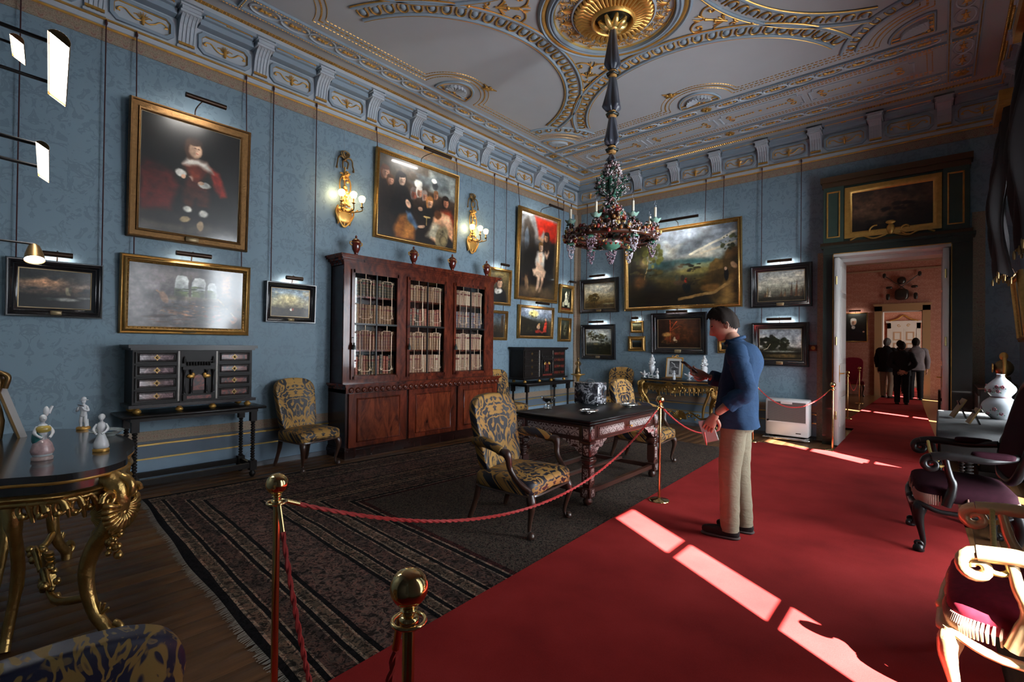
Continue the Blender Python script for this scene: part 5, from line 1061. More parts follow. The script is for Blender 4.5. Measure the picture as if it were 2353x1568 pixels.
chair('side_chair','damask side chair between the ebony cabinet and the bookcase',(.42,-6.22,0),math.radians(11),MT['fab'],DW,False,W=.57,D=.52,seat=.43,top=.99,wb=.53)
chair('side_chair','damask side chair half hidden right of the bookcase',(.42,-2.66,0),math.radians(4),MT['fab'],DW,False,W=.55,D=.52,seat=.43,top=.99,wb=.53)
chair('side_chair','damask side chair by the back wall left of the gilt console',(1.20,-.40,0),math.radians(-88),MT['fab'],DW,False,W=.55,D=.52,seat=.43,top=1.0,wb=.53)
chair('brocade_chair','blue and yellow brocade chair whose back rises at the lower left',(4.62,-8.97,.022),PI,MT['fab_blue'],MT['gilt_dark'],False,W=.60,D=.55,seat=.45,top=.90,wb=.56)
# ------------------------------------------------------------------ gilt red armchairs by the windows
def gilt_chair(label,loc,rz,wood,rope=True,seatm=None,hd=.33):
    RV=seatm or MT['fab_red']
    t=thing('gilt_armchair',label,'chair',loc,rz); hw,seat,top=.34,.46,1.18
    def wp(x,y,z): return (x,y*(1-.1*(hd-x)/.66),z+(.03*(1-(y/hw)**2)*(1-(x/hd)**2) if z>0 else 0))
    MB().sq((0,0,seat-.045),(hd,hw,.065),.3,28,12,wp,.5).obj('seat',RV,t)
    m=MB(); random.seed(4)
    n=120
    for i in range(n):
        a=2*PI*i/n; x=hd*1.0*math.copysign(abs(math.cos(a))**.3,math.cos(a)); y=hw*1.0*math.copysign(abs(math.sin(a))**.3,math.sin(a)); y*=(1-.1*(hd-x)/.66)
        m.tube([(x,y,seat-.045),(x*1.02,y*1.02,seat-.075),(x*1.01,y*1.01,seat-.115)],[.004,.007,.004],5)
    stuff(m.obj('fringe_trim',simple('trim_pink',(.36,.2,.15),.8),t))
    # serpentine rail with carved drops
    pts=[]
    for i in range(48):
        a=2*PI*i/48; x=hd*1.03*math.copysign(abs(math.cos(a))**.35,math.cos(a)); y=hw*1.03*math.copysign(abs(math.sin(a))**.35,math.sin(a)); y*=(1-.1*(hd-x)/.66); pts.append((x,y,seat-.14-.02*math.cos(4*a)))
    m=MB(); m.tube(pts,.026,8,True,flat=(0,0,1)); m.obj('seat_rail',wood,t)
    m=MB(); m.ball((hd*1.04,0,seat-.17),(.02,.07,.035)); m.ball((hd*1.05,0,seat-.15),(.025,.03,.03)); m.obj('carved_shell',wood,t)
    for sy in (-1,1):
        for sx in (1,-1):
            m=MB(); o=(.8*sx,.6*sy); cabriole(m,(sx*(hd-.03),sy*(hw-.04)),seat-.12,o,s=1.15)
            p=Vector((sx*(hd-.03),sy*(hw-.04),0)); m.ball(p+Vector((o[0]*.03,o[1]*.03,.30)),(.03,.03,.05),8,5); m.tube(spiral((p.x+o[0]*.03,.05),.008,.035,0,4.5*sx,10,p.y+o[1]*.02),.012,6); m.obj('leg',wood,t)
        m=MB(); m.tube(cr([(-hd+.02,sy*hw*.84,seat+.26),(-.1,sy*(hw*1.02),seat+.235),(.1,sy*(hw*1.08),seat+.24),(hd*.72,sy*(hw*1.08),seat+.225)],5),[.026]*5+[.028]*5+[.03]*6,8); 
        m.tube(spiral((hd*.72,seat+.175),.05,.012,PI/2,PI/2-8,22,sy*hw*1.08),[.026-.0006*i for i in range(22)],8)
        ar=m.obj('arm',wood,t)
        m=MB(); m.tube(cr([(hd*.45,sy*hw*1.08,seat+.22),(hd*.38,sy*hw*1.06,seat+.12),(hd*.30,sy*hw*1.02,seat+.03),(hd*.42,sy*hw*.98,seat-.11)],5),[.02]*4+[.022]*4+[.026]*4+[.03]*4,8); m.obj('arm_support',wood,ar)
        MB().sq((-.12,sy*hw*1.0,seat+.265),(.11,.035,.022),.5,14,8).obj('arm_pad',RV,t)
        if rope:
            m=MB(); m.tube([(hd*.55+.035*math.cos(a),sy*hw*1.08+ .0,seat+.2+.035*math.sin(a)) for a in [2*PI*i/14 for i in range(14)]],.011,6,True); m.obj('rope_knot',MT['rope_gold'],t)
    if rope:
        m=MB(); pts=[(hd*.55,-hw*1.06+2*hw*1.06*i/20,seat+.235-.10*math.sin(PI*i/20)) for i in range(21)]; m.tube(pts,.011,8); m.obj('rope',MT['rope_gold'],t)
    hb=(top-seat-.02)/2; tl=math.tan(math.radians(12))
    def wk(x,y,z): return (x-(z+hb)*tl,y*(.86+.14*min(1,(z+hb)/hb)),z-.06*(abs(y)/hw)**2*(1 if z>0 else 0))
    MB().sq((-hd+.03,0,seat+.06+hb),(.035,hw*.9,hb*.92),.4,24,14,wk,.5).obj('backrest',RV,t)
    m=MB(); pts=[]
    for i in range(40):
        a=2*PI*i/40; y=hw*.98*math.copysign(abs(math.cos(a))**.6,math.cos(a)); z=hb*math.copysign(abs(math.sin(a))**.6,math.sin(a)); q=wk(0,y,z); pts.append((-hd+.03+q[0],q[1],seat+.06+hb+q[2]))
    m.tube(pts,.028,8,True); m.ball((-hd+.03-2*hb*tl,0,top+.03),(.03,.11,.05)); m.obj('back_frame',wood,t)
    return t
MT['rope_gold']=simple('rope_gold',(.45,.34,.10),.7,0,.3,80)
MT['pale_gilt']=simple('pale_gilt',(.62,.42,.22),.33,.35,.25,12,.2,30)
gilt_chair('carved gilt armchair with deep red velvet seat at the lower right corner',(6.37,-6.09,.0),math.radians(178),MT['pale_gilt'])
gilt_chair('dark silhouetted carved armchair with purple seat on the carpet edge by the window',(6.125,-4.13,.0225),math.radians(186),MT['black_wood'],seatm=simple('purple_velvet_shaded',(.025,.005,.010),.85,0,.3,30,spec=.1),hd=.27)  # backlit shade is put into the near-black wood and seat colours
# ------------------------------------------------------------------ ebony cabinets on turned stands
def twist(m,x,y,z0,z1,r=.02):
    n=int((z1-z0)/.028); prof=[]
    for i in range(n): z=z0+(z1-z0)*(i)/n; h=(z1-z0)/n; prof+=[(r*.62,z),(r*1.15,z+h*.35),(r*1.15,z+h*.65)]
    prof.append((r*.62,z1)); m.lathe(prof,9,(x,y,0))
def tortoise(name,c1,c2,rough,ct=.7):
    m,nt,b=newmat(name); n=noise(nt,objv(nt),16,4,.6,1.5); setp(nt,b,col=ramp(nt,n,[(.38,c1),(.55,c2),(.68,tuple(x*1.6 for x in c2))]),rough=rough,coat=ct,coatr=.08); return m
MT['tortoise']=tortoise('tortoiseshell',(.012,.004,.004),(.14,.018,.010),.42,.15); MT['tort_reflection']=tortoise('tortoise_reflection',(.10,.07,.075),(.22,.15,.16),.12)  # second copy, for left drawers, has a pale reflection put into its colour
MT['ivory_line']=simple('ivory_line',(.30,.26,.22),.4,0,.3,40)
def cabinet(label,slabel,y,W,left_mat):
    st=thing('cabinet_stand',slabel,'stand',(0,y,0)); hw=W/2
    MB().bev(.035,.52,-hw-.10,hw+.10,.735,.76,.006).obj('top',MT['black_wood'],st)
    m=MB(); m.bx(.08,.47,-hw-.03,hw+.03,.70,.735); m.obj('apron',MT['ebony'],st)
    for x in (.11,.44):
        for s_ in (-1,1):
            m=MB(); yy=s_*(hw-.01); m.bx(x-.03,x+.03,yy-.03,yy+.03,.60,.70); twist(m,x,yy,.175,.60); m.bx(x-.034,x+.034,yy-.034,yy+.034,.075,.175); m.lathe([(.014,0),(.03,.02),(.034,.045),(.02,.06),(.02,.075)],10,(x,yy,0)); m.obj('leg',MT['ebony'],st)
    for x in (.11,.44): MB().bx(x-.02,x+.02,-hw+.02,hw-.04,.10,.15).obj('stretcher',MT['ebony'],st)
    for s_ in (-1,1): MB().bx(.14,.41,s_*(hw-.01)-.018,s_*(hw-.01)+.018,.10,.15).obj('stretcher',MT['ebony'],st)
    t=thing('cabinet',label,'cabinet',(0,y,.76)); H=.65
    m=MB(); m.bx(.05,.36,-hw,hw,.075,H-.05); m.obj('body',MT['ebony'],t)
    m=MB(); m.bx(.04,.39,-hw-.02,hw+.02,H-.05,H-.03); m.bx(.03,.41,-hw-.04,hw+.04,H-.03,H); m.bx(.04,.40,-hw-.03,hw+.03,.055,.085); m.obj('moulding',MT['black_wood'],t)
    for x in (.10,.36):
        for yy in (-hw+.04,-hw*.28,hw*.28,hw-.04):
            if x<.2 and abs(yy)<hw*.5: continue
            MB().lathe([(.016,0),(.034,.014),(.034,.03),(.018,.045),(.022,.056)],12,(x,yy,0)).obj('bun_foot',MT['gilt_dark'],t)
    z0,z1=.10,H-.06; secs=((-hw+.02,-hw*.32),(hw*.36,hw-.02))
    for si,(a,b_) in enumerate(secs):
        for k in range(4):
            h=(z1-z0)/4; za=z0+k*h+.008; zb=z0+(k+1)*h-.008
            m=MB(); m.T=Matrix.Translation((.362,(a+b_)/2,(za+zb)/2))@Matrix.Rotation(PI/2,4,'Z'); m.frame(b_-a,zb-za,[(0,0),(0,.014),(.012,.014),(.018,.006),(.03,.012),(.036,0)]); d=m.obj('drawer',MT['ebony'],t)
            MB().bx(.358,.371,a+.034,b_-.034,za+.034-.012,zb-.034+.012).obj('drawer_front',left_mat if si==0 else MT['tortoise'],d)
            m=MB(); yc=(a+b_)/2; zc=(za+zb)/2; m.prism([(yc-.030,zc),(yc-.012,zc-.012),(yc,zc-.032),(yc+.012,zc-.012),(yc+.030,zc),(yc+.012,zc+.012),(yc,zc+.032),(yc-.012,zc+.012)],.371,.375,'x'); m.ball((.378,yc,zc),(.01,.011,.013),8,5)
            for a_ in range(4): m.tube(spiral((yc+.016*math.cos(a_*PI/2+.78),zc+.016*math.sin(a_*PI/2+.78)),.009,.003,0,5,8,.374),.0025,4)
            m.v=[(p[0],p[1],p[2]) for p in m.v]; m.obj('escutcheon',MT['bronze'],d)
    for yy in (-hw*.30,hw*.34): MB().bx(.36,.374,yy-.008,yy+.008,z0,z1).obj('inlay_strip',MT['ivory_line'],t)
    # architectural centre
    a,b_=-hw*.28,hw*.32; yc=(a+b_)/2; w_=b_-a
    m=MB(); m.bx(.36,.38,a,b_,.085,H-.055); c=m.obj('centre_door',MT['ebony'],t)
    m=MB(); m.bx(.38,.405,a+.02,b_-.02,.10,.16); m.bx(.38,.41,a+.015,b_-.015,.41,.435); m.obj('entablature',MT['ebony'],c)
    m=MB(); m.bx(.405,.408,a+.05,b_-.05,.115,.147); m.prism([(yc-.05,.20),(yc+.05,.20),(yc+.05,.30),(yc+.03,.345),(yc,.36),(yc-.03,.345),(yc-.05,.30)],.38,.388,'x'); m.obj('niche_panel',MT['tortoise'],c)
    for s_ in (-1,1):
        for o in (.03,.09): m=MB(); m.lathe([(.014,0),(.014,.015),(.009,.02),(.008,.2),(.013,.215),(.015,.225),(.015,.235)],10,(.395,yc+s_*(w_/2-o),.17)); m.obj('column',MT['black_wood'],c)
        m=MB(); m.ball((.395,yc+s_*.07,.34),(.012,.035,.022),8,5); m.ball((.395,yc+s_*.055,.358),(.01,.02,.02),8,5); m.obj('gilt_mount',MT['gilt_dark'],c); m=MB(); m.lathe([(.012,0),(.014,.03),(.006,.05),(.008,.06),(0,.075)],8,(.395,yc+s_*(w_/2-.03),.47),cap=False); m.obj('finial',MT['ebony'],c)
    m=MB()
    for k in range(9): m.lathe([(.005,0),(.009,.02),(.005,.04)],6,(.395,a+.06+k*(w_-.12)/8,.445))
    m.bx(.388,.402,a+.04,b_-.04,.485,.495); m.obj('balustrade',MT['ebony'],c)
    return t
cabinet('ebony cabinet with tortoiseshell drawers under the banquet hall painting','black twist-legged stand carrying the large ebony cabinet','-7.37' and -7.365,1.05,MT['tort_reflection'])
cabinet('wide ebony cabinet with red drawers near the corner beyond the bookcase','black twist-legged stand carrying the far cabinet by the corner',-1.56,1.30,MT['ebony'])
# ------------------------------------------------------------------ inlaid table
def inlay(name,sc):
    m,nt,b=newmat(name); p=sep(nt,objv(nt)); v=comb(nt,mth(nt,'PINGPONG',mth(nt,'MULTIPLY',mth(nt,'ADD',p[0],p[1]),sc),.5),mth(nt,'MULTIPLY',p[2],sc*1.3),0.0)
    n=noise(nt,v,4.0,2,.5,1.4); f=ramp(nt,n,[(.47,(0,0,0)),(.50,(1,1,1)),(.60,(1,1,1)),(.63,(0,0,0))])
    setp(nt,b,col=mixc(nt,f,(.045,.014,.010),(.46,.43,.40)),rough=.3,coat=.3); return m
MT['inlay']=inlay('ivory_inlay',7.0); RW=simple('rosewood',(.055,.020,.014),.28,0,.5,9,coat=.4,coatr=.12)
tb=thing('inlaid_table','dark rosewood table inlaid with white scrollwork beside the red carpet','table',(3.24,-4.55,.012)); hx,hy=.44,.71
m=MB(); m.bev(-hx,hx,-hy,hy,.742,.768,.008); m.bev(-hx+.015,hx-.015,-hy+.015,hy-.015,.715,.742,.006); m.obj('top',MT['black_wood'],tb)
m=MB(); m.bx(-hx+.03,hx-.03,-hy+.03,hy-.03,.585,.715); m.bx(-hx+.02,hx-.02,-hy+.02,hy-.02,.575,.59); m.obj('frieze',RW,tb)
for sy in (-1,1): MB().bx(-hx+.14,hx-.14,sy*(hy-.03)-.004,sy*(hy-.03)+.004,.61,.69).obj('inlay_panel',MT['inlay'],tb)
for sx in (-1,1):
    d=MB().bx(sx*(hx-.03)-.006,sx*(hx-.03)+.006,-hy+.16,hy-.16,.60,.70).obj('drawer',RW,tb)
    MB().bx(sx*(hx-.022)-.004,sx*(hx-.022)+.004,-hy+.19,-.06,.615,.685).obj('inlay_panel',MT['inlay'],d); MB().bx(sx*(hx-.022)-.004,sx*(hx-.022)+.004,.06,hy-.19,.615,.685).obj('inlay_panel',MT['inlay'],d)
    m=MB(); m.cyl((sx*(hx-.02),0,.65),(sx*(hx+.03),0,.65),.006,n=6); m.ball((sx*(hx+.035),0,.65),(.006,.02,.012),8,5); m.obj('key',MT['gilt_dark'],d)
for sx in (-1,1):
    for sy in (-1,1):
        cx_,cy_=sx*(hx-.055),sy*(hy-.055); m=MB()
        m.bev(cx_-.045,cx_+.045,cy_-.045,cy_+.045,.575,.715,.004); m.bev(cx_-.042,cx_+.042,cy_-.042,cy_+.042,.44,.555,.004); m.bx(cx_-.05,cx_+.05,cy_-.05,cy_+.05,.555,.575)
        for k,(z,r) in enumerate(((.425,.05),(.405,.056),(.385,.045),(.365,.034),(.35,.044))): m.bev(cx_-r,cx_+r,cy_-r,cy_+r,z-.012,z+.014,.005)
        m.bx(cx_-.042,cx_+.042,cy_-.042,cy_+.042,.19,.342); m.bx(cx_-.05,cx_+.05,cy_-.05,cy_+.05,.075,.16); m.bx(cx_-.034,cx_+.034,cy_-.034,cy_+.034,.16,.19); m.lathe([(.016,0),(.04,.015),(.046,.04),(.03,.07),(.03,.078)],12,(cx_,cy_,0)); lg=m.obj('leg',RW,tb)
        for (z0,z1) in ((.60,.69),(.455,.54),(.20,.335),(.085,.15)):
            r=.051 if z0<.1 else (.046 if z0>.58 else .043)
            MB().bx(cx_+sx*r-.002,cx_+sx*r+.002,cy_-.026,cy_+.026,z0,z1).obj('inlay_tablet',MT['inlay'],lg); MB().bx(cx_-.026,cx_+.026,cy_+sy*r-.002,cy_+sy*r+.002,z0,z1).obj('inlay_tablet',MT['inlay'],lg)
        # pierced brackets
        for ax in (0,1):
            pl=[(0,.575),(.22,.575),(.20,.555),(.16,.545),(.15,.52),(.12,.505),(.09,.515),(.06,.485),(.03,.46),(0,.45)]
            m=MB()
            if ax==0: m.prism([(cx_-sx*(.04+p[0]),p[1]) for p in pl],cy_+sy*.03,cy_+sy*.038,'y')
            else: m.prism([(cy_-sy*(.04+p[0]),p[1]) for p in pl],cx_+sx*.03,cx_+sx*.038,'x')
            m.obj('bracket',MT['inlay'],tb)
for sy in (-1,1): MB().bx(-hx+.1,hx-.1,sy*(hy-.055)-.02,sy*(hy-.055)+.02,.10,.14).obj('stretcher',RW,tb)
for sx in (-1,1): MB().bx(sx*(hx-.055)-.02,sx*(hx-.055)+.02,-hy+.1,hy-.1,.10,.14).obj('stretcher',RW,tb)
MB().bx(-.02,.02,-hy+.06,hy-.06,.145,.17).obj('stretcher',RW,tb)
TZ=.78
def pearl():
    m,nt,b=newmat('mother_of_pearl'); v=objv(nt); n=noise(nt,v,9,3,.6,1.5); setp(nt,b,col=ramp(nt,n,[(.35,(.006,.006,.010)),(.5,(.07,.07,.08)),(.56,(.55,.55,.58)),(.62,(.02,.02,.03))]),rough=.14,coat=.6); return m
bx_=thing('casket','small black casket mottled with silver on the inlaid table','box',(3.0,-4.18,TZ),math.radians(4))
MB().bev(-.15,.15,-.11,.11,.015,.23,.008).obj('body',pearl(),bx_); MB().bev(-.155,.155,-.115,.115,.23,.255,.012).obj('lid',pearl(),bx_)
m=MB(); m.tube(cr([(-.05,0,.255),(-.03,0,.28),(.03,0,.28),(.05,0,.255)]),.006,6); m.obj('handle',MT['silver'],bx_)
for sx in (-1,1):
    for sy in (-1,1): MB().ball((sx*.13,sy*.09,.010),(.016,.016,.0095),8,5).obj('foot',MT['silver'],bx_)
def bowl(name,label,x,y,kind):
    t=thing(name,label,'bowl',(x,y,TZ))
    if kind=='cup':
        m=MB(); m.lathe([(.035,0),(.04,.006),(.012,.02),(.010,.05),(.02,.065),(.05,.085),(.06,.115),(.056,.115),(.045,.09),(0,.075)],18,cap=False); m.obj('cup',MT['silver'],t)
        for s_ in (-1,1): MB().tube(cr([(s_*.055,0,.10),(s_*.085,0,.13),(s_*.075,0,.09),(s_*.05,0,.08)]),.005,6).obj('handle',MT['silver'],t)
        m=MB()
        for k in range(3): a=k*2.09; m.tube(cr([(.02*math.cos(a),.02*math.sin(a),.05),(.04*math.cos(a),.04*math.sin(a),.03),(.045*math.cos(a),.045*math.sin(a),.0)]),.006,5)
        m.obj('feet',MT['silver'],t)
    else:
        m=MB(); n=20; m.grid(lambda u,v:((.03+.055*v)*(1+.06*math.cos(8*2*PI*u)*v)*math.cos(2*PI*u),(.03+.055*v)*(1+.06*math.cos(8*2*PI*u)*v)*1.4*math.sin(2*PI*u),.006+.018*v*v),40,5,True); m.lathe([(.0,.003),(.03,.004),(.035,.0)],20,sy=1.4,cap=False); m.obj('dish',MT['silver'],t)
        m=MB(); m.tube([(.088*math.cos(a),.123*math.sin(a),.026) for a in [2*PI*i/24 for i in range(24)]],.004,5,True); m.obj('rim',MT['silver'],t)
bowl('silver_cup','footed silver cup with handles at the left end of the inlaid table',2.90,-4.85,'cup'); bowl('silver_dish','oval silver dish on the near edge of the inlaid table',3.38,-4.82,'d'); bowl('silver_dish','oval silver dish on the far edge of the inlaid table',3.42,-4.05,'d')
# ------------------------------------------------------------------ carved gilt consoles
def console(label,loc,rz,W,D,H,gm,topm):
    t=thing('gilt_console',label,'console table',loc,rz); hw=W/2
    def outl(k=1.0,n=9):
        pts=[(-hw*.86*k,0)]
        pts+=[tuple(v)[:2] for v in cr([(-hw*.90*k,-D*.12,0),(-hw*1.0*k,-D*.38*k,0),(-hw*.96*k,-D*.62*k,0),(-hw*.80*k,-D*.80*k,0),(-hw*.55*k,-D*.86*k,0),(-hw*.30*k,-D*.98*k,0),(0,-D*1.02*k,0),(hw*.30*k,-D*.98*k,0),(hw*.55*k,-D*.86*k,0),(hw*.80*k,-D*.80*k,0),(hw*.96*k,-D*.62*k,0),(hw*1.0*k,-D*.38*k,0),(hw*.90*k,-D*.12,0)],5)]
        return pts+[(hw*.86*k,0)]
    m=MB(); m.prism(outl(1.0),H-.03,H); m.prism(outl(.955),H-.085,H-.03); m.obj('top',topm,t)
    ol=outl(.985); m=MB(); m.tube([(x,y,H-.036) for x,y in ol],.010,6); m.obj('gilt_rim',MT['gilt_dark'],t)
    m=MB(); m.tube([(x,y,H-.10) for x,y in outl(.955)],.024,6,flat=(0,0,1)); m.tube([(x,y,H-.125) for x,y in outl(.935)],.016,6); m.obj('apron_rail',gm,t)
    # rocaille apron: scrolls hung from the rail
    random.seed(9); o2=outl(.93); L=len(o2); m=MB()
    for i in range(3,L-3,2):
        x,y=o2[i]; tx,ty=o2[i+1][0]-o2[i-1][0],o2[i+1][1]-o2[i-1][1]; l=math.hypot(tx,ty); tx/=l; ty/=l
        cen=1-abs(i-L/2)/(L/2); dr=.06+.09*cen*cen+random.uniform(0,.02); sg=1 if i<L/2 else -1
        pts=[]
        for k in range(14): a=k/13*5.2; r=.066*(1-k/15); pts.append((x+sg*tx*(r*math.cos(a)),y+sg*ty*(r*math.cos(a)),H-.13-dr*.5+r*math.sin(a)*1.2))
        m.tube(pts,[.017-.0006*k for k in range(14)],6)
        m.tube([(x,y,H-.11),(x+tx*.02,y+ty*.02,H-.14-dr)],[.02,.007],6); m.ball((x-tx*.02,y-ty*.02,H-.14-dr*.6),.018,6,4)
    m.obj('carved_apron',gm,t)
    m=MB(); cy=-D*.96
    for k in range(-5,6): a=k*.25; m.tube([(0,cy,H-.17),(.10*math.sin(a),cy-.015,H-.17+.075*math.cos(a)*(-1 if False else 1)*-1)],[.008,.020],6)
    for s_ in (-1,1):
        m.tube(spiral((s_*.13,H-.13),.05,.012,PI/2,PI/2+s_*6,16,cy),.013,6); m.tube(cr([(s_*.02,cy,H-.1),(s_*.1,cy,H-.06),(s_*.2,cy+.01,H-.11),(s_*.3,cy+.03,H-.09)],5),[.02]*8+[.014]*8,6)
    m.ball((0,cy-.01,H-.17),(.035,.025,.035),8,5); m.obj('shell_ornament',gm,t)
    for s_ in (-1,1):
        m=MB(); bx0,by=s_*hw*.86,-D*.66; ux,uy=s_*.75,-.66
        def Q(o,z): return (bx0+ux*o,by+uy*o,z)
        K=H/.85
        path=[Q(.0,H-.07),Q(.055,.74*K),Q(.06,.66*K),Q(.02,.56*K),Q(-.05,.46*K),Q(-.085,.36*K),Q(-.08,.25*K),Q(-.045,.15*K),Q(.0,.09*K),Q(.03,.05*K),Q(.035,.004)]
        pc=cr(path,4); m.tube(pc,[lerp(.055,.028,min(1,i/26)) for i in range(len(pc))],10)
        # knee volute, shell ribs, foot volute, flower sprays
        def vol(c,z,r,sg,th):
            pts=[]
            for k in range(20): a=PI/2+sg*k/19*7.5; rr=r*(1-k/23); pts.append(Q(c+rr*math.cos(a),z+rr*math.sin(a)))
            m.tube(pts,[th*(1-.02*k) for k in range(20)],7)
        vol(.075,.735*K,.055,-1,.020); vol(.05,.06*K,.045,-1,.016); vol(-.02,.50*K,.045,1,.014)
        for k in range(13):
            f=k/12; a=lerp(1.25,-.95,f); m.tube(cr([Q(-.075+.01*math.cos(a),.60*K+.01*math.sin(a)),Q(-.075+.08*math.cos(a),.60*K+.075*math.sin(a)),Q(-.075+.155*math.cos(a),.60*K+.15*math.sin(a)),Q(-.075+.175*math.cos(a),.60*K+.16*math.sin(a))],3),[.006]*3+[.012]*3+[.018]*3+[.012],7)
        wx,wy=-uy,ux
        for k in range(15):
            a=lerp(-.35,PI+.35,k/14); pts=[]
            for r_,o_ in ((.012,.085),(.05,.098),(.085,.088),(.105,.066)):
                q=Q(o_,.655*K-.01-r_*math.sin(a)); pts.append((q[0]+wx*r_*math.cos(a),q[1]+wy*r_*math.cos(a),q[2]))
            m.tube(cr(pts,3),[.006]*3+[.010]*3+[.015]*3+[.013],7)
        for sg in (-1,1):
            pts=[]
            for k in range(18):
                a=k/17*7; rr=.042*(1-k/21); q=Q(.075,.70*K+rr*math.sin(a)); pts.append((q[0]+wx*sg*(.075+rr*math.cos(a)),q[1]+wy*sg*(.075+rr*math.cos(a)),q[2]))
            m.tube(pts,[.014-.0004*k for k in range(18)],7)
        random.seed(6+s_)
        for k in range(26): z=random.uniform(.40,.54)*K; o=random.uniform(.0,.07); q=Q(o,z); m.ball((q[0]+random.uniform(-.03,.03),q[1]+random.uniform(-.03,.03),q[2]),random.uniform(.010,.02),6,4)
        for k in range(5): a=k*.5-1; q=Q(-.02,.14*K); m.tube([q,Q(-.02+.05*math.sin(a),.14*K+.06*math.cos(a))],[.012,.005],6)
        m.obj('leg',gm,t)
        # rear leg
        m=MB(); m.tube(cr([(s_*hw*.6,-D*.12,H-.08),(s_*hw*.63,-D*.16,H*.7),(s_*hw*.52,-D*.2,H*.4),(s_*hw*.5,-D*.15,H*.1),(s_*hw*.54,-D*.13,.004)],5),[.035]*6+[.026]*6+[.022]*9,8); m.obj('leg',gm,t)
        # stretcher scroll to the centre
        m=MB(); m.tube(cr([Q(-.07,.22*K),(s_*hw*.5,-D*.42,.17),(s_*hw*.25,-D*.38,.26),(s_*.06,-D*.4,.18)],5),[.02]*6+[.016]*10,7)
        random.seed(3)
        for k in range(10): f=random.random(); m.ball((s_*lerp(.08,hw*.55,f),-D*.4+random.uniform(-.03,.03),.2+random.uniform(-.05,.06)),random.uniform(.012,.024),6,4)
        m.obj('stretcher',gm,t)
    m=MB()
    for k in range(-6,7): a=k*.24; m.tube([(0,-D*.42,.14),(.13*math.sin(a),-D*.44,.14+.15*math.cos(a))],[.008,.022],6)
    m.ball((0,-D*.42,.14),(.04,.03,.035)); m.obj('stretcher_shell',gm,t)
    return t
MARB=simple('dark_marble',(.020,.019,.020),.2,0,.6,6,coat=.5,coatr=.1)
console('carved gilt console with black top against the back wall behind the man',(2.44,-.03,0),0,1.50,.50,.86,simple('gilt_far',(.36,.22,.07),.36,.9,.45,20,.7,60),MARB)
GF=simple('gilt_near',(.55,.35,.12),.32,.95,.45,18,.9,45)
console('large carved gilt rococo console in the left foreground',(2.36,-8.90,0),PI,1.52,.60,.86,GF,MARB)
# things on the back console
def lathe_thing(name,label,cat,loc,prof,mat,n=18,extra=None):
    t=thing(name,label,cat,loc); MB().lathe(prof,n,cap=True).obj('body',mat,t)
    if extra: extra(t)
    return t
CZ=.861
def potp(t):
    m=MB(); m.lathe([(.055,.20),(.06,.21),(.05,.235),(.03,.245)],16); m.obj('rim',MT['porcelain'],t)
    m=MB(); random.seed(8)
    for k in range(26): a=random.uniform(0,6.3); z=random.uniform(.25,.40); r=.05*(1-(z-.25)/.2)+.008; m.ball((r*math.cos(a),r*math.sin(a),z),random.uniform(.012,.02),6,4)
    m.ball((0,0,.41),(.022,.022,.032),8,6); m.lathe([(.04,.24),(.045,.3),(.02,.38)],10); m.obj('figural_lid',MT['porcelain'],t)
    m=MB(); m.bx(-.05,.05,-.05,.05,0,.045); m.obj('plinth',MT['porcelain'],t)
    m=MB()
    for s_ in (-1,1): m.bx(-.03,.03,s_*.05-.002,s_*.05+.002,.012,.035)
    m.obj('green_plaque',simple('green_plaque',(.05,.12,.08),.3),t)
PV=[(.03,.045),(.018,.06),(.02,.08),(.045,.12),(.058,.165),(.055,.20)]
lathe_thing('porcelain_vase','tall white porcelain vase with figural lid left of the easel photograph','vase',(1.90,-.25,CZ),PV,MT['porcelain'],extra=potp)
lathe_thing('porcelain_vase','tall white porcelain vase with figural lid beside the phone hand','vase',(2.88,-.25,CZ),PV,MT['porcelain'],extra=potp)
pf=thing('photo_frame','white easel photograph frame with a bow on the gilt console','photo frame',(2.30,-.20,CZ)); pf.rotation_euler=(math.radians(-10),0,0)
m=MB(); m.T=Matrix.Translation((0,0,.20)); m.frame(.32,.385,[(0,0),(0,.012),(.01,.018),(.02,.012),(.022,0)]); m.obj('frame',MT['gilt_dark'],pf)
m=MB(); m.T=Matrix.Translation((0,0,.20)); m.frame(.29,.355,[(0,0),(0,.008),(.05,.008),(.05,0)]); m.obj('mount',simple('mount_white',(.5,.5,.48),.6),pf)
c=canvas('photograph',.19,.255,[('g',(70,72,74),(96,98,100),(50,52,54)),('e',.4,.3,.35,.25,(140,142,144),.5),('l',[(.2,.9),(.5,.75),(.6,.55),(.9,.5)],.02,(220,220,220)),('e',.5,.4,.3,.12,(60,60,62),.6)],pf,-.006,40); c.location=(0,0,.20)
m=MB(); 
for s_ in (-1,1): m.tube(spiral((s_*.035,.41),.03,.01,0,s_*5.5,12,-.01),.008,6)
m.ball((0,-.01,.405),.012,6,4); m.obj('bow',MT['gilt'],pf)
m=MB(); m.tube([(0,.0,.30),(0,.11,.02)],.008,6); m.obj('strut',MT['dark_wood'],pf)
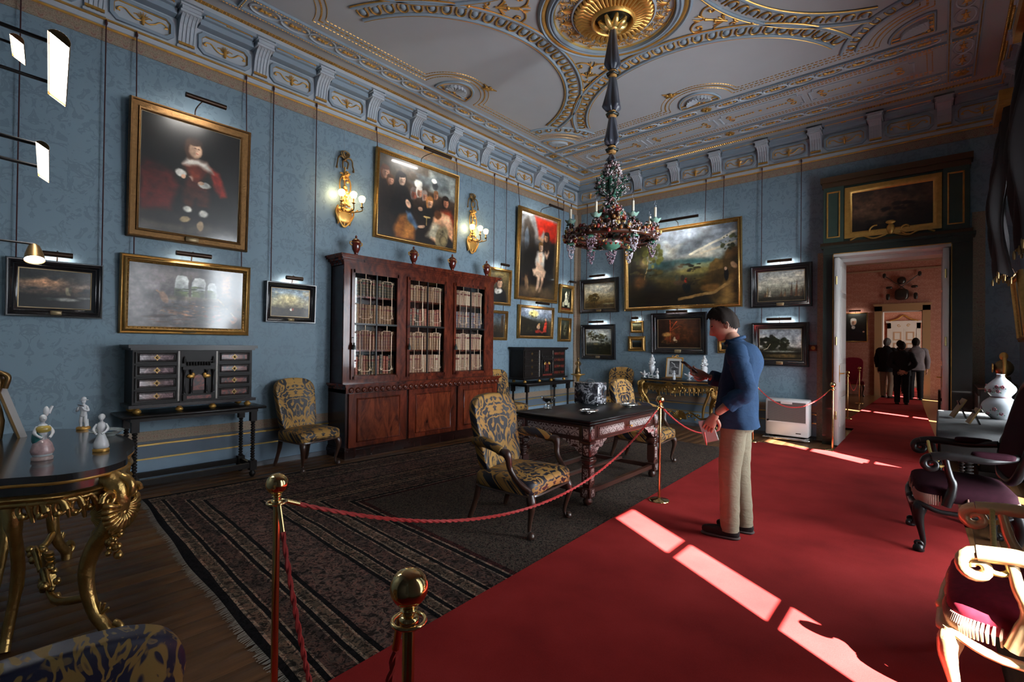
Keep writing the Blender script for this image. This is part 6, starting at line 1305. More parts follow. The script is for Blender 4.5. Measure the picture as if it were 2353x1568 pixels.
def figurine(label,loc,rz,mat,hat=None,scale=1.0,base=None,skirt=True,acc=None):
    t=thing('figurine',label,'figurine',loc,rz); t.scale=(scale,)*3
    MB().lathe([(.04,0),(.042,.012),(.034,.02)],14).obj('base',base or mat,t)
    m=MB()
    if skirt: m.lathe([(.036,.02),(.040,.03),(.034,.06),(.02,.095),(.016,.11),(.02,.13),(.024,.15),(.018,.17),(.008,.178),(.008,.188)],16)
    else:
        for s_ in (-1,1): m.tube(cr([(0.0,s_*.014,.02),(.004,s_*.013,.055),(0,s_*.010,.10)],4),[.009]*4+[.012]*5,8)
        m.lathe([(.016,.09),(.022,.10),(.018,.12),(.024,.15),(.02,.17),(.008,.178),(.008,.188)],14); m.tube([(-.02,.012,.02),(-.018,.01,.07)],[.012,.010],7)
    for s_ in (-1,1): m.tube(cr([(0,s_*.02,.163),(.012,s_*.034,.135),(.035,s_*.02,.145 if not skirt else .115),(.042,s_*.012,.165 if not skirt else .11)],4),[.008]*6+[.006]*7,7)
    m.ball((.003,0,.202),(.0155,.0145,.019),10,8); m.ball((.018,0,.20),(.004,.003,.005),6,4); m.obj('body',mat,t)
    if hat=='cap': m=MB(); m.lathe([(.026,.208),(.027,.212),(.016,.214),(.014,.226),(.006,.232),(0,.233)],14,cap=False); m.obj('hat',mat,t)
    if hat=='hood': MB().ball((-.003,0,.206),(.019,.018,.02),10,7).obj('hood',mat,t)
    if acc: acc(t)
    return t
figurine('small white porcelain figure standing between the vase and the easel photograph',(2.03,-.30,CZ),-1.4,MT['porcelain'],'hood',.8)
figurine('tiny white porcelain figure in front of the easel photograph',(2.38,-.36,CZ),-1.4,MT['porcelain'],'hood',.7)
def sauce(label,x,y):
    t=thing('sauce_boat',label,'dish',(x,y,CZ)); MB().lathe([(.03,0),(.034,.008),(.012,.02),(.012,.035),(.045,.06),(.055,.085),(.05,.085),(.0,.05)],18,sx=1.3,cap=False).obj('bowl',MT['porcelain'],t)
    MB().tube(cr([(.065,0,.08),(.10,0,.10),(.095,0,.06),(.06,0,.05)]),.006,6).obj('handle',MT['porcelain'],t); m=MB(); m.ball((0,0,.10),(.02,.018,.024),8,6); m.ball((0,0,.13),.012,8,6); m.tube([(-.05,0,.08),(-.09,0,.10)],[.02,.01],6); m.obj('lid_figure',MT['porcelain'],t)
sauce('white porcelain sauce boat at the left end of the back console',1.80,-.36); sauce('white porcelain sauce boat between the easel photograph and the phone',2.64,-.32)
tr_=thing('small_tray','small wooden tray lying in front of the easel photograph','tray',(2.22,-.33,CZ)); MB().bev(-.09,.09,-.035,.035,0,.012,.004).obj('tray',MT['dark_wood'],tr_); MB().bx(-.08,.08,-.027,.027,.012,.016).obj('inset',MT['gilt_dark'],tr_)
# things on the foreground console
fz=.861; GB=MT['gilt_dark']
figurine('white porcelain flute player on a gilt base on the foreground console',(1.76,-8.42,fz),-.6,MT['porcelain'],'cap',.92,GB,False,lambda t:MB().cyl((.03,-.02,.178),(.06,.03,.172),.003,n=6).obj('flute',MT['dark_wood'],t))
figurine('white porcelain hooded lady on a gilt base at the front of the foreground console',(2.66,-8.47,fz),-.4,MT['porcelain'],'hood',.88,GB,True)
col_t=simple('figure_teal',(.04,.20,.19),.25,coat=.5); col_y=simple('figure_yellow',(.42,.30,.06),.25,coat=.5)
def drape(t):
    m=MB(); m.lathe([(.041,.03),(.046,.045),(.036,.08),(.022,.10)],12); m.obj('skirt_overlay',simple('figure_pink',(.50,.33,.33),.2,0,.5,50,coat=.5),t)
    m=MB(); m.sq((-.012,-.01,.105),(.03,.028,.036),.8,12,8); m.obj('teal_cloak',col_t,t); m=MB(); m.sq((.008,0,.15),(.024,.03,.018),.8,12,8); m.obj('yellow_bodice',col_y,t)
    m=MB(); m.ball((0,.012,.235),(.012,.012,.026),8,6); m.tube([(-.0,.02,.225),(.0,.035,.26)],[.01,.006],6); m.obj('hair',MT['porcelain'],t)
figurine('colourful porcelain dancer with teal cloak on the foreground console',(2.70,-8.70,fz),.2,MT['porcelain'],None,1.0,simple('figure_base',(.42,.30,.28),.3,0,.5,60),True,drape)
di=thing('porcelain_dish','shallow painted porcelain dish behind the hooded lady','dish',(2.13,-8.36,fz)); MB().lathe([(.06,0),(.065,.006),(.11,.03),(.115,.032),(.108,.034),(.06,.012),(0,.011)],28,sy=.75,cap=False).obj('dish',simple('dish_white',(.42,.46,.44),.15,0,.4,40,coat=.5),di); MB().lathe([(.0,.0125),(.062,.0135),(.075,.019)],20,sy=.75,cap=False).obj('painted_centre',tortoise('dish_paint',(.10,.06,.10),(.05,.09,.14),.2),di)
mf=thing('gilt_mirror_frame','leaning frame edge with gilt carved figure at the far left of the console','frame',(1.86,-8.69,fz),0)
m=MB(); m.T=Matrix.Rotation(math.radians(17),4,'X'); m.bx(-.24,.0,-.030,.0,.002,.40); m.obj('glass_panel',simple('mirror_edge',(.40,.38,.37),.4),mf)
m=MB(); m.T=Matrix.Rotation(math.radians(17),4,'X'); m.bx(-.26,.012,-.042,-.030,.002,.42); m.obj('backing',MT['bronze'],mf)
m=MB(); m.tube(cr([(.0,-.16,.42),(-.02,-.13,.34),(.02,-.16,.24),(0,-.14,.13),(.01,-.15,.005)]),[.03]*6+[.035]*7+[.04]*6+[.045]*6,8); m.ball((0,-.155,.475),(.028,.026,.032)); m.tube(cr([(0,-.15,.40),(.02,-.09,.37),(.01,-.10,.30)]),.016,6); m.tube(cr([(0,-.16,.39),(.03,-.20,.33),(.01,-.17,.27)]),.016,6); m.obj('carved_figure',MT['bronze'],mf)
# ------------------------------------------------------------------ torchere with bronze figure in the corner
tt=thing('torchere','slender gilt torchere standing in the corner','stand',(.33,-.40,0))
m=MB(); m.lathe([(.012,.16),(.02,.2),(.03,.3),(.018,.36),(.03,.5),(.04,.6),(.02,.68),(.03,.74),(.05,.8),(.09,.83),(.15,.845),(.15,.86),(.0,.86)],14,cap=False); m.obj('stem',MT['gilt_dark'],tt)
for k in range(3): a=k*2.09+.5; m=MB(); m.tube(cr([(0,0,.22),(.08*math.cos(a),.08*math.sin(a),.2),(.1*math.cos(a),.1*math.sin(a),.08),(.15*math.cos(a),.15*math.sin(a),.03),(.17*math.cos(a),.17*math.sin(a),.004)]),[.02]*20+[.016]*5,6); m.obj('foot',MT['gilt_dark'],tt)
figurine('bronze standing figure on the corner torchere',(.33,-.40,.861),-.8,MT['bronze'],None,1.55,MT['bronze'],True)
# ------------------------------------------------------------------ gas heater, wall fittings
ht=thing('gas_heater','white freestanding gas heater with dark grille left of the doorway','heater',(4.20,-.12,0)); WH=simple('heater_white',(.62,.61,.60),.35)
MB().bev(-.30,.30,-.24,0,.07,.64,.012).obj('body',WH,ht); MB().bev(-.33,.33,-.31,.02,.012,.045,.008).obj('tray',MT['silver'],ht)
for s_ in (-1,1): MB().bx(s_*.22-.03,s_*.22+.03,-.22,-.02,.04,.07).obj('foot',MT['black_metal'],ht)
g_,nt,b=newmat('grille'); pp=sep(nt,objv(nt)); ww=mth(nt,'MULTIPLY',mth(nt,'GREATER_THAN',mth(nt,'FRACT',mth(nt,'MULTIPLY',pp[0],120.0)),.35),mth(nt,'GREATER_THAN',mth(nt,'FRACT',mth(nt,'MULTIPLY',pp[2],120.0)),.35)); setp(nt,b,col=mixc(nt,ww,(.16,.145,.14),(.05,.045,.045)),rough=.5)
MB().bx(-.265,.265,-.248,-.239,.29,.60).obj('grille',g_,ht); m=MB(); m.bx(-.28,.28,-.252,-.24,.275,.29); m.bx(-.08,.08,-.256,-.24,.57,.605); m.obj('grille_bar',WH,ht); MB().cyl((-.26,-.25,.30),(-.26,-.275,.30),.016,n=10).obj('knob',MT['black_metal'],ht); MB().bx(.13,.20,-.2425,-.2395,.115,.128).obj('badge',MT['black_metal'],ht)
wp=thing('wall_gauge','small dark red wall gauge beside the doorway casing','gauge',(4.50,-.001,1.405)); MB().bev(-.05,.05,-.03,0,0,.10,.004).obj('case',simple('gauge_red',(.07,.012,.01),.4),wp); MB().cyl((0,-.03,.05),(0,-.034,.05),.03,n=16).obj('dial',MT['gilt_dark'],wp)
ws=thing('wall_socket','round white wall socket low on the dado left of the damask side chair','socket',(.012,-6.72,.15)); m=MB(); m.cyl((0,0,0),(.006,0,0),.038,n=20); m.obj('plate',MT['dado_blue'],ws); m=MB(); m.tube([(.006,.036*math.cos(a),.036*math.sin(a)) for a in [2*PI*i/20 for i in range(20)]],.003,5,True); m.obj('rim',MT['plaster_blue'],ws)
# ------------------------------------------------------------------ rope barrier
def stanchion_parts(t):
    MB().lathe([(.092,0),(.092,.008),(.085,.014),(.02,.02),(.014,.03)],28,cap=True).obj('base',MT['brass'],t)
    MB().cyl((0,0,.02),(0,0,.90),.0125,n=14).obj('pole',MT['brass'],t)
    m=MB(); m.lathe([(.0125,.855),(.02,.86),(.02,.875),(.0125,.88)],14); m.tube([(.033*math.cos(a),.033*math.sin(a),.868) for a in [2*PI*i/18 for i in range(18)]],.0045,6,True); m.obj('ring',MT['brass'],t)
    m=MB(); m.lathe([(.014,.888),(.018,.892),(.012,.9)],14); m.ball((0,0,.935),.0385,24,16); m.obj('ball',MT['brass'],t)
ST=[('brass stanchion at the left of the frame in front of the Persian rug',4.20,-8.215,.0),('brass stanchion nearest the camera at bottom centre',5.205,-8.385,.022),('brass stanchion at the carpet edge beside the inlaid table',4.06,-4.67,.022),('brass stanchion in front of the doorway casing',4.87,-.76,.001),('brass stanchion behind the man near the heater',3.87,-.965,.0225),
    ('first brass stanchion beyond the doorway',4.60,3.0,.028),('second brass stanchion beyond the doorway',4.40,6.9,.0)]
s0=None; SP=[]
for lab,x,y,z in ST:
    if s0 is None: s0=thing('stanchion',lab,'stanchion',(x,y,z),0,'brass rope stanchions'); stanchion_parts(s0)
    else: dup(s0,(x,y,z),0,lab)
    SP.append(Vector((x,y,z+.865)))
def rope(label,i,j,sag,n=34,side=(0,0,0)):
    a,b_=SP[i],SP[j]; d=(b_-a); d.z=0; d.normalize(); a=a+d*.034; b_=b_-d*.034; t=thing('barrier_rope',label,'rope',tuple((a+b_)/2-Vector((0,0,sag))),0,'red barrier ropes'); o=Vector(t.location)
    def P(f): h=sag*4*f*(1-f); p=a.lerp(b_,f); return p-Vector((0,0,h))+Vector(side)*math.sin(PI*f)-o
    L=(b_-a).length
    def seg(f0,f1,r,mat,name,n):
        pts=[P(lerp(f0,f1,k/n)) for k in range(n+1)]; MB().tube(pts,r,8).obj(name,mat,t)
    k=.055/(L+sag); seg(0,k,.0085,MT['brass'],'clip',3); seg(1-k,1,.0085,MT['brass'],'clip',3)
    # twisted strands
    N=int((L+sag*2)*55); 
    for s_ in range(2):
        pts=[]
        for q in range(N+1):
            f=lerp(k,1-k,q/N); p=P(f); tq=(P(min(1,f+.001))-P(max(0,f-.001))).normalized(); u=tq.cross(Vector((0,0,1))); u=u.normalized() if u.length>1e-3 else Vector((1,0,0)); v=tq.cross(u); an=q*1.05+s_*PI; pts.append(p+u*.0042*math.cos(an)+v*.0042*math.sin(an))
        MB().tube(pts,.0058,5).obj('strand',MT['rope_red'],t)
rope('long red rope sagging from the left stanchion across to the table stanchion',0,2,.42)
rope('red rope hanging low between the two foreground stanchions',0,1,.66,side=(0,.05,0))
rope('red rope from the table stanchion passing behind the man',2,4,.46)
rope('red rope sagging in front of the gas heater',4,3,.30)
rope('thin red rope between the stanchions beyond the doorway',5,6,.40)
# ------------------------------------------------------------------ wall sconces
def shade_mat():
    m,nt,b=newmat('lit_shade'); p=objv(nt); setp(nt,b,col=(.9,.75,.5),rough=.6,emit=(1,.72,.36),es=2.6); return m
MT['shade']=shade_mat(); MT['candle']=simple('candle_cream',(.66,.58,.44),.5); MT['clear']=glassmat('bulb_glass',(.95,.97,1),.02,1.2)
def sconce(label,y):
    t=thing('wall_sconce',label,'sconce',(.005,y,2.99),0,'gilt wall sconces'); G=MT['gilt']; O=MT['bronze']
    m=MB(); m.sq((.03,0,.16),(.028,.115,.11),.7,18,10); m.tube(cr([(.05,-.10,.27),(.05,-.13,.18),(.05,-.08,.08),(.04,-.03,.02),(.04,0,-.0),(.04,.03,.02),(.05,.08,.08),(.05,.13,.18),(.05,.10,.27)],5),.012,6)
    for s_ in (-1,1): m.tube(spiral((s_*.07,.2),.045,.012,0,s_*6,14,0),.010,6) if False else m.tube([(.055,s_*.07+.04*math.cos(a)*(1-k/16),.2+.04*math.sin(a)*(1-k/16)) for k,a in enumerate([j*.45 for j in range(14)])],.009,6)
    for s_ in (-1,0,1): m.tube([(.035,s_*.08,.07),(.03,s_*.085,.03-.03*(s_==0))],[.022,.006],6)
    m.obj('cartouche',G,t)
    m=MB(); random.seed(4)
    m.tube([(.03,0,.26),(.035,0,.80)],.012,6)
    for k in range(60): z=random.uniform(.28,.74); r=.05+.03*math.sin(z*9); m.ball((.045+random.uniform(-.01,.025),random.uniform(-r,r),z),(.016,random.uniform(.012,.028),random.uniform(.012,.022)),6,4)
    for s_ in (-1,1):
        m.tube(cr([(.04,0,.40),(.05,s_*.07,.48),(.045,s_*.075,.60),(.04,s_*.03,.70)],5),.010,6); m.tube(cr([(.04,0,.30),(.06,s_*.05,.34),(.05,s_*.07,.42)],4),.008,6)
    m.obj('flower_stem',G,t)
    m=MB()
    for s_ in (-1,1):
        m.tube(cr([(.035,0,.90),(.04,s_*.06,.97),(.04,s_*.03,1.0),(.035,0,.92)],5),.011,6); m.tube(cr([(.035,0,.90),(.045,s_*.06,.93),(.045,s_*.10,.90),(.04,s_*.11,.84),(.045,s_*.12,.80)],5),.010,6); m.lathe([(.008,0),(.016,-.03),(.012,-.045)],8,(.045,s_*.12,.80)); m.tube(cr([(.035,0,.89),(.05,s_*.04,.86),(.04,s_*.03,.78)],4),.012,6)
    m.ball((.04,0,.90),.022,8,5); m.tube([(.045+.0,.035*math.cos(a),.975+.035*math.sin(a)) for a in [2*PI*i/14 for i in range(14)]],.009,6,True); m.obj('ribbon_bow',O,t)
    for k,(dy,dx,dz) in enumerate(((-.10,.14,.37),(.055,.17,.37),(.16,.20,.33))):
        m=MB(); m.tube(cr([(.05,0,.24),(.08,dy*.4,.20),(dx,dy,.22),(dx,dy,dz-.07)],6),.0075,6); m.lathe([(.008,-.075),(.026,-.06),(.01,-.05),(.01,0)],10,(dx,dy,dz)); 
        for q in range(3): m.ball((dx*.7,dy*.7+.01*q,.21+.01*q),.011,6,4)
        a=m.obj('arm',O,t)
        MB().sq((dx,dy,dz+.045),(.047,.047,.05),.9,18,10,lambda x,y,z:(x*(1-.15*(z<0)),y*(1-.15*(z<0)),z)).obj('lamp_shade',MT['shade'],a)
        ld=bpy.data.lights.new('sconce_bulb','POINT'); lo=bpy.data.objects.new('sconce_bulb',ld); COL.objects.link(lo); lo.parent=t; lo.location=(max(.075,dx-.055),dy-.03,dz+.05); ld.energy=2.4; ld.color=(1,.78,.42); ld.shadow_soft_size=.03
    m=MB(); m.cyl((.01,0,1.0),(.01,0,1.33),.0018,n=5); m.obj('hanging_wire',MT['silver'],t)
    return t
sconce('lit gilt wall sconce with three round shades left of the crowd painting',-5.585); sconce('lit gilt wall sconce with three round shades right of the crowd painting',-3.22)
# ------------------------------------------------------------------ chandelier of porcelain flowers and fruit
ch=thing('chandelier','porcelain fruit and flower chandelier hanging from the ceiling medallion','chandelier',(CX,CY,2.4)); Z=lambda z:z-2.4
SAT=simple('blue_satin',(.035,.042,.06),.34,0,.3,7,sheen=.3); GW=simple('amber_ring',(.42,.22,.07),.4)
MB().cyl((0,0,Z(4.95)),(0,0,Z(3.25)),.02,n=10).obj('stem',MT['bronze'],ch)
def sat(z0,z1,r,name='satin_sleeve'):
    m=MB(); n=28; random.seed(int(z0*100)); ph=[random.uniform(0,6) for _ in range(3)]
    def fn(u,v):
        a=2*PI*u; z=lerp(z1,z0,v); rr=r*lerp(.46,1.0,(v/.86)**.9) if v<.86 else r*lerp(1.0,.55,((v-.86)/.14)**1.5)
        rr*=1+(.06+.12*v)*math.sin(4*a+ph[0]+v*2)+(.04+.10*v)*math.sin(7*a+ph[1]-2*v)+.05*v*math.sin(13*a+ph[2]); return (rr*math.cos(a),rr*math.sin(a),Z(z))
    m.grid(fn,56,22,True); m.obj(name,SAT,ch,sharp=70)
for z0,z1,r in ((4.37,4.80,.072),(3.93,4.28,.088),(3.57,3.86,.08),(3.40,3.47,.055)): sat(z0,z1,r)
for z in (4.83,4.325,3.895,3.52):
    MB().lathe([(.042,-.035),(.046,-.015),(.042,0),(.046,.02),(.04,.04)],16,(0,0,Z(z))).obj('amber_ring',GW,ch); m=MB(); m.tube([(.055*(1+.12*math.sin(5*a))*math.cos(a),.055*(1+.12*math.sin(5*a))*math.sin(a),Z(z)+.004*math.sin(7*a)) for a in [2*PI*i/24 for i in range(24)]],.013,6,True); m.obj('satin_bow',MT['casing'],ch)
CW=simple('flower_white',(.50,.44,.45),.2,0,.5,90,coat=.4); CPk=simple('flower_pink',(.30,.17,.18),.25,0,.5,60,coat=.4); CG=simple('leaf_green',(.07,.22,.15),.22,0,.4,30,coat=.5); CA=simple('leaf_aqua',(.24,.42,.34),.18,0,.4,25,coat=.5); CD=simple('leaf_dark',(.02,.05,.035),.3,0,.4,30)
COr=simple('fruit_orange',(.26,.09,.02),.2,0,.5,25,coat=.5); CR_=simple('fruit_red',(.24,.025,.016),.2,0,.4,25,coat=.5); CY_=simple('fruit_yellow',(.46,.32,.09),.2,0,.4,25,coat=.5); CB=simple('fruit_brown',(.06,.022,.012),.25,0,.5,25,coat=.4)
FR=[('orange_fruit',COr),('red_fruit',CR_),('yellow_fruit',CY_),('brown_fruit',CB),('white_blossom',CW),('pink_blossom',CPk),('green_leaf',CG),('dark_leaf',CD)]
def cloud(gen,n,parent,seed,only=None,size=(.011,.02)):
    random.seed(seed); mbs={k:MB() for k,_ in FR}
    for i in range(n):
        k=random.choice(only or [q for q,_ in FR]); p=gen(); r=random.uniform(*size)
        if 'leaf' in k: mbs[k].ball(p,(r*1.5,r*.6,r*.9),6,4)
        elif 'blossom' in k:
            for q in range(4): mbs[k].ball((p[0]+random.uniform(-r,r),p[1]+random.uniform(-r,r),p[2]+random.uniform(-r,r)),r*.5,5,3)
        else: mbs[k].ball(p,(r,r,r*random.uniform(.9,1.25)),7,5)
    for k,mm in FR:
        if mbs[k].v: stuff(mbs[k].obj(k,mm,parent,fix=False))
def sph(c,r,sx=1,sz=1):
    def g():
        a=random.uniform(0,6.283); z=random.uniform(-1,1); q=math.sqrt(1-z*z); return (c[0]+r*sx*q*math.cos(a),c[1]+r*sx*q*math.sin(a),c[2]+r*sz*z)
    return g
body=MB(); body.lathe([(.02,Z(3.40)),(.05,Z(3.385)),(.078,Z(3.33)),(.075,Z(3.26)),(.04,Z(3.20)),(.025,Z(3.10)),(.04,Z(3.02)),(.03,Z(2.95)),(.05,Z(2.88)),(.10,Z(2.80)),(.11,Z(2.72)),(.06,Z(2.62)),(.06,Z(2.58))],16); body=body.obj('porcelain_stem',CB,ch)
cloud(sph((0,0,Z(3.30)),.082,1,.95),170,body,1,['white_blossom','pink_blossom','dark_leaf','brown_fruit','white_blossom'],(.014,.024))
cloud(lambda:(random.uniform(-.06,.06),random.uniform(-.06,.06),Z(random.uniform(2.88,3.22))),170,body,2,['white_blossom','pink_blossom','green_leaf','dark_leaf'],(.012,.02))
cloud(sph((0,0,Z(2.80)),.14,1,1.0),190,body,3,['white_blossom','pink_blossom','orange_fruit','red_fruit','yellow_fruit','brown_fruit','green_leaf','white_blossom'],(.014,.028))
for k in range(6):
    a=k*PI/3+.3; m=MB(); m.tube(cr([(0,0,Z(3.05)),(.05*math.cos(a),.05*math.sin(a),Z(3.04)),(.12*math.cos(a),.12*math.sin(a),Z(3.07)),(.145*math.cos(a),.145*math.sin(a),Z(3.17)),(.16*math.cos(a),.16*math.sin(a),Z(3.25))],5),[.011]*12+[.006]*9,6); br=m.obj('flower_branch',CD,ch)
    cloud(lambda:(lerp(.1,.16,random.random())*math.cos(a)+random.uniform(-.025,.025),lerp(.1,.16,random.random())*math.sin(a)+random.uniform(-.025,.025),Z(random.uniform(3.06,3.22))),46,br,20+k,['white_blossom','pink_blossom','dark_leaf','green_leaf'],(.010,.016))
for k in range(5):
    a=k*1.26; MB().sq((.035*math.cos(a),.035*math.sin(a),Z(3.14)),(.02,.02,.09),.9,10,8,lambda x,y,z:(x+.03*(z+.09)*math.cos(a)*3,y+.03*(z+.09)*math.sin(a)*3,z)).obj('long_leaf',CG,body)
CGr=simple('grape_pale',(.40,.36,.40),.2,0,.9,45,coat=.5); CGp=simple('grape_mauve',(.20,.13,.17),.2,0,.9,45,coat=.5)
RG=.44
m=MB(); m.tube([(RG*math.cos(t),RG*math.sin(t),Z(2.575)) for t in [2*PI*i/40 for i in range(40)]],.028,8,True)
for k in range(8): t=k*PI/4; m.tube(cr([(.05*math.cos(t),.05*math.sin(t),Z(2.60)),(.25*math.cos(t),.25*math.sin(t),Z(2.54)),(RG*math.cos(t),RG*math.sin(t),Z(2.575))],5),.022,6)
rg=m.obj('garland_ring',CB,ch)
def gring():
    t=random.uniform(0,2*PI); rr=random.uniform(0,.062); b_=random.uniform(0,2*PI); return ((RG+rr*math.cos(b_))*math.cos(t),(RG+rr*math.cos(b_))*math.sin(t),Z(2.60)+rr*1.0*math.sin(b_)+.01)
cloud(gring,900,rg,5,['orange_fruit','red_fruit','yellow_fruit','brown_fruit','brown_fruit','white_blossom','dark_leaf','pink_blossom','white_blossom'],(.011,.022))
def garm():
    k=random.randrange(8); t=k*PI/4+random.uniform(-.06,.06); r=random.uniform(.1,.40); return (r*math.cos(t),r*math.sin(t),Z(2.57)+random.uniform(-.03,.05))
cloud(garm,300,rg,6,None,(.013,.024))
for k in range(8):
    t=k*PI/4+.2; x,y=.46*math.cos(t),.46*math.sin(t); zb=2.70
    m=MB(); m.tube(cr([(RG*math.cos(t),RG*math.sin(t),Z(2.60)),(x*1.0,y*1.0,Z(2.65)),(x,y,Z(zb))],4),.014,6); a=m.obj('candle_arm',CB,ch)
    m=MB(); m.grid(lambda u,v:(x+(.012+.045*v)*(1+.12*math.cos(12*PI*u)*v)*math.cos(2*PI*u),y+(.012+.045*v)*(1+.12*math.cos(12*PI*u)*v)*math.sin(2*PI*u),Z(zb)+.035*v*v+.006*math.cos(12*PI*u)*v),36,6,True); m.obj('lotus_cup',CA,a)
    MB().lathe([(.016,0),(.022,.012),(.016,.024),(.02,.034),(.014,.045)],12,(x,y,Z(zb)+.012)).obj('candle_socket',CG,a)
    MB().cyl((x,y,Z(zb)+.055),(x,y,Z(zb)+.155),.0135,n=12).obj('candle',MT['candle'],a)
    MB().lathe([(.006,0),(.0135,.02),(.014,.03),(.008,.055),(.001,.075)],12,(x,y,Z(zb)+.155)).obj('bulb',MT['clear'],a)
    cloud(sph((x,y,Z(zb)-.03),.035),16,a,40+k,['white_blossom','pink_blossom','dark_leaf','brown_fruit'],(.010,.015))
for k in range(6):      # hanging grape clusters
    t=k*PI/3+.55; x,y=.42*math.cos(t),.42*math.sin(t); m=MB(); random.seed(60+k)
    for q in range(60): v=random.random(); r=.042*(1-v)**.6+.004; a=random.uniform(0,6.283); m.ball((x+r*math.cos(a),y+r*math.sin(a),Z(2.53)-.15*v),.009,5,4)
    g=m.obj('grape_cluster',CGr if k%2 else CGp,ch,fix=False); stuff(g)
    m=MB(); m.lathe([(.0,.02),(.03,.012),(.046,-.008),(.04,-.02)],10,(x,y,Z(2.54)),cap=False); m.obj('grape_leaf',CG,g)
bw_=MB().lathe([(.03,Z(2.585)),(.105,Z(2.57)),(.115,Z(2.545)),(.105,Z(2.525))],24).obj('bowl_rim',CPk,ch); MB().lathe([(.107,Z(2.528)),(.095,Z(2.495)),(.055,Z(2.47)),(.015,Z(2.462)),(.012,Z(2.44))],24).obj('bowl',CG,ch)
m=MB(); 
for k in range(12): a=2*PI*k/12; m.tube([(.105*math.cos(a),.105*math.sin(a),Z(2.527)),(.08*math.cos(a),.08*math.sin(a),Z(2.492))],[.016,.003],5)
m.obj('bowl_petals',CR_,bw_)
m=MB(); random.seed(77)
for q in range(70): v=random.random(); r=.05*(1-v)**.6+.004; a=random.uniform(0,6.283); m.ball((r*math.cos(a),r*math.sin(a),Z(2.445)-.13*v),.010,5,4)
stuff(m.obj('grape_cluster',CGp,ch,fix=False))
# ------------------------------------------------------------------ lamps on the near wall, seen end on at the upper left
MT['flood']=simple('lamp_glow',(1,1,1),.5,emit=(1,.98,.93),es=14)
def trough(label,c,L,w_,arm_y,two=True):
    t=thing('picture_lamp',label,'lamp',c,math.radians(-5.5))
    ax=Vector((0,-.55,-.83)); u=Vector((0,.83,-.55))
    def fn(a_,v): t_=PI*v; p=Vector(((a_-.5)*L,0,0))+u*(math.cos(t_)*w_/2)-ax*(math.sin(t_)*w_*.42); return p
    m=MB(); m.grid(fn,2,12); m.obj('reflector',MT['bronze'],t,fix=False)
    for s_ in (-1,1):
        m=MB(); m.add([tuple(Vector((s_*L/2,0,0))+u*(math.cos(PI*k/10)*w_/2)-ax*(math.sin(PI*k/10)*w_*.42)) for k in range(11)],[tuple(range(11))]); m.obj('end_cap',MT['brass'],t,fix=False)
    m=MB(); m.grid(lambda a_,v:Vector(((a_-.5)*L*.96,0,0))+u*((v-.5)*w_*.9)-ax*.006,2,2); m.obj('diffuser',MT['flood'],t,fix=False)
    for s_ in ((-1,1) if two else (0,)): MB().tube(cr([(s_*L*.32,.0,.03),(s_*L*.32,arm_y*.5,.05),(s_*L*.32,arm_y,.0)],4),.008,6).obj('arm',MT['black_metal'],t)
    ld=bpy.data.lights.new('lamp_light','AREA'); lo=bpy.data.objects.new('lamp_light',ld); COL.objects.link(lo); lo.parent=t; ld.shape='RECTANGLE'; ld.size=L; ld.size_y=.05; ld.energy=3; ld.color=(1,.97,.92); lo.location=tuple(ax*.01); lo.rotation_euler=ax.to_track_quat('-Z','Y').to_euler()
trough('bright trough picture lamp seen end on at the upper left',(3.14,-8.715,2.60),.66,.075,-.75); trough('smaller bright trough picture lamp below the upper one at the far left',(3.08,-8.75,2.21),.55,.045,-.72); trough('small distant bright lamp at the far upper left corner',(1.80,-8.76,3.20),.30,.07,-.72,False)
sp=thing('spot_lamp','small cone lamp on a long arm above the stormy sea painting','lamp',(2.93,-8.76,1.86))
m=MB(); m.T=Matrix.Rotation(math.radians(-25),4,'Y'); m.lathe([(.012,.02),(.02,.01),(.032,-.03),(.036,-.06)],16,cap=False); m.obj('shade',MT['bronze'],sp); m=MB(); m.T=Matrix.Rotation(math.radians(-25),4,'Y'); m.lathe([(.0,-.056),(.034,-.057)],16,cap=False); m.obj('bulb_face',MT['flood'],sp); MB().tube([(0,0,.02),(-.02,-.74,.03)],.005,6).obj('arm',MT['black_metal'],sp)
# ------------------------------------------------------------------ right side: cloth-covered table, vase, frames, drapery, dark wall things
CL=simple('grey_cloth',(.11,.11,.11),.8,0,.25,12,.3,80)
rt=thing('side_table','dark table under a grey cloth against the window wall','table',(6.38,-2.75,.0)); m=MB(); m.bx(-.36,.38,-.84,.84,.60,.72); m.obj('carcass',MT['ebony'],rt)
for sx in (-1,1):
    for sy in (-1,1): m=MB(); lx=-.19 if sx<0 else .30; twist(m,lx,sy*.76,.06,.60,.028); m.lathe([(.02,0),(.036,.03),(.025,.06)],10,(lx,sy*.76,0)); m.obj('leg',MT['ebony'],rt)
m=MB(); m.bx(-.37,.385,-.85,.85,.55,.60); 
for k in range(40): m.ball((-.375,-.83+k*.0425,.575),.008,5,4)
m.obj('carved_edge',MT['ebony'],rt)
tc=tag(MB().bev(-.39,.385,-.87,.87,.722,.792,.012).obj('table_cloth',CL,None,(6.38,-2.75,0)),'grey cloth laid over the side table at the right edge','cloth')
vs_=thing('gourd_vase','white double-gourd porcelain vase with pink flowers at the right edge','vase',(6.45,-2.38,.793)); PW=simple('vase_white',(.58,.61,.64),.12,0,.08,8,coat=.6)
MB().lathe([(.06,0)]+[(q.x,q.y) for q in cr([(a_,b_,0) for a_,b_ in [(.068,.006),(.115,.05),(.138,.10),(.13,.15),(.095,.19),(.072,.208),(.078,.225),(.108,.27),(.105,.31),(.065,.36),(.034,.395),(.028,.42),(.034,.43)]],4)]+[(.028,.43),(.02,.40)],32,cap=True).obj('body',PW,vs_)
MB().lathe([(.073,.2),(.078,.208),(.073,.216)],32,cap=False).obj('pink_band',CPk,vs_)
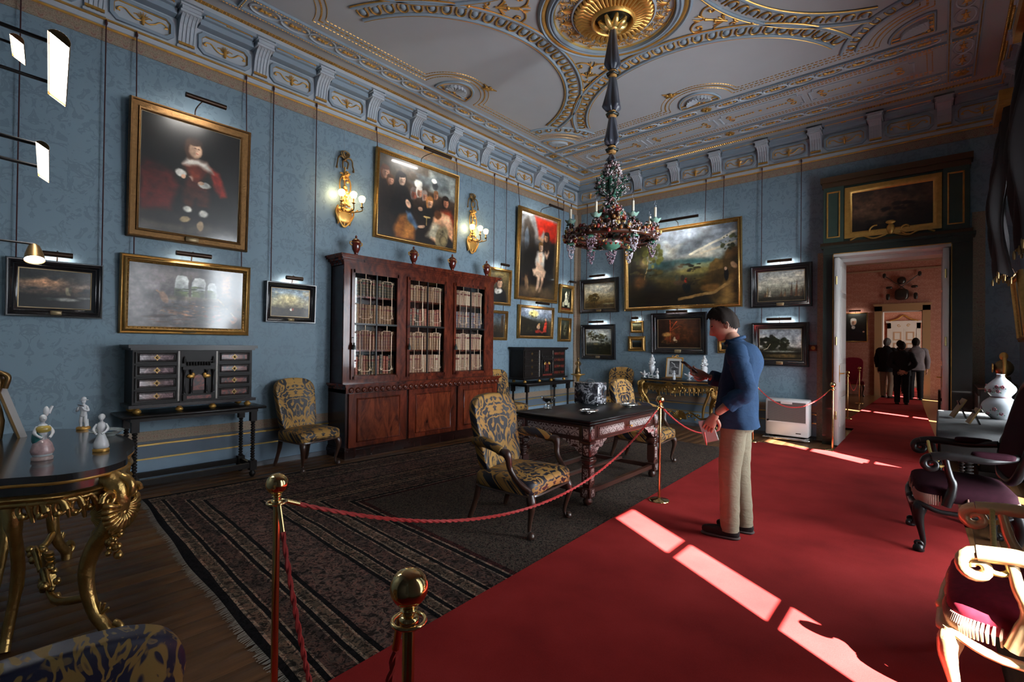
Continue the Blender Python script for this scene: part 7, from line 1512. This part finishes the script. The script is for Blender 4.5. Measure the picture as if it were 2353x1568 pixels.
pk=simple('vase_flower',(.42,.13,.16),.2); gn=simple('vase_leaf',(.16,.30,.22),.2); random.seed(21)
for k in range(13):
    a=random.uniform(2.2,4.9); z,r=random.choice([(.06,.121),(.10,.139),(.14,.134),(.27,.109),(.31,.106)]); m=MB(); 
    for q in range(5): b_=q*1.256; m.ball((r*math.cos(a+.09*math.cos(b_)),r*math.sin(a+.09*math.cos(b_)),z+.012*math.sin(b_)),(.006,.009,.008),6,4)
    f=m.obj('painted_flower',pk,vs_); m=MB()
    for q in (-1,1): m.ball((r*math.cos(a+q*.2),r*math.sin(a+q*.2),z-.014),(.005,.014,.006),6,4)
    m.obj('painted_leaf',gn,f)
def aframe(label,x,y,rz,h,w_):
    t=thing('easel_frame',label,'photo frame',(x,y,.793),rz); 
    m=MB(); m.T=Matrix.Rotation(math.radians(28),4,'Y'); m.bx(-.012,.0,-w_/2,w_/2,.008,h); m.obj('frame',MT['bronze'],t); m=MB(); m.T=Matrix.Rotation(math.radians(28),4,'Y'); m.bx(.0005,.004,-w_/2+.02,w_/2-.02,.03,h-.02); m.obj('back_board',MT['dark_wood'],t)
    m=MB(); m.T=Matrix.Translation((.10*h/.2,0,0))@Matrix.Rotation(math.radians(-20),4,'Y'); m.bx(-.006,.004,-.02,.02,.002,h*.86); m.obj('strut',MT['black_wood'],t)
aframe('bronze easel frame seen from behind, nearer the doorway on the grey cloth',6.10,-2.62,.15,.21,.17); aframe('smaller dark easel frame seen from behind in front of the gourd vase',6.20,-3.05,.15,.16,.13)
DR=simple('dark_drapery',(.016,.013,.014),.9,0,.3,6)
for lab,wy in (('dark drapery hanging beside the middle window at the right edge',-3.35),('dark drapery hanging beside the far window',-1.2)):
    t=thing('curtain',lab,'curtain',(6.62,wy,2.25))
    def fn(u,v):
        y=(u-.5)*.62; zz=lerp(1.9,.0,v)+ (.10*abs(math.sin(u*9)))*v; amp=.05; return (-.02-.12*math.sin(v*PI*.8)+amp*math.sin(u*26+v*2)-.02*math.sin(u*9+v*11),y*(1-.35*v)+.03*math.sin(v*14),zz)
    m=MB(); m.grid(fn,60,24); m.grid(lambda u,v:(fn(u,v)[0]+.02,fn(u,v)[1],fn(u,v)[2]),60,24); m.obj('drape',DR,t,fix=False,sharp=80)
    m=MB(); 
    for k in range(24): p=fn(k/23,1); m.lathe([(.006,0),(.012,-.03),(.009,-.07)],6,(p[0],p[1],p[2]))
    stuff(m.obj('fringe',MT['bronze'],t)); MB().bx(-.14,.14,-.42,.42,1.88,2.0).obj('pelmet',MT['gilt_dark'],t)
rp=picture('dark_painting','gilt-framed picture seen edge on upon the window wall past the doorway','back',0,.75,1.55,2.36,'gold',.08,s2,(),lamp=.3,res=30,plate=False,off=(RX-.004,-.82,1.55),lampE=.4); rp.rotation_euler=(math.radians(5),0,-PI/2)
ck=thing('mantel_clock','dark gilt mantel clock in shadow beside the right wall','clock',(6.58,-.80,1.02)); m=MB(); m.lathe([(.12,0),(.12,.03),(.07,.06),(.06,.12)],16); m.obj('base',MT['bronze'],ck); MB().ball((0,0,.22),(.09,.06,.10),14,9).obj('case',MT['bronze'],ck); m=MB(); m.T=Matrix.Translation((-.09,0,.22))@Matrix.Rotation(-PI/2,4,'Y'); m.lathe([(.055,0),(.055,.01),(0,.012)],18,cap=False); m.obj('dial',MT['gilt'],ck); m=MB()
for s_ in (-1,1): MB().tube(cr([(0,s_*.06,.3),(0,s_*.12,.34),(0,s_*.14,.24),(0,s_*.10,.1)]),.018,6).obj('gilt_mount',MT['gilt_dark'],ck)
m.ball((0,0,.36),(.04,.03,.05)); m.obj('finial',MT['gilt_dark'],ck)
cn=thing('dark_chest','dark carved chest standing in shadow beside the doorway','chest',(6.56,-.80,0)); MB().bev(-.20,.20,-.42,.42,.06,1.0,.01).obj('body',MT['ebony'],cn); MB().bev(-.22,.22,-.45,.45,1.0,1.018,.006).obj('top',MT['dark_wood'],cn); m=MB(); m.bx(-.215,-.2,-.38,-.02,.12,.92); m.bx(-.215,-.2,.02,.38,.12,.92); m.obj('doors',MT['dark_wood'],cn); m=MB(); m.bx(-.21,.21,-.43,.43,0,.06); m.obj('plinth',MT['ebony'],cn); [MB().ball((-.225,q,.6),(.012,.09,.12)).obj('gilt_mount',MT['gilt_dark'],cn) for q in (-.2,.2)]
# ------------------------------------------------------------------ furnishings of the room beyond
tp=thing('trophy_of_arms','trophy of dark armour and crossed weapons above the inner doorway','armour',(5.13,N1-.06,2.95)); SM=simple('dark_steel',(.06,.055,.05),.3,.8)
MB().sq((0,-.03,.16),(.17,.08,.17),.6,16,10).obj('breastplate',SM,tp); MB().sq((0,-.04,.58),(.11,.09,.12),.9,16,10).obj('helmet',SM,tp)
for s_ in (-1,1):
    MB().cyl((s_*-.10,-.03,.30),(s_*.42,-.03,.76),.014,n=8).obj('weapon_shaft',MT['dark_wood'],tp); MB().sq((s_*.42,-.035,.76),(.045,.02,.075),.8,10,8).obj('weapon_head',SM,tp); MB().sq((s_*.33,-.05,.10),(.05,.03,.10),.7,10,8).obj('gauntlet',SM,tp); MB().sq((s_*.30,-.05,.38),(.08,.03,.04),.7,10,8).obj('shoulder_plate',SM,tp)
chair('side_chair','dark red upholstered chair against the pink wall of the next room',(4.02,9.35,0),math.radians(-80),MT['fab_red'],DW,False,W=.52,D=.48,seat=.46,top=1.15,wb=.5)
sg=thing('standing_statue','dark standing figure in shadow inside the right door jamb','statue',(6.20,6.3,0)); m=MB(); m.bx(-.22,.22,-.22,.22,0,.5); m.obj('pedestal',MT['ebony'],sg); m=MB(); m.loft([((0,0,z),rx,ry,(1,0,0),(0,1,0)) for z,rx,ry in ((.5,.12,.14),(.8,.11,.15),(1.05,.10,.13),(1.2,.11,.16),(1.42,.13,.2),(1.55,.1,.17),(1.6,.05,.06),(1.66,.05,.05))],16); m.ball((0,0,1.76),(.1,.085,.12),12,9); m.obj('figure',simple('dark_bronze',(.012,.010,.010),.4,.4),sg)
for s_ in (-1,1): m=MB(); m.tube(cr([(0,s_*.2,1.48),(.02,s_*.26,1.25),(.12,s_*.22,1.05)],5),[.05]*6+[.035]*5,8); m.obj('arm',simple('dark_bronze_arm',(.012,.010,.010),.4,.4),sg)
# ------------------------------------------------------------------ people
def skin_mesh(bones,root):
    """bones: {name:(pos,radius)}, links in BL; grows one continuous surface with a Skin modifier"""
    me=bpy.data.meshes.new('body'); bm=bmesh.new(); L=bm.verts.layers.skin.verify(); V={}
    for k,(p,r,_) in bones.items():
        v=bm.verts.new(p); r=r if hasattr(r,'__len__') else (r,r); v[L].radius=r; v[L].use_root=(k==root); V[k]=v
    for k,(p,r,par) in bones.items():
        if par: bm.edges.new((V[par],V[k]))
    bm.to_mesh(me); bm.free(); o=bpy.data.objects.new('tmp',me); COL.objects.link(o)
    md=o.modifiers.new('s','SKIN'); md.use_smooth_shade=True; sb=o.modifiers.new('ss','SUBSURF'); sb.levels=2
    dg=bpy.context.evaluated_depsgraph_get(); dg.update(); e=o.evaluated_get(dg); m2=bpy.data.meshes.new_from_object(e); bpy.data.objects.remove(o); return m2
def head_pts(nu=36,nv=26,sc=1.0,hair=False):
    def fn(u,v):
        a=2*PI*u; t=PI*v; d=Vector((math.sin(t)*math.cos(a),math.sin(t)*math.sin(a),-math.cos(t))); x,y,z=d
        p=Vector((.098*x,.076*y,.118*z))
        if z<0:                     # jaw
            k=-z; p.y*=1-.30*k; p.x+= .018*k*(1 if x>0 else -.6)*abs(x) ; 
            if x<0: p.x*=1-.25*k
        if not hair:
            g=lambda cy,cz,sy,sz:math.exp(-((y-cy)/sy)**2-((z-cz)/sz)**2) if x>0 else 0
            p.x+=.029*g(0,-.20,.13,.16)+.016*g(0,.0,.09,.18)+.006*g(0,.28,.45,.10)-.010*g(.34,.06,.15,.12)-.010*g(-.34,.06,.15,.12)+.008*g(0,-.56,.22,.07)+.030*g(0,-.80,.30,.16)+.004*g(.5,-.2,.2,.2)+.004*g(-.5,-.2,.2,.2)
        return p*sc
    return fn,nu,nv
def hand(mb,wrist,d,nrm,curl,sgn,sc=1.0,spread=.12):
    """palm + five fingers. d: pointing direction, nrm: palm normal (fingers curl towards it), sgn: side on which the thumb leaves"""
    d=Vector(d).normalized(); n=Vector(nrm); n=(n-d*n.dot(d)).normalized(); s=d.cross(n)*sgn; w_=Vector(wrist)
    rings=[]
    for t,hw,th in ((0,.026,.020),(.02,.030,.019),(.05,.039,.016),(.085,.041,.014),(.10,.036,.011)): rings.append((w_+d*t*sc,hw*sc,th*sc,s,n))
    mb.loft(rings,12)
    for k,(o,L) in enumerate(((.030,.070),(.010,.080),(-.010,.076),(-.029,.060))):
        p=w_+d*.094*sc+s*o*sc; ang=spread*(1.5-k)*.5; dd=(d*math.cos(ang)+s*math.sin(ang)).normalized(); c=curl if not hasattr(curl,'__len__') else curl[k]; pts=[p-dd*.012*sc]; q=p; a=c*.5
        for j,f in enumerate((.42,.32,.26)):
            q=q+(dd*math.cos(a)+n*math.sin(a))*L*f*sc; pts.append(q.copy()); a+=c
        mb.tube(cr(pts,3),[.0092*sc,.0092*sc,.0090*sc,.0086*sc,.0086*sc,.0082*sc,.0080*sc,.0076*sc,.0072*sc,.0060*sc],8)
    p=w_+d*.03*sc+s*.026*sc; q1=p+(s*.7+d*.6+n*.25).normalized()*.042*sc; q2=q1+(d*.85+s*.2+n*.45).normalized()*.034*sc; q3=q2+(d*.85-s*.1+n*.5).normalized()*.024*sc
    mb.tube(cr([p,q1,q2,q3],3),[.014*sc,.0135*sc,.013*sc,.0115*sc,.0108*sc,.0102*sc,.0098*sc,.0092*sc,.0085*sc,.0068*sc],8)
def ringsfn(rs,n,disp,sub=4,seg=36):
    """smooth loft with wrinkle displacement: rs (z,cx,cy,rx,ry)"""
    V=cr([Vector((r[0],r[1],r[2])) for r in rs],sub); W_=cr([Vector((r[3],r[4],0)) for r in rs],sub); m=MB(); N=len(V)
    def fn(u,v):
        i=min(N-1,int(round(v*(N-1)))); c=V[i]; r=W_[i]; a=2*PI*u; k=1+disp(a,c.x); e=.85
        ca,sa=math.cos(a),math.sin(a); return (c.y+r.x*k*math.copysign(abs(ca)**e,ca),c.z+r.y*k*math.copysign(abs(sa)**e,sa),c.x)
    m.grid(fn,seg,N,True); return m
def person(label,loc,rz,sc,P,C,hands=True):
    t=thing('person',label,'person',loc,rz); t.scale=(sc,)*3
    J=dict(hipL=(0,.09,.93),hipR=(0,-.09,.93),knL=(.02,.10,.50),knR=(.02,-.10,.50),anL=(-.02,.10,.09),anR=(-.02,-.10,.09),shL=(-.01,.19,1.40),shR=(-.01,-.19,1.40),elL=(-.03,.25,1.12),elR=(-.03,-.25,1.12),wrL=(.05,.25,.87),wrR=(.05,-.25,.87),hd=(.02,0,1.60),pitch=0,yaw=0,neck=(0,0,1.47)); J.update(P)
    V=Vector
    B=dict(pel=((0,0,.96),(.12,.15),None),sp=((-.005,0,1.12),(.10,.125),'pel'),chs=((-.015,0,1.30),(.11,.15),'sp'),nk=(J['neck'],.056,'chs'),nk2=(tuple(V(J['neck']).lerp(V(J['hd']),.65)),.054,'nk'))
    for s in 'LR':
        B['cl'+s]=(tuple(V((0,0,1.40)).lerp(V(J['sh'+s]),.6)),.06,'chs'); B['sh'+s]=(J['sh'+s],.055,'cl'+s); B['el'+s]=(J['el'+s],.042,'sh'+s); B['fa'+s]=(tuple(V(J['el'+s]).lerp(V(J['wr'+s]),.35)),.042,'el'+s); B['wr'+s]=(J['wr'+s],.026,'fa'+s)
        B['hip'+s]=(J['hip'+s],.085,'pel'); B['th'+s]=(tuple(V(J['hip'+s]).lerp(V(J['kn'+s]),.5)),.075,'hip'+s); B['kn'+s]=(J['kn'+s],.055,'th'+s); B['cf'+s]=(tuple(V(J['kn'+s]).lerp(V(J['an'+s]),.35)),.055,'kn'+s); B['an'+s]=(J['an'+s],.036,'cf'+s)
    bm_=skin_mesh(B,'pel'); mb=MB(); mb.add([tuple(v.co) for v in bm_.vertices],[tuple(p.vertices) for p in bm_.polygons])
    HM=Matrix.Translation(J['hd'])@Matrix.Rotation(J['yaw'],4,'Z')@Matrix.Rotation(J['pitch'],4,'Y')
    fn,nu,nv=head_pts(); mb.T=HM; mb.grid(fn,nu,nv,True)
    for s_ in (-1,1): mb.sq((-.004,s_*.076,-.012),(.017,.007,.030),.9,10,8,lambda x,y,z:(x-.15*z,y+s_*.006*(x<0),z)); mb.tube([(-.008,s_*.083,.012),(-.02,s_*.088,.006),(-.02,s_*.087,-.018),(-.006,s_*.081,-.034)],.0045,5)
    mb.T=None
    if hands:
        for s in 'LR':
            h=J.get('hand'+s)
            if h: hand(mb,J['wr'+s],*h)
            else: d=V(J['wr'+s])-V(J['fa'+s]) if 'fa'+s in J else V((0.1,0,-1)); hand(mb,J['wr'+s],(.1,0,-1),(0,-1 if s=='L' else 1,.0),.25,1 if s=='L' else -1)
    mb.obj('body',C['skin'],t,sharp=75)
    # eyes and brows
    m=MB(); m.T=HM
    for s_ in (-1,1): m.sq((.086,s_*.030,.030),(.007,.017,.004),.9,8,6)
    m.obj('eyebrows',C['hair'],t)
    m=MB(); m.T=HM
    for s_ in (-1,1): m.ball((.078,s_*.028,.008),(.008,.011,.007),8,6)
    m.obj('eyes',simple('eye_white',(.35,.33,.32),.2),t)
    # hair
    m=MB(); random.seed(5); f2,_,_=head_pts(hair=True); nu,nv=48,30; vs=[]; keep=[]
    def hairfn(u,v):
        p=f2(u,v); a=2*PI*u; n_=.010+.006*math.sin(u*70+v*30)*math.sin(v*40+u*25); d=p.normalized(); top=max(0,d.z); return p+d*(n_+.016*top+.008*(d.x>0)*top)
    g=[hairfn(i/nu,j/(nv-1)) for j in range(nv) for i in range(nu)]
    def ok(i,j):
        p=f2(i/nu,j/(nv-1)); x,y,z=p.x/.098,p.y/.076,p.z/.118
        hl=lerp(-.62,.60,min(1,max(0,(x+.35)/.9))); 
        if -.2<x<.25 and abs(y)>.75: hl=min(hl,.05)
        return z>hl
    fs=[(j*nu+i,j*nu+(i+1)%nu,(j+1)*nu+(i+1)%nu,(j+1)*nu+i) for j in range(nv-1) for i in range(nu) if ok(i,j) and ok(i,j+1)]
    used=sorted({q for f in fs for q in f}); mp={q:k for k,q in enumerate(used)}; m.T=HM; m.add([g[q] for q in used],[tuple(mp[q] for q in f) for f in fs]); m.obj('hair',C['hair'],t,fix=True,sharp=80)
    # trousers
    dsp=lambda a,z:.018*math.sin(3*a+z*22)+.012*math.sin(5*a-z*31)
    m=MB(); hz=ringsfn([(.80,0,0,.115,.165),(.88,0,0,.125,.172),(.95,0,0,.122,.165),(1.02,0,0,.115,.155)],3,dsp); m.add(hz.v,hz.f)
    for s in 'LR':
        h,k,a=V(J['hip'+s]),V(J['kn'+s]),V(J['an'+s]); pts=cr([h+V((0,0,.03)),h.lerp(k,.3),h.lerp(k,.7),k,k.lerp(a,.4),k.lerp(a,.8),a+V((0,0,-.035))],4)
        R=[lerp(.098,.085,i/8) if i<8 else lerp(.085,.070,(i-8)/8) if i<16 else lerp(.070,.064,(i-16)/9) for i in range(len(pts))]; R=[r*(1+.02*math.sin(i*2.1)+.025*(i>18)*math.sin(i*3.0)) for i,r in enumerate(R)]
        m.tube(pts,R,18)
    m.obj('trousers',C['trousers'],t,sharp=80)
    for s in 'LR':
        a=V(J['an'+s]); m=MB(); m.sq((a.x+.065,a.y,.040),(.135,.046,.040),.6,20,10,lambda x,y,z:(x,y*(1-.18*(x>.05)),z*(1-.28*max(0,x)/.135)-.0)); sh=m.obj('shoe',C['shoe'],t); MB().sq((a.x+.065,a.y,.010),(.140,.050,.010),.5,20,6).obj('sole',C['sole'],sh)
    # upper garment
    lean=J.get('lean',0.0); hem=J.get('hem',.84)
    rs=[(hem,.0,0,.158,.205),(.90,.0,0,.152,.198),(.98,.0,0,.146,.190),(1.06,-.005,0,.138,.182),(1.18,-.015,0,.134,.188),(1.30,-.03+lean,0,.136,.20),(1.38,-.03+lean,0,.122,.192),(1.44,-.018+lean,0,.095,.15),(1.475,.0+lean*.5,0,.068,.085),(1.50,.012,0,.060,.066)]
    nx=J['neck'][0]; rs[-1]=(1.488,nx*.7+.004,0,.062,.068); rs[-2]=(1.47,nx*.5,0,.074,.095)
    d2=lambda a,z:(.030*math.sin(2*a+z*19)+.022*math.sin(5*a-z*27)+.02*math.sin(9*a+z*11))*(1.25-z*.5)
    m=ringsfn(rs,3,d2,5,48)
    for s in 'LR':
        a,b_,c=V(J['sh'+s]),V(J['el'+s]),V(J['wr'+s]); end=J.get('cuff'+s,.9); inn=V((a.x,a.y*.55,a.z-.01)); pts=cr([inn,a+V((0,0,-.012)),a.lerp(b_,.4),b_,b_.lerp(c,end*.5),b_.lerp(c,end)],5); R=[]
        for i in range(len(pts)): f=i/(len(pts)-1); R.append(lerp(.078,.060,f)*(1+.05*math.sin(i*1.9)*(f>.25)+.035*math.sin(i*3.3)))
        m.tube(pts,R,16)
    gm=m.obj('shirt' if not C.get('jacket') else 'jacket',C['top'],t,sharp=80)
    nk=V(J['neck']); m=MB(); m.tube([(nk.x*.7+.004+.066*math.cos(a),.074*math.sin(a),1.482+.026*(-math.cos(a))) for a in [2*PI*i/22 for i in range(22)]],.014,6,True); m.obj('collar',C['top'],gm)
    for s in 'LR':
        b_,c=V(J['el'+s]),V(J['wr'+s]); e=J.get('cuff'+s,.9); p=b_.lerp(c,e); q=b_.lerp(c,e-.09); m=MB(); m.tube([q,p],[.060,.058],14,cap=False); m.obj('cuff',C.get('cuff',C['top']),gm)
    return t
def cloth(name,col,rough=.85,sc=18):
    m,nt,b=newmat(name); v=objv(nt); n1=noise(nt,v,7,3,.55,1.8); n2=noise(nt,v,230,2); s_=sep(nt,v); wv=noise(nt,comb(nt,mth(nt,'MULTIPLY',s_[0],5.0),mth(nt,'MULTIPLY',s_[1],5.0),mth(nt,'MULTIPLY',s_[2],14.0)),1.6,3,.5,1.2)
    c=mixc(nt,n1,tuple(x*.8 for x in col),tuple(min(1,x*1.2) for x in col)); b1=nd(nt,'ShaderNodeBump',{'Height':mth(nt,'ADD',n1,wv),'Strength':.38,'Distance':.02}).outputs[0]
    b2=nd(nt,'ShaderNodeBump',{'Height':n2,'Strength':.25,'Distance':.002,'Normal':b1}).outputs[0]; setp(nt,b,col=c,rough=rough,spec=.2,norm=b2); return m
MAN=dict(skin=MT['skin'],hair=MT['hair'],top=cloth('denim_blue',(.015,.040,.090)),trousers=cloth('khaki',(.20,.172,.118)),shoe=cloth('canvas_shoe',(.018,.012,.012)),sole=simple('rubber_sole',(.07,.045,.04),.8))
PM=dict(neck=(.02,0,1.475),hd=(.095,0,1.605),pitch=math.radians(30),yaw=math.radians(12),shL=(-.02,.19,1.395),elL=(-.09,.245,1.12),wrL=(.11,.255,.935),shR=(-.02,-.19,1.395),elR=(.03,-.25,1.13),wrR=(.235,-.13,1.185),cuffL=.62,cuffR=.9,lean=-.012,
        handL=((.45,-.05,-.9),(.1,-1,-.1),.42,1),handR=((.75,.25,.28),(-.15,.9,.5),.55,-1),knL=(.035,.09,.50),anL=(.03,.095,.09),knR=(-.01,-.085,.50),anR=(-.045,-.09,.09),hem=.83)
ML=(4.845,-5.045,.022); MR=math.radians(189)
person('man in blue shirt and khaki trousers looking down at his phone',ML,MR,1.0,PM,MAN)
MM=Matrix.Translation(ML)@Matrix.Rotation(MR,4,'Z')
ph=tag(MB().bev(-.036,.036,-.075,.075,-.004,.004,.003).obj('phone',simple('phone_black',(.02,.02,.022),.2)),'dark phone held up in the man\'s right hand','phone'); ph.matrix_world=MM@Matrix.Translation((.365,-.06,1.262))@Matrix.Rotation(math.radians(-52),4,'Z')@Matrix.Rotation(math.radians(38),4,'X')
MB().bx(-.032,.032,-.068,.068,.0042,.0048).obj('screen',simple('phone_screen',(.05,.06,.08),.08),ph)
nb=thing('notebook','pale notebook with papers held at the man\'s left side','notebook',(0,0,0)); nb.matrix_world=MM@Matrix.Translation((.165,.235,.815))@Matrix.Rotation(math.radians(18),4,'Y')
MB().bx(-.05,.05,-.010,-.002,-.09,.075).obj('cover',simple('paper_cover',(.42,.40,.36),.7),nb); MB().bx(-.048,.046,-.002,.004,-.085,.072).obj('pages',simple('paper',(.55,.53,.50),.8),nb)
pn=tag(MB().tube([(0,0,0),(.0,.0,-.085),(0,0,-.10)],[.005,.005,.0015],8).obj('pen',simple('pen_red',(.55,.05,.03),.3)),'small red pen pointing down from the man\'s left hand','pen'); pn.matrix_world=MM@Matrix.Translation((.185,.262,.80))@Matrix.Rotation(math.radians(10),4,'Y')
BLK=cloth('dark_suit',(.010,.010,.013)); GRY=cloth('mauve_shirt',(.13,.11,.12)); KHK=cloth('stone_trousers',(.32,.27,.21)); SHO=simple('leather_black',(.008,.007,.007),.4)
back=dict(wrL=(-.16,.03,.93),wrR=(-.155,-.04,.90),elL=(-.12,.27,1.12),elR=(-.12,-.27,1.12),handL=((-.2,-.8,-.3),(-1,0,0),.3,1),handR=((-.2,.8,-.2),(-1,0,0),.3,-1),hem=.80,cuffL=.88,cuffR=.88)
skb=MT['skin']; gh=simple('grey_hair',(.13,.125,.12),.6)
person('person in a dark suit with hands clasped behind in the room beyond',(5.27,7.17,.028),math.radians(95),.93,back,dict(skin=skb,hair=MT['hair'],top=BLK,trousers=BLK,shoe=SHO,sole=SHO,jacket=True))
person('grey-haired person in dark jacket and stone trousers in the room beyond',(4.84,9.0,.028),math.radians(70),1.0,dict(hem=.76,anL=(.06,.11,.09),anR=(-.06,-.10,.09)),dict(skin=skb,hair=gh,top=BLK,trousers=KHK,shoe=SHO,sole=SHO,jacket=True))
person('person in a mauve-grey shirt and dark trousers farther along the runner',(5.50,8.9,.028),math.radians(100),1.0,{},dict(skin=skb,hair=MT['hair'],top=GRY,trousers=BLK,shoe=SHO,sole=SHO))
person('distant dark-haired person inside the inner doorway, left of another',(5.03,11.2,.028),math.radians(90),.98,{},dict(skin=skb,hair=MT['hair'],top=BLK,trousers=BLK,shoe=SHO,sole=SHO),False)
person('distant person in brown beyond the inner doorway, rightmost of the group',(5.40,12.2,.028),math.radians(80),.98,{},dict(skin=skb,hair=MT['hair'],top=cloth('brown_shirt',(.10,.05,.04)),trousers=BLK,shoe=SHO,sole=SHO),False)
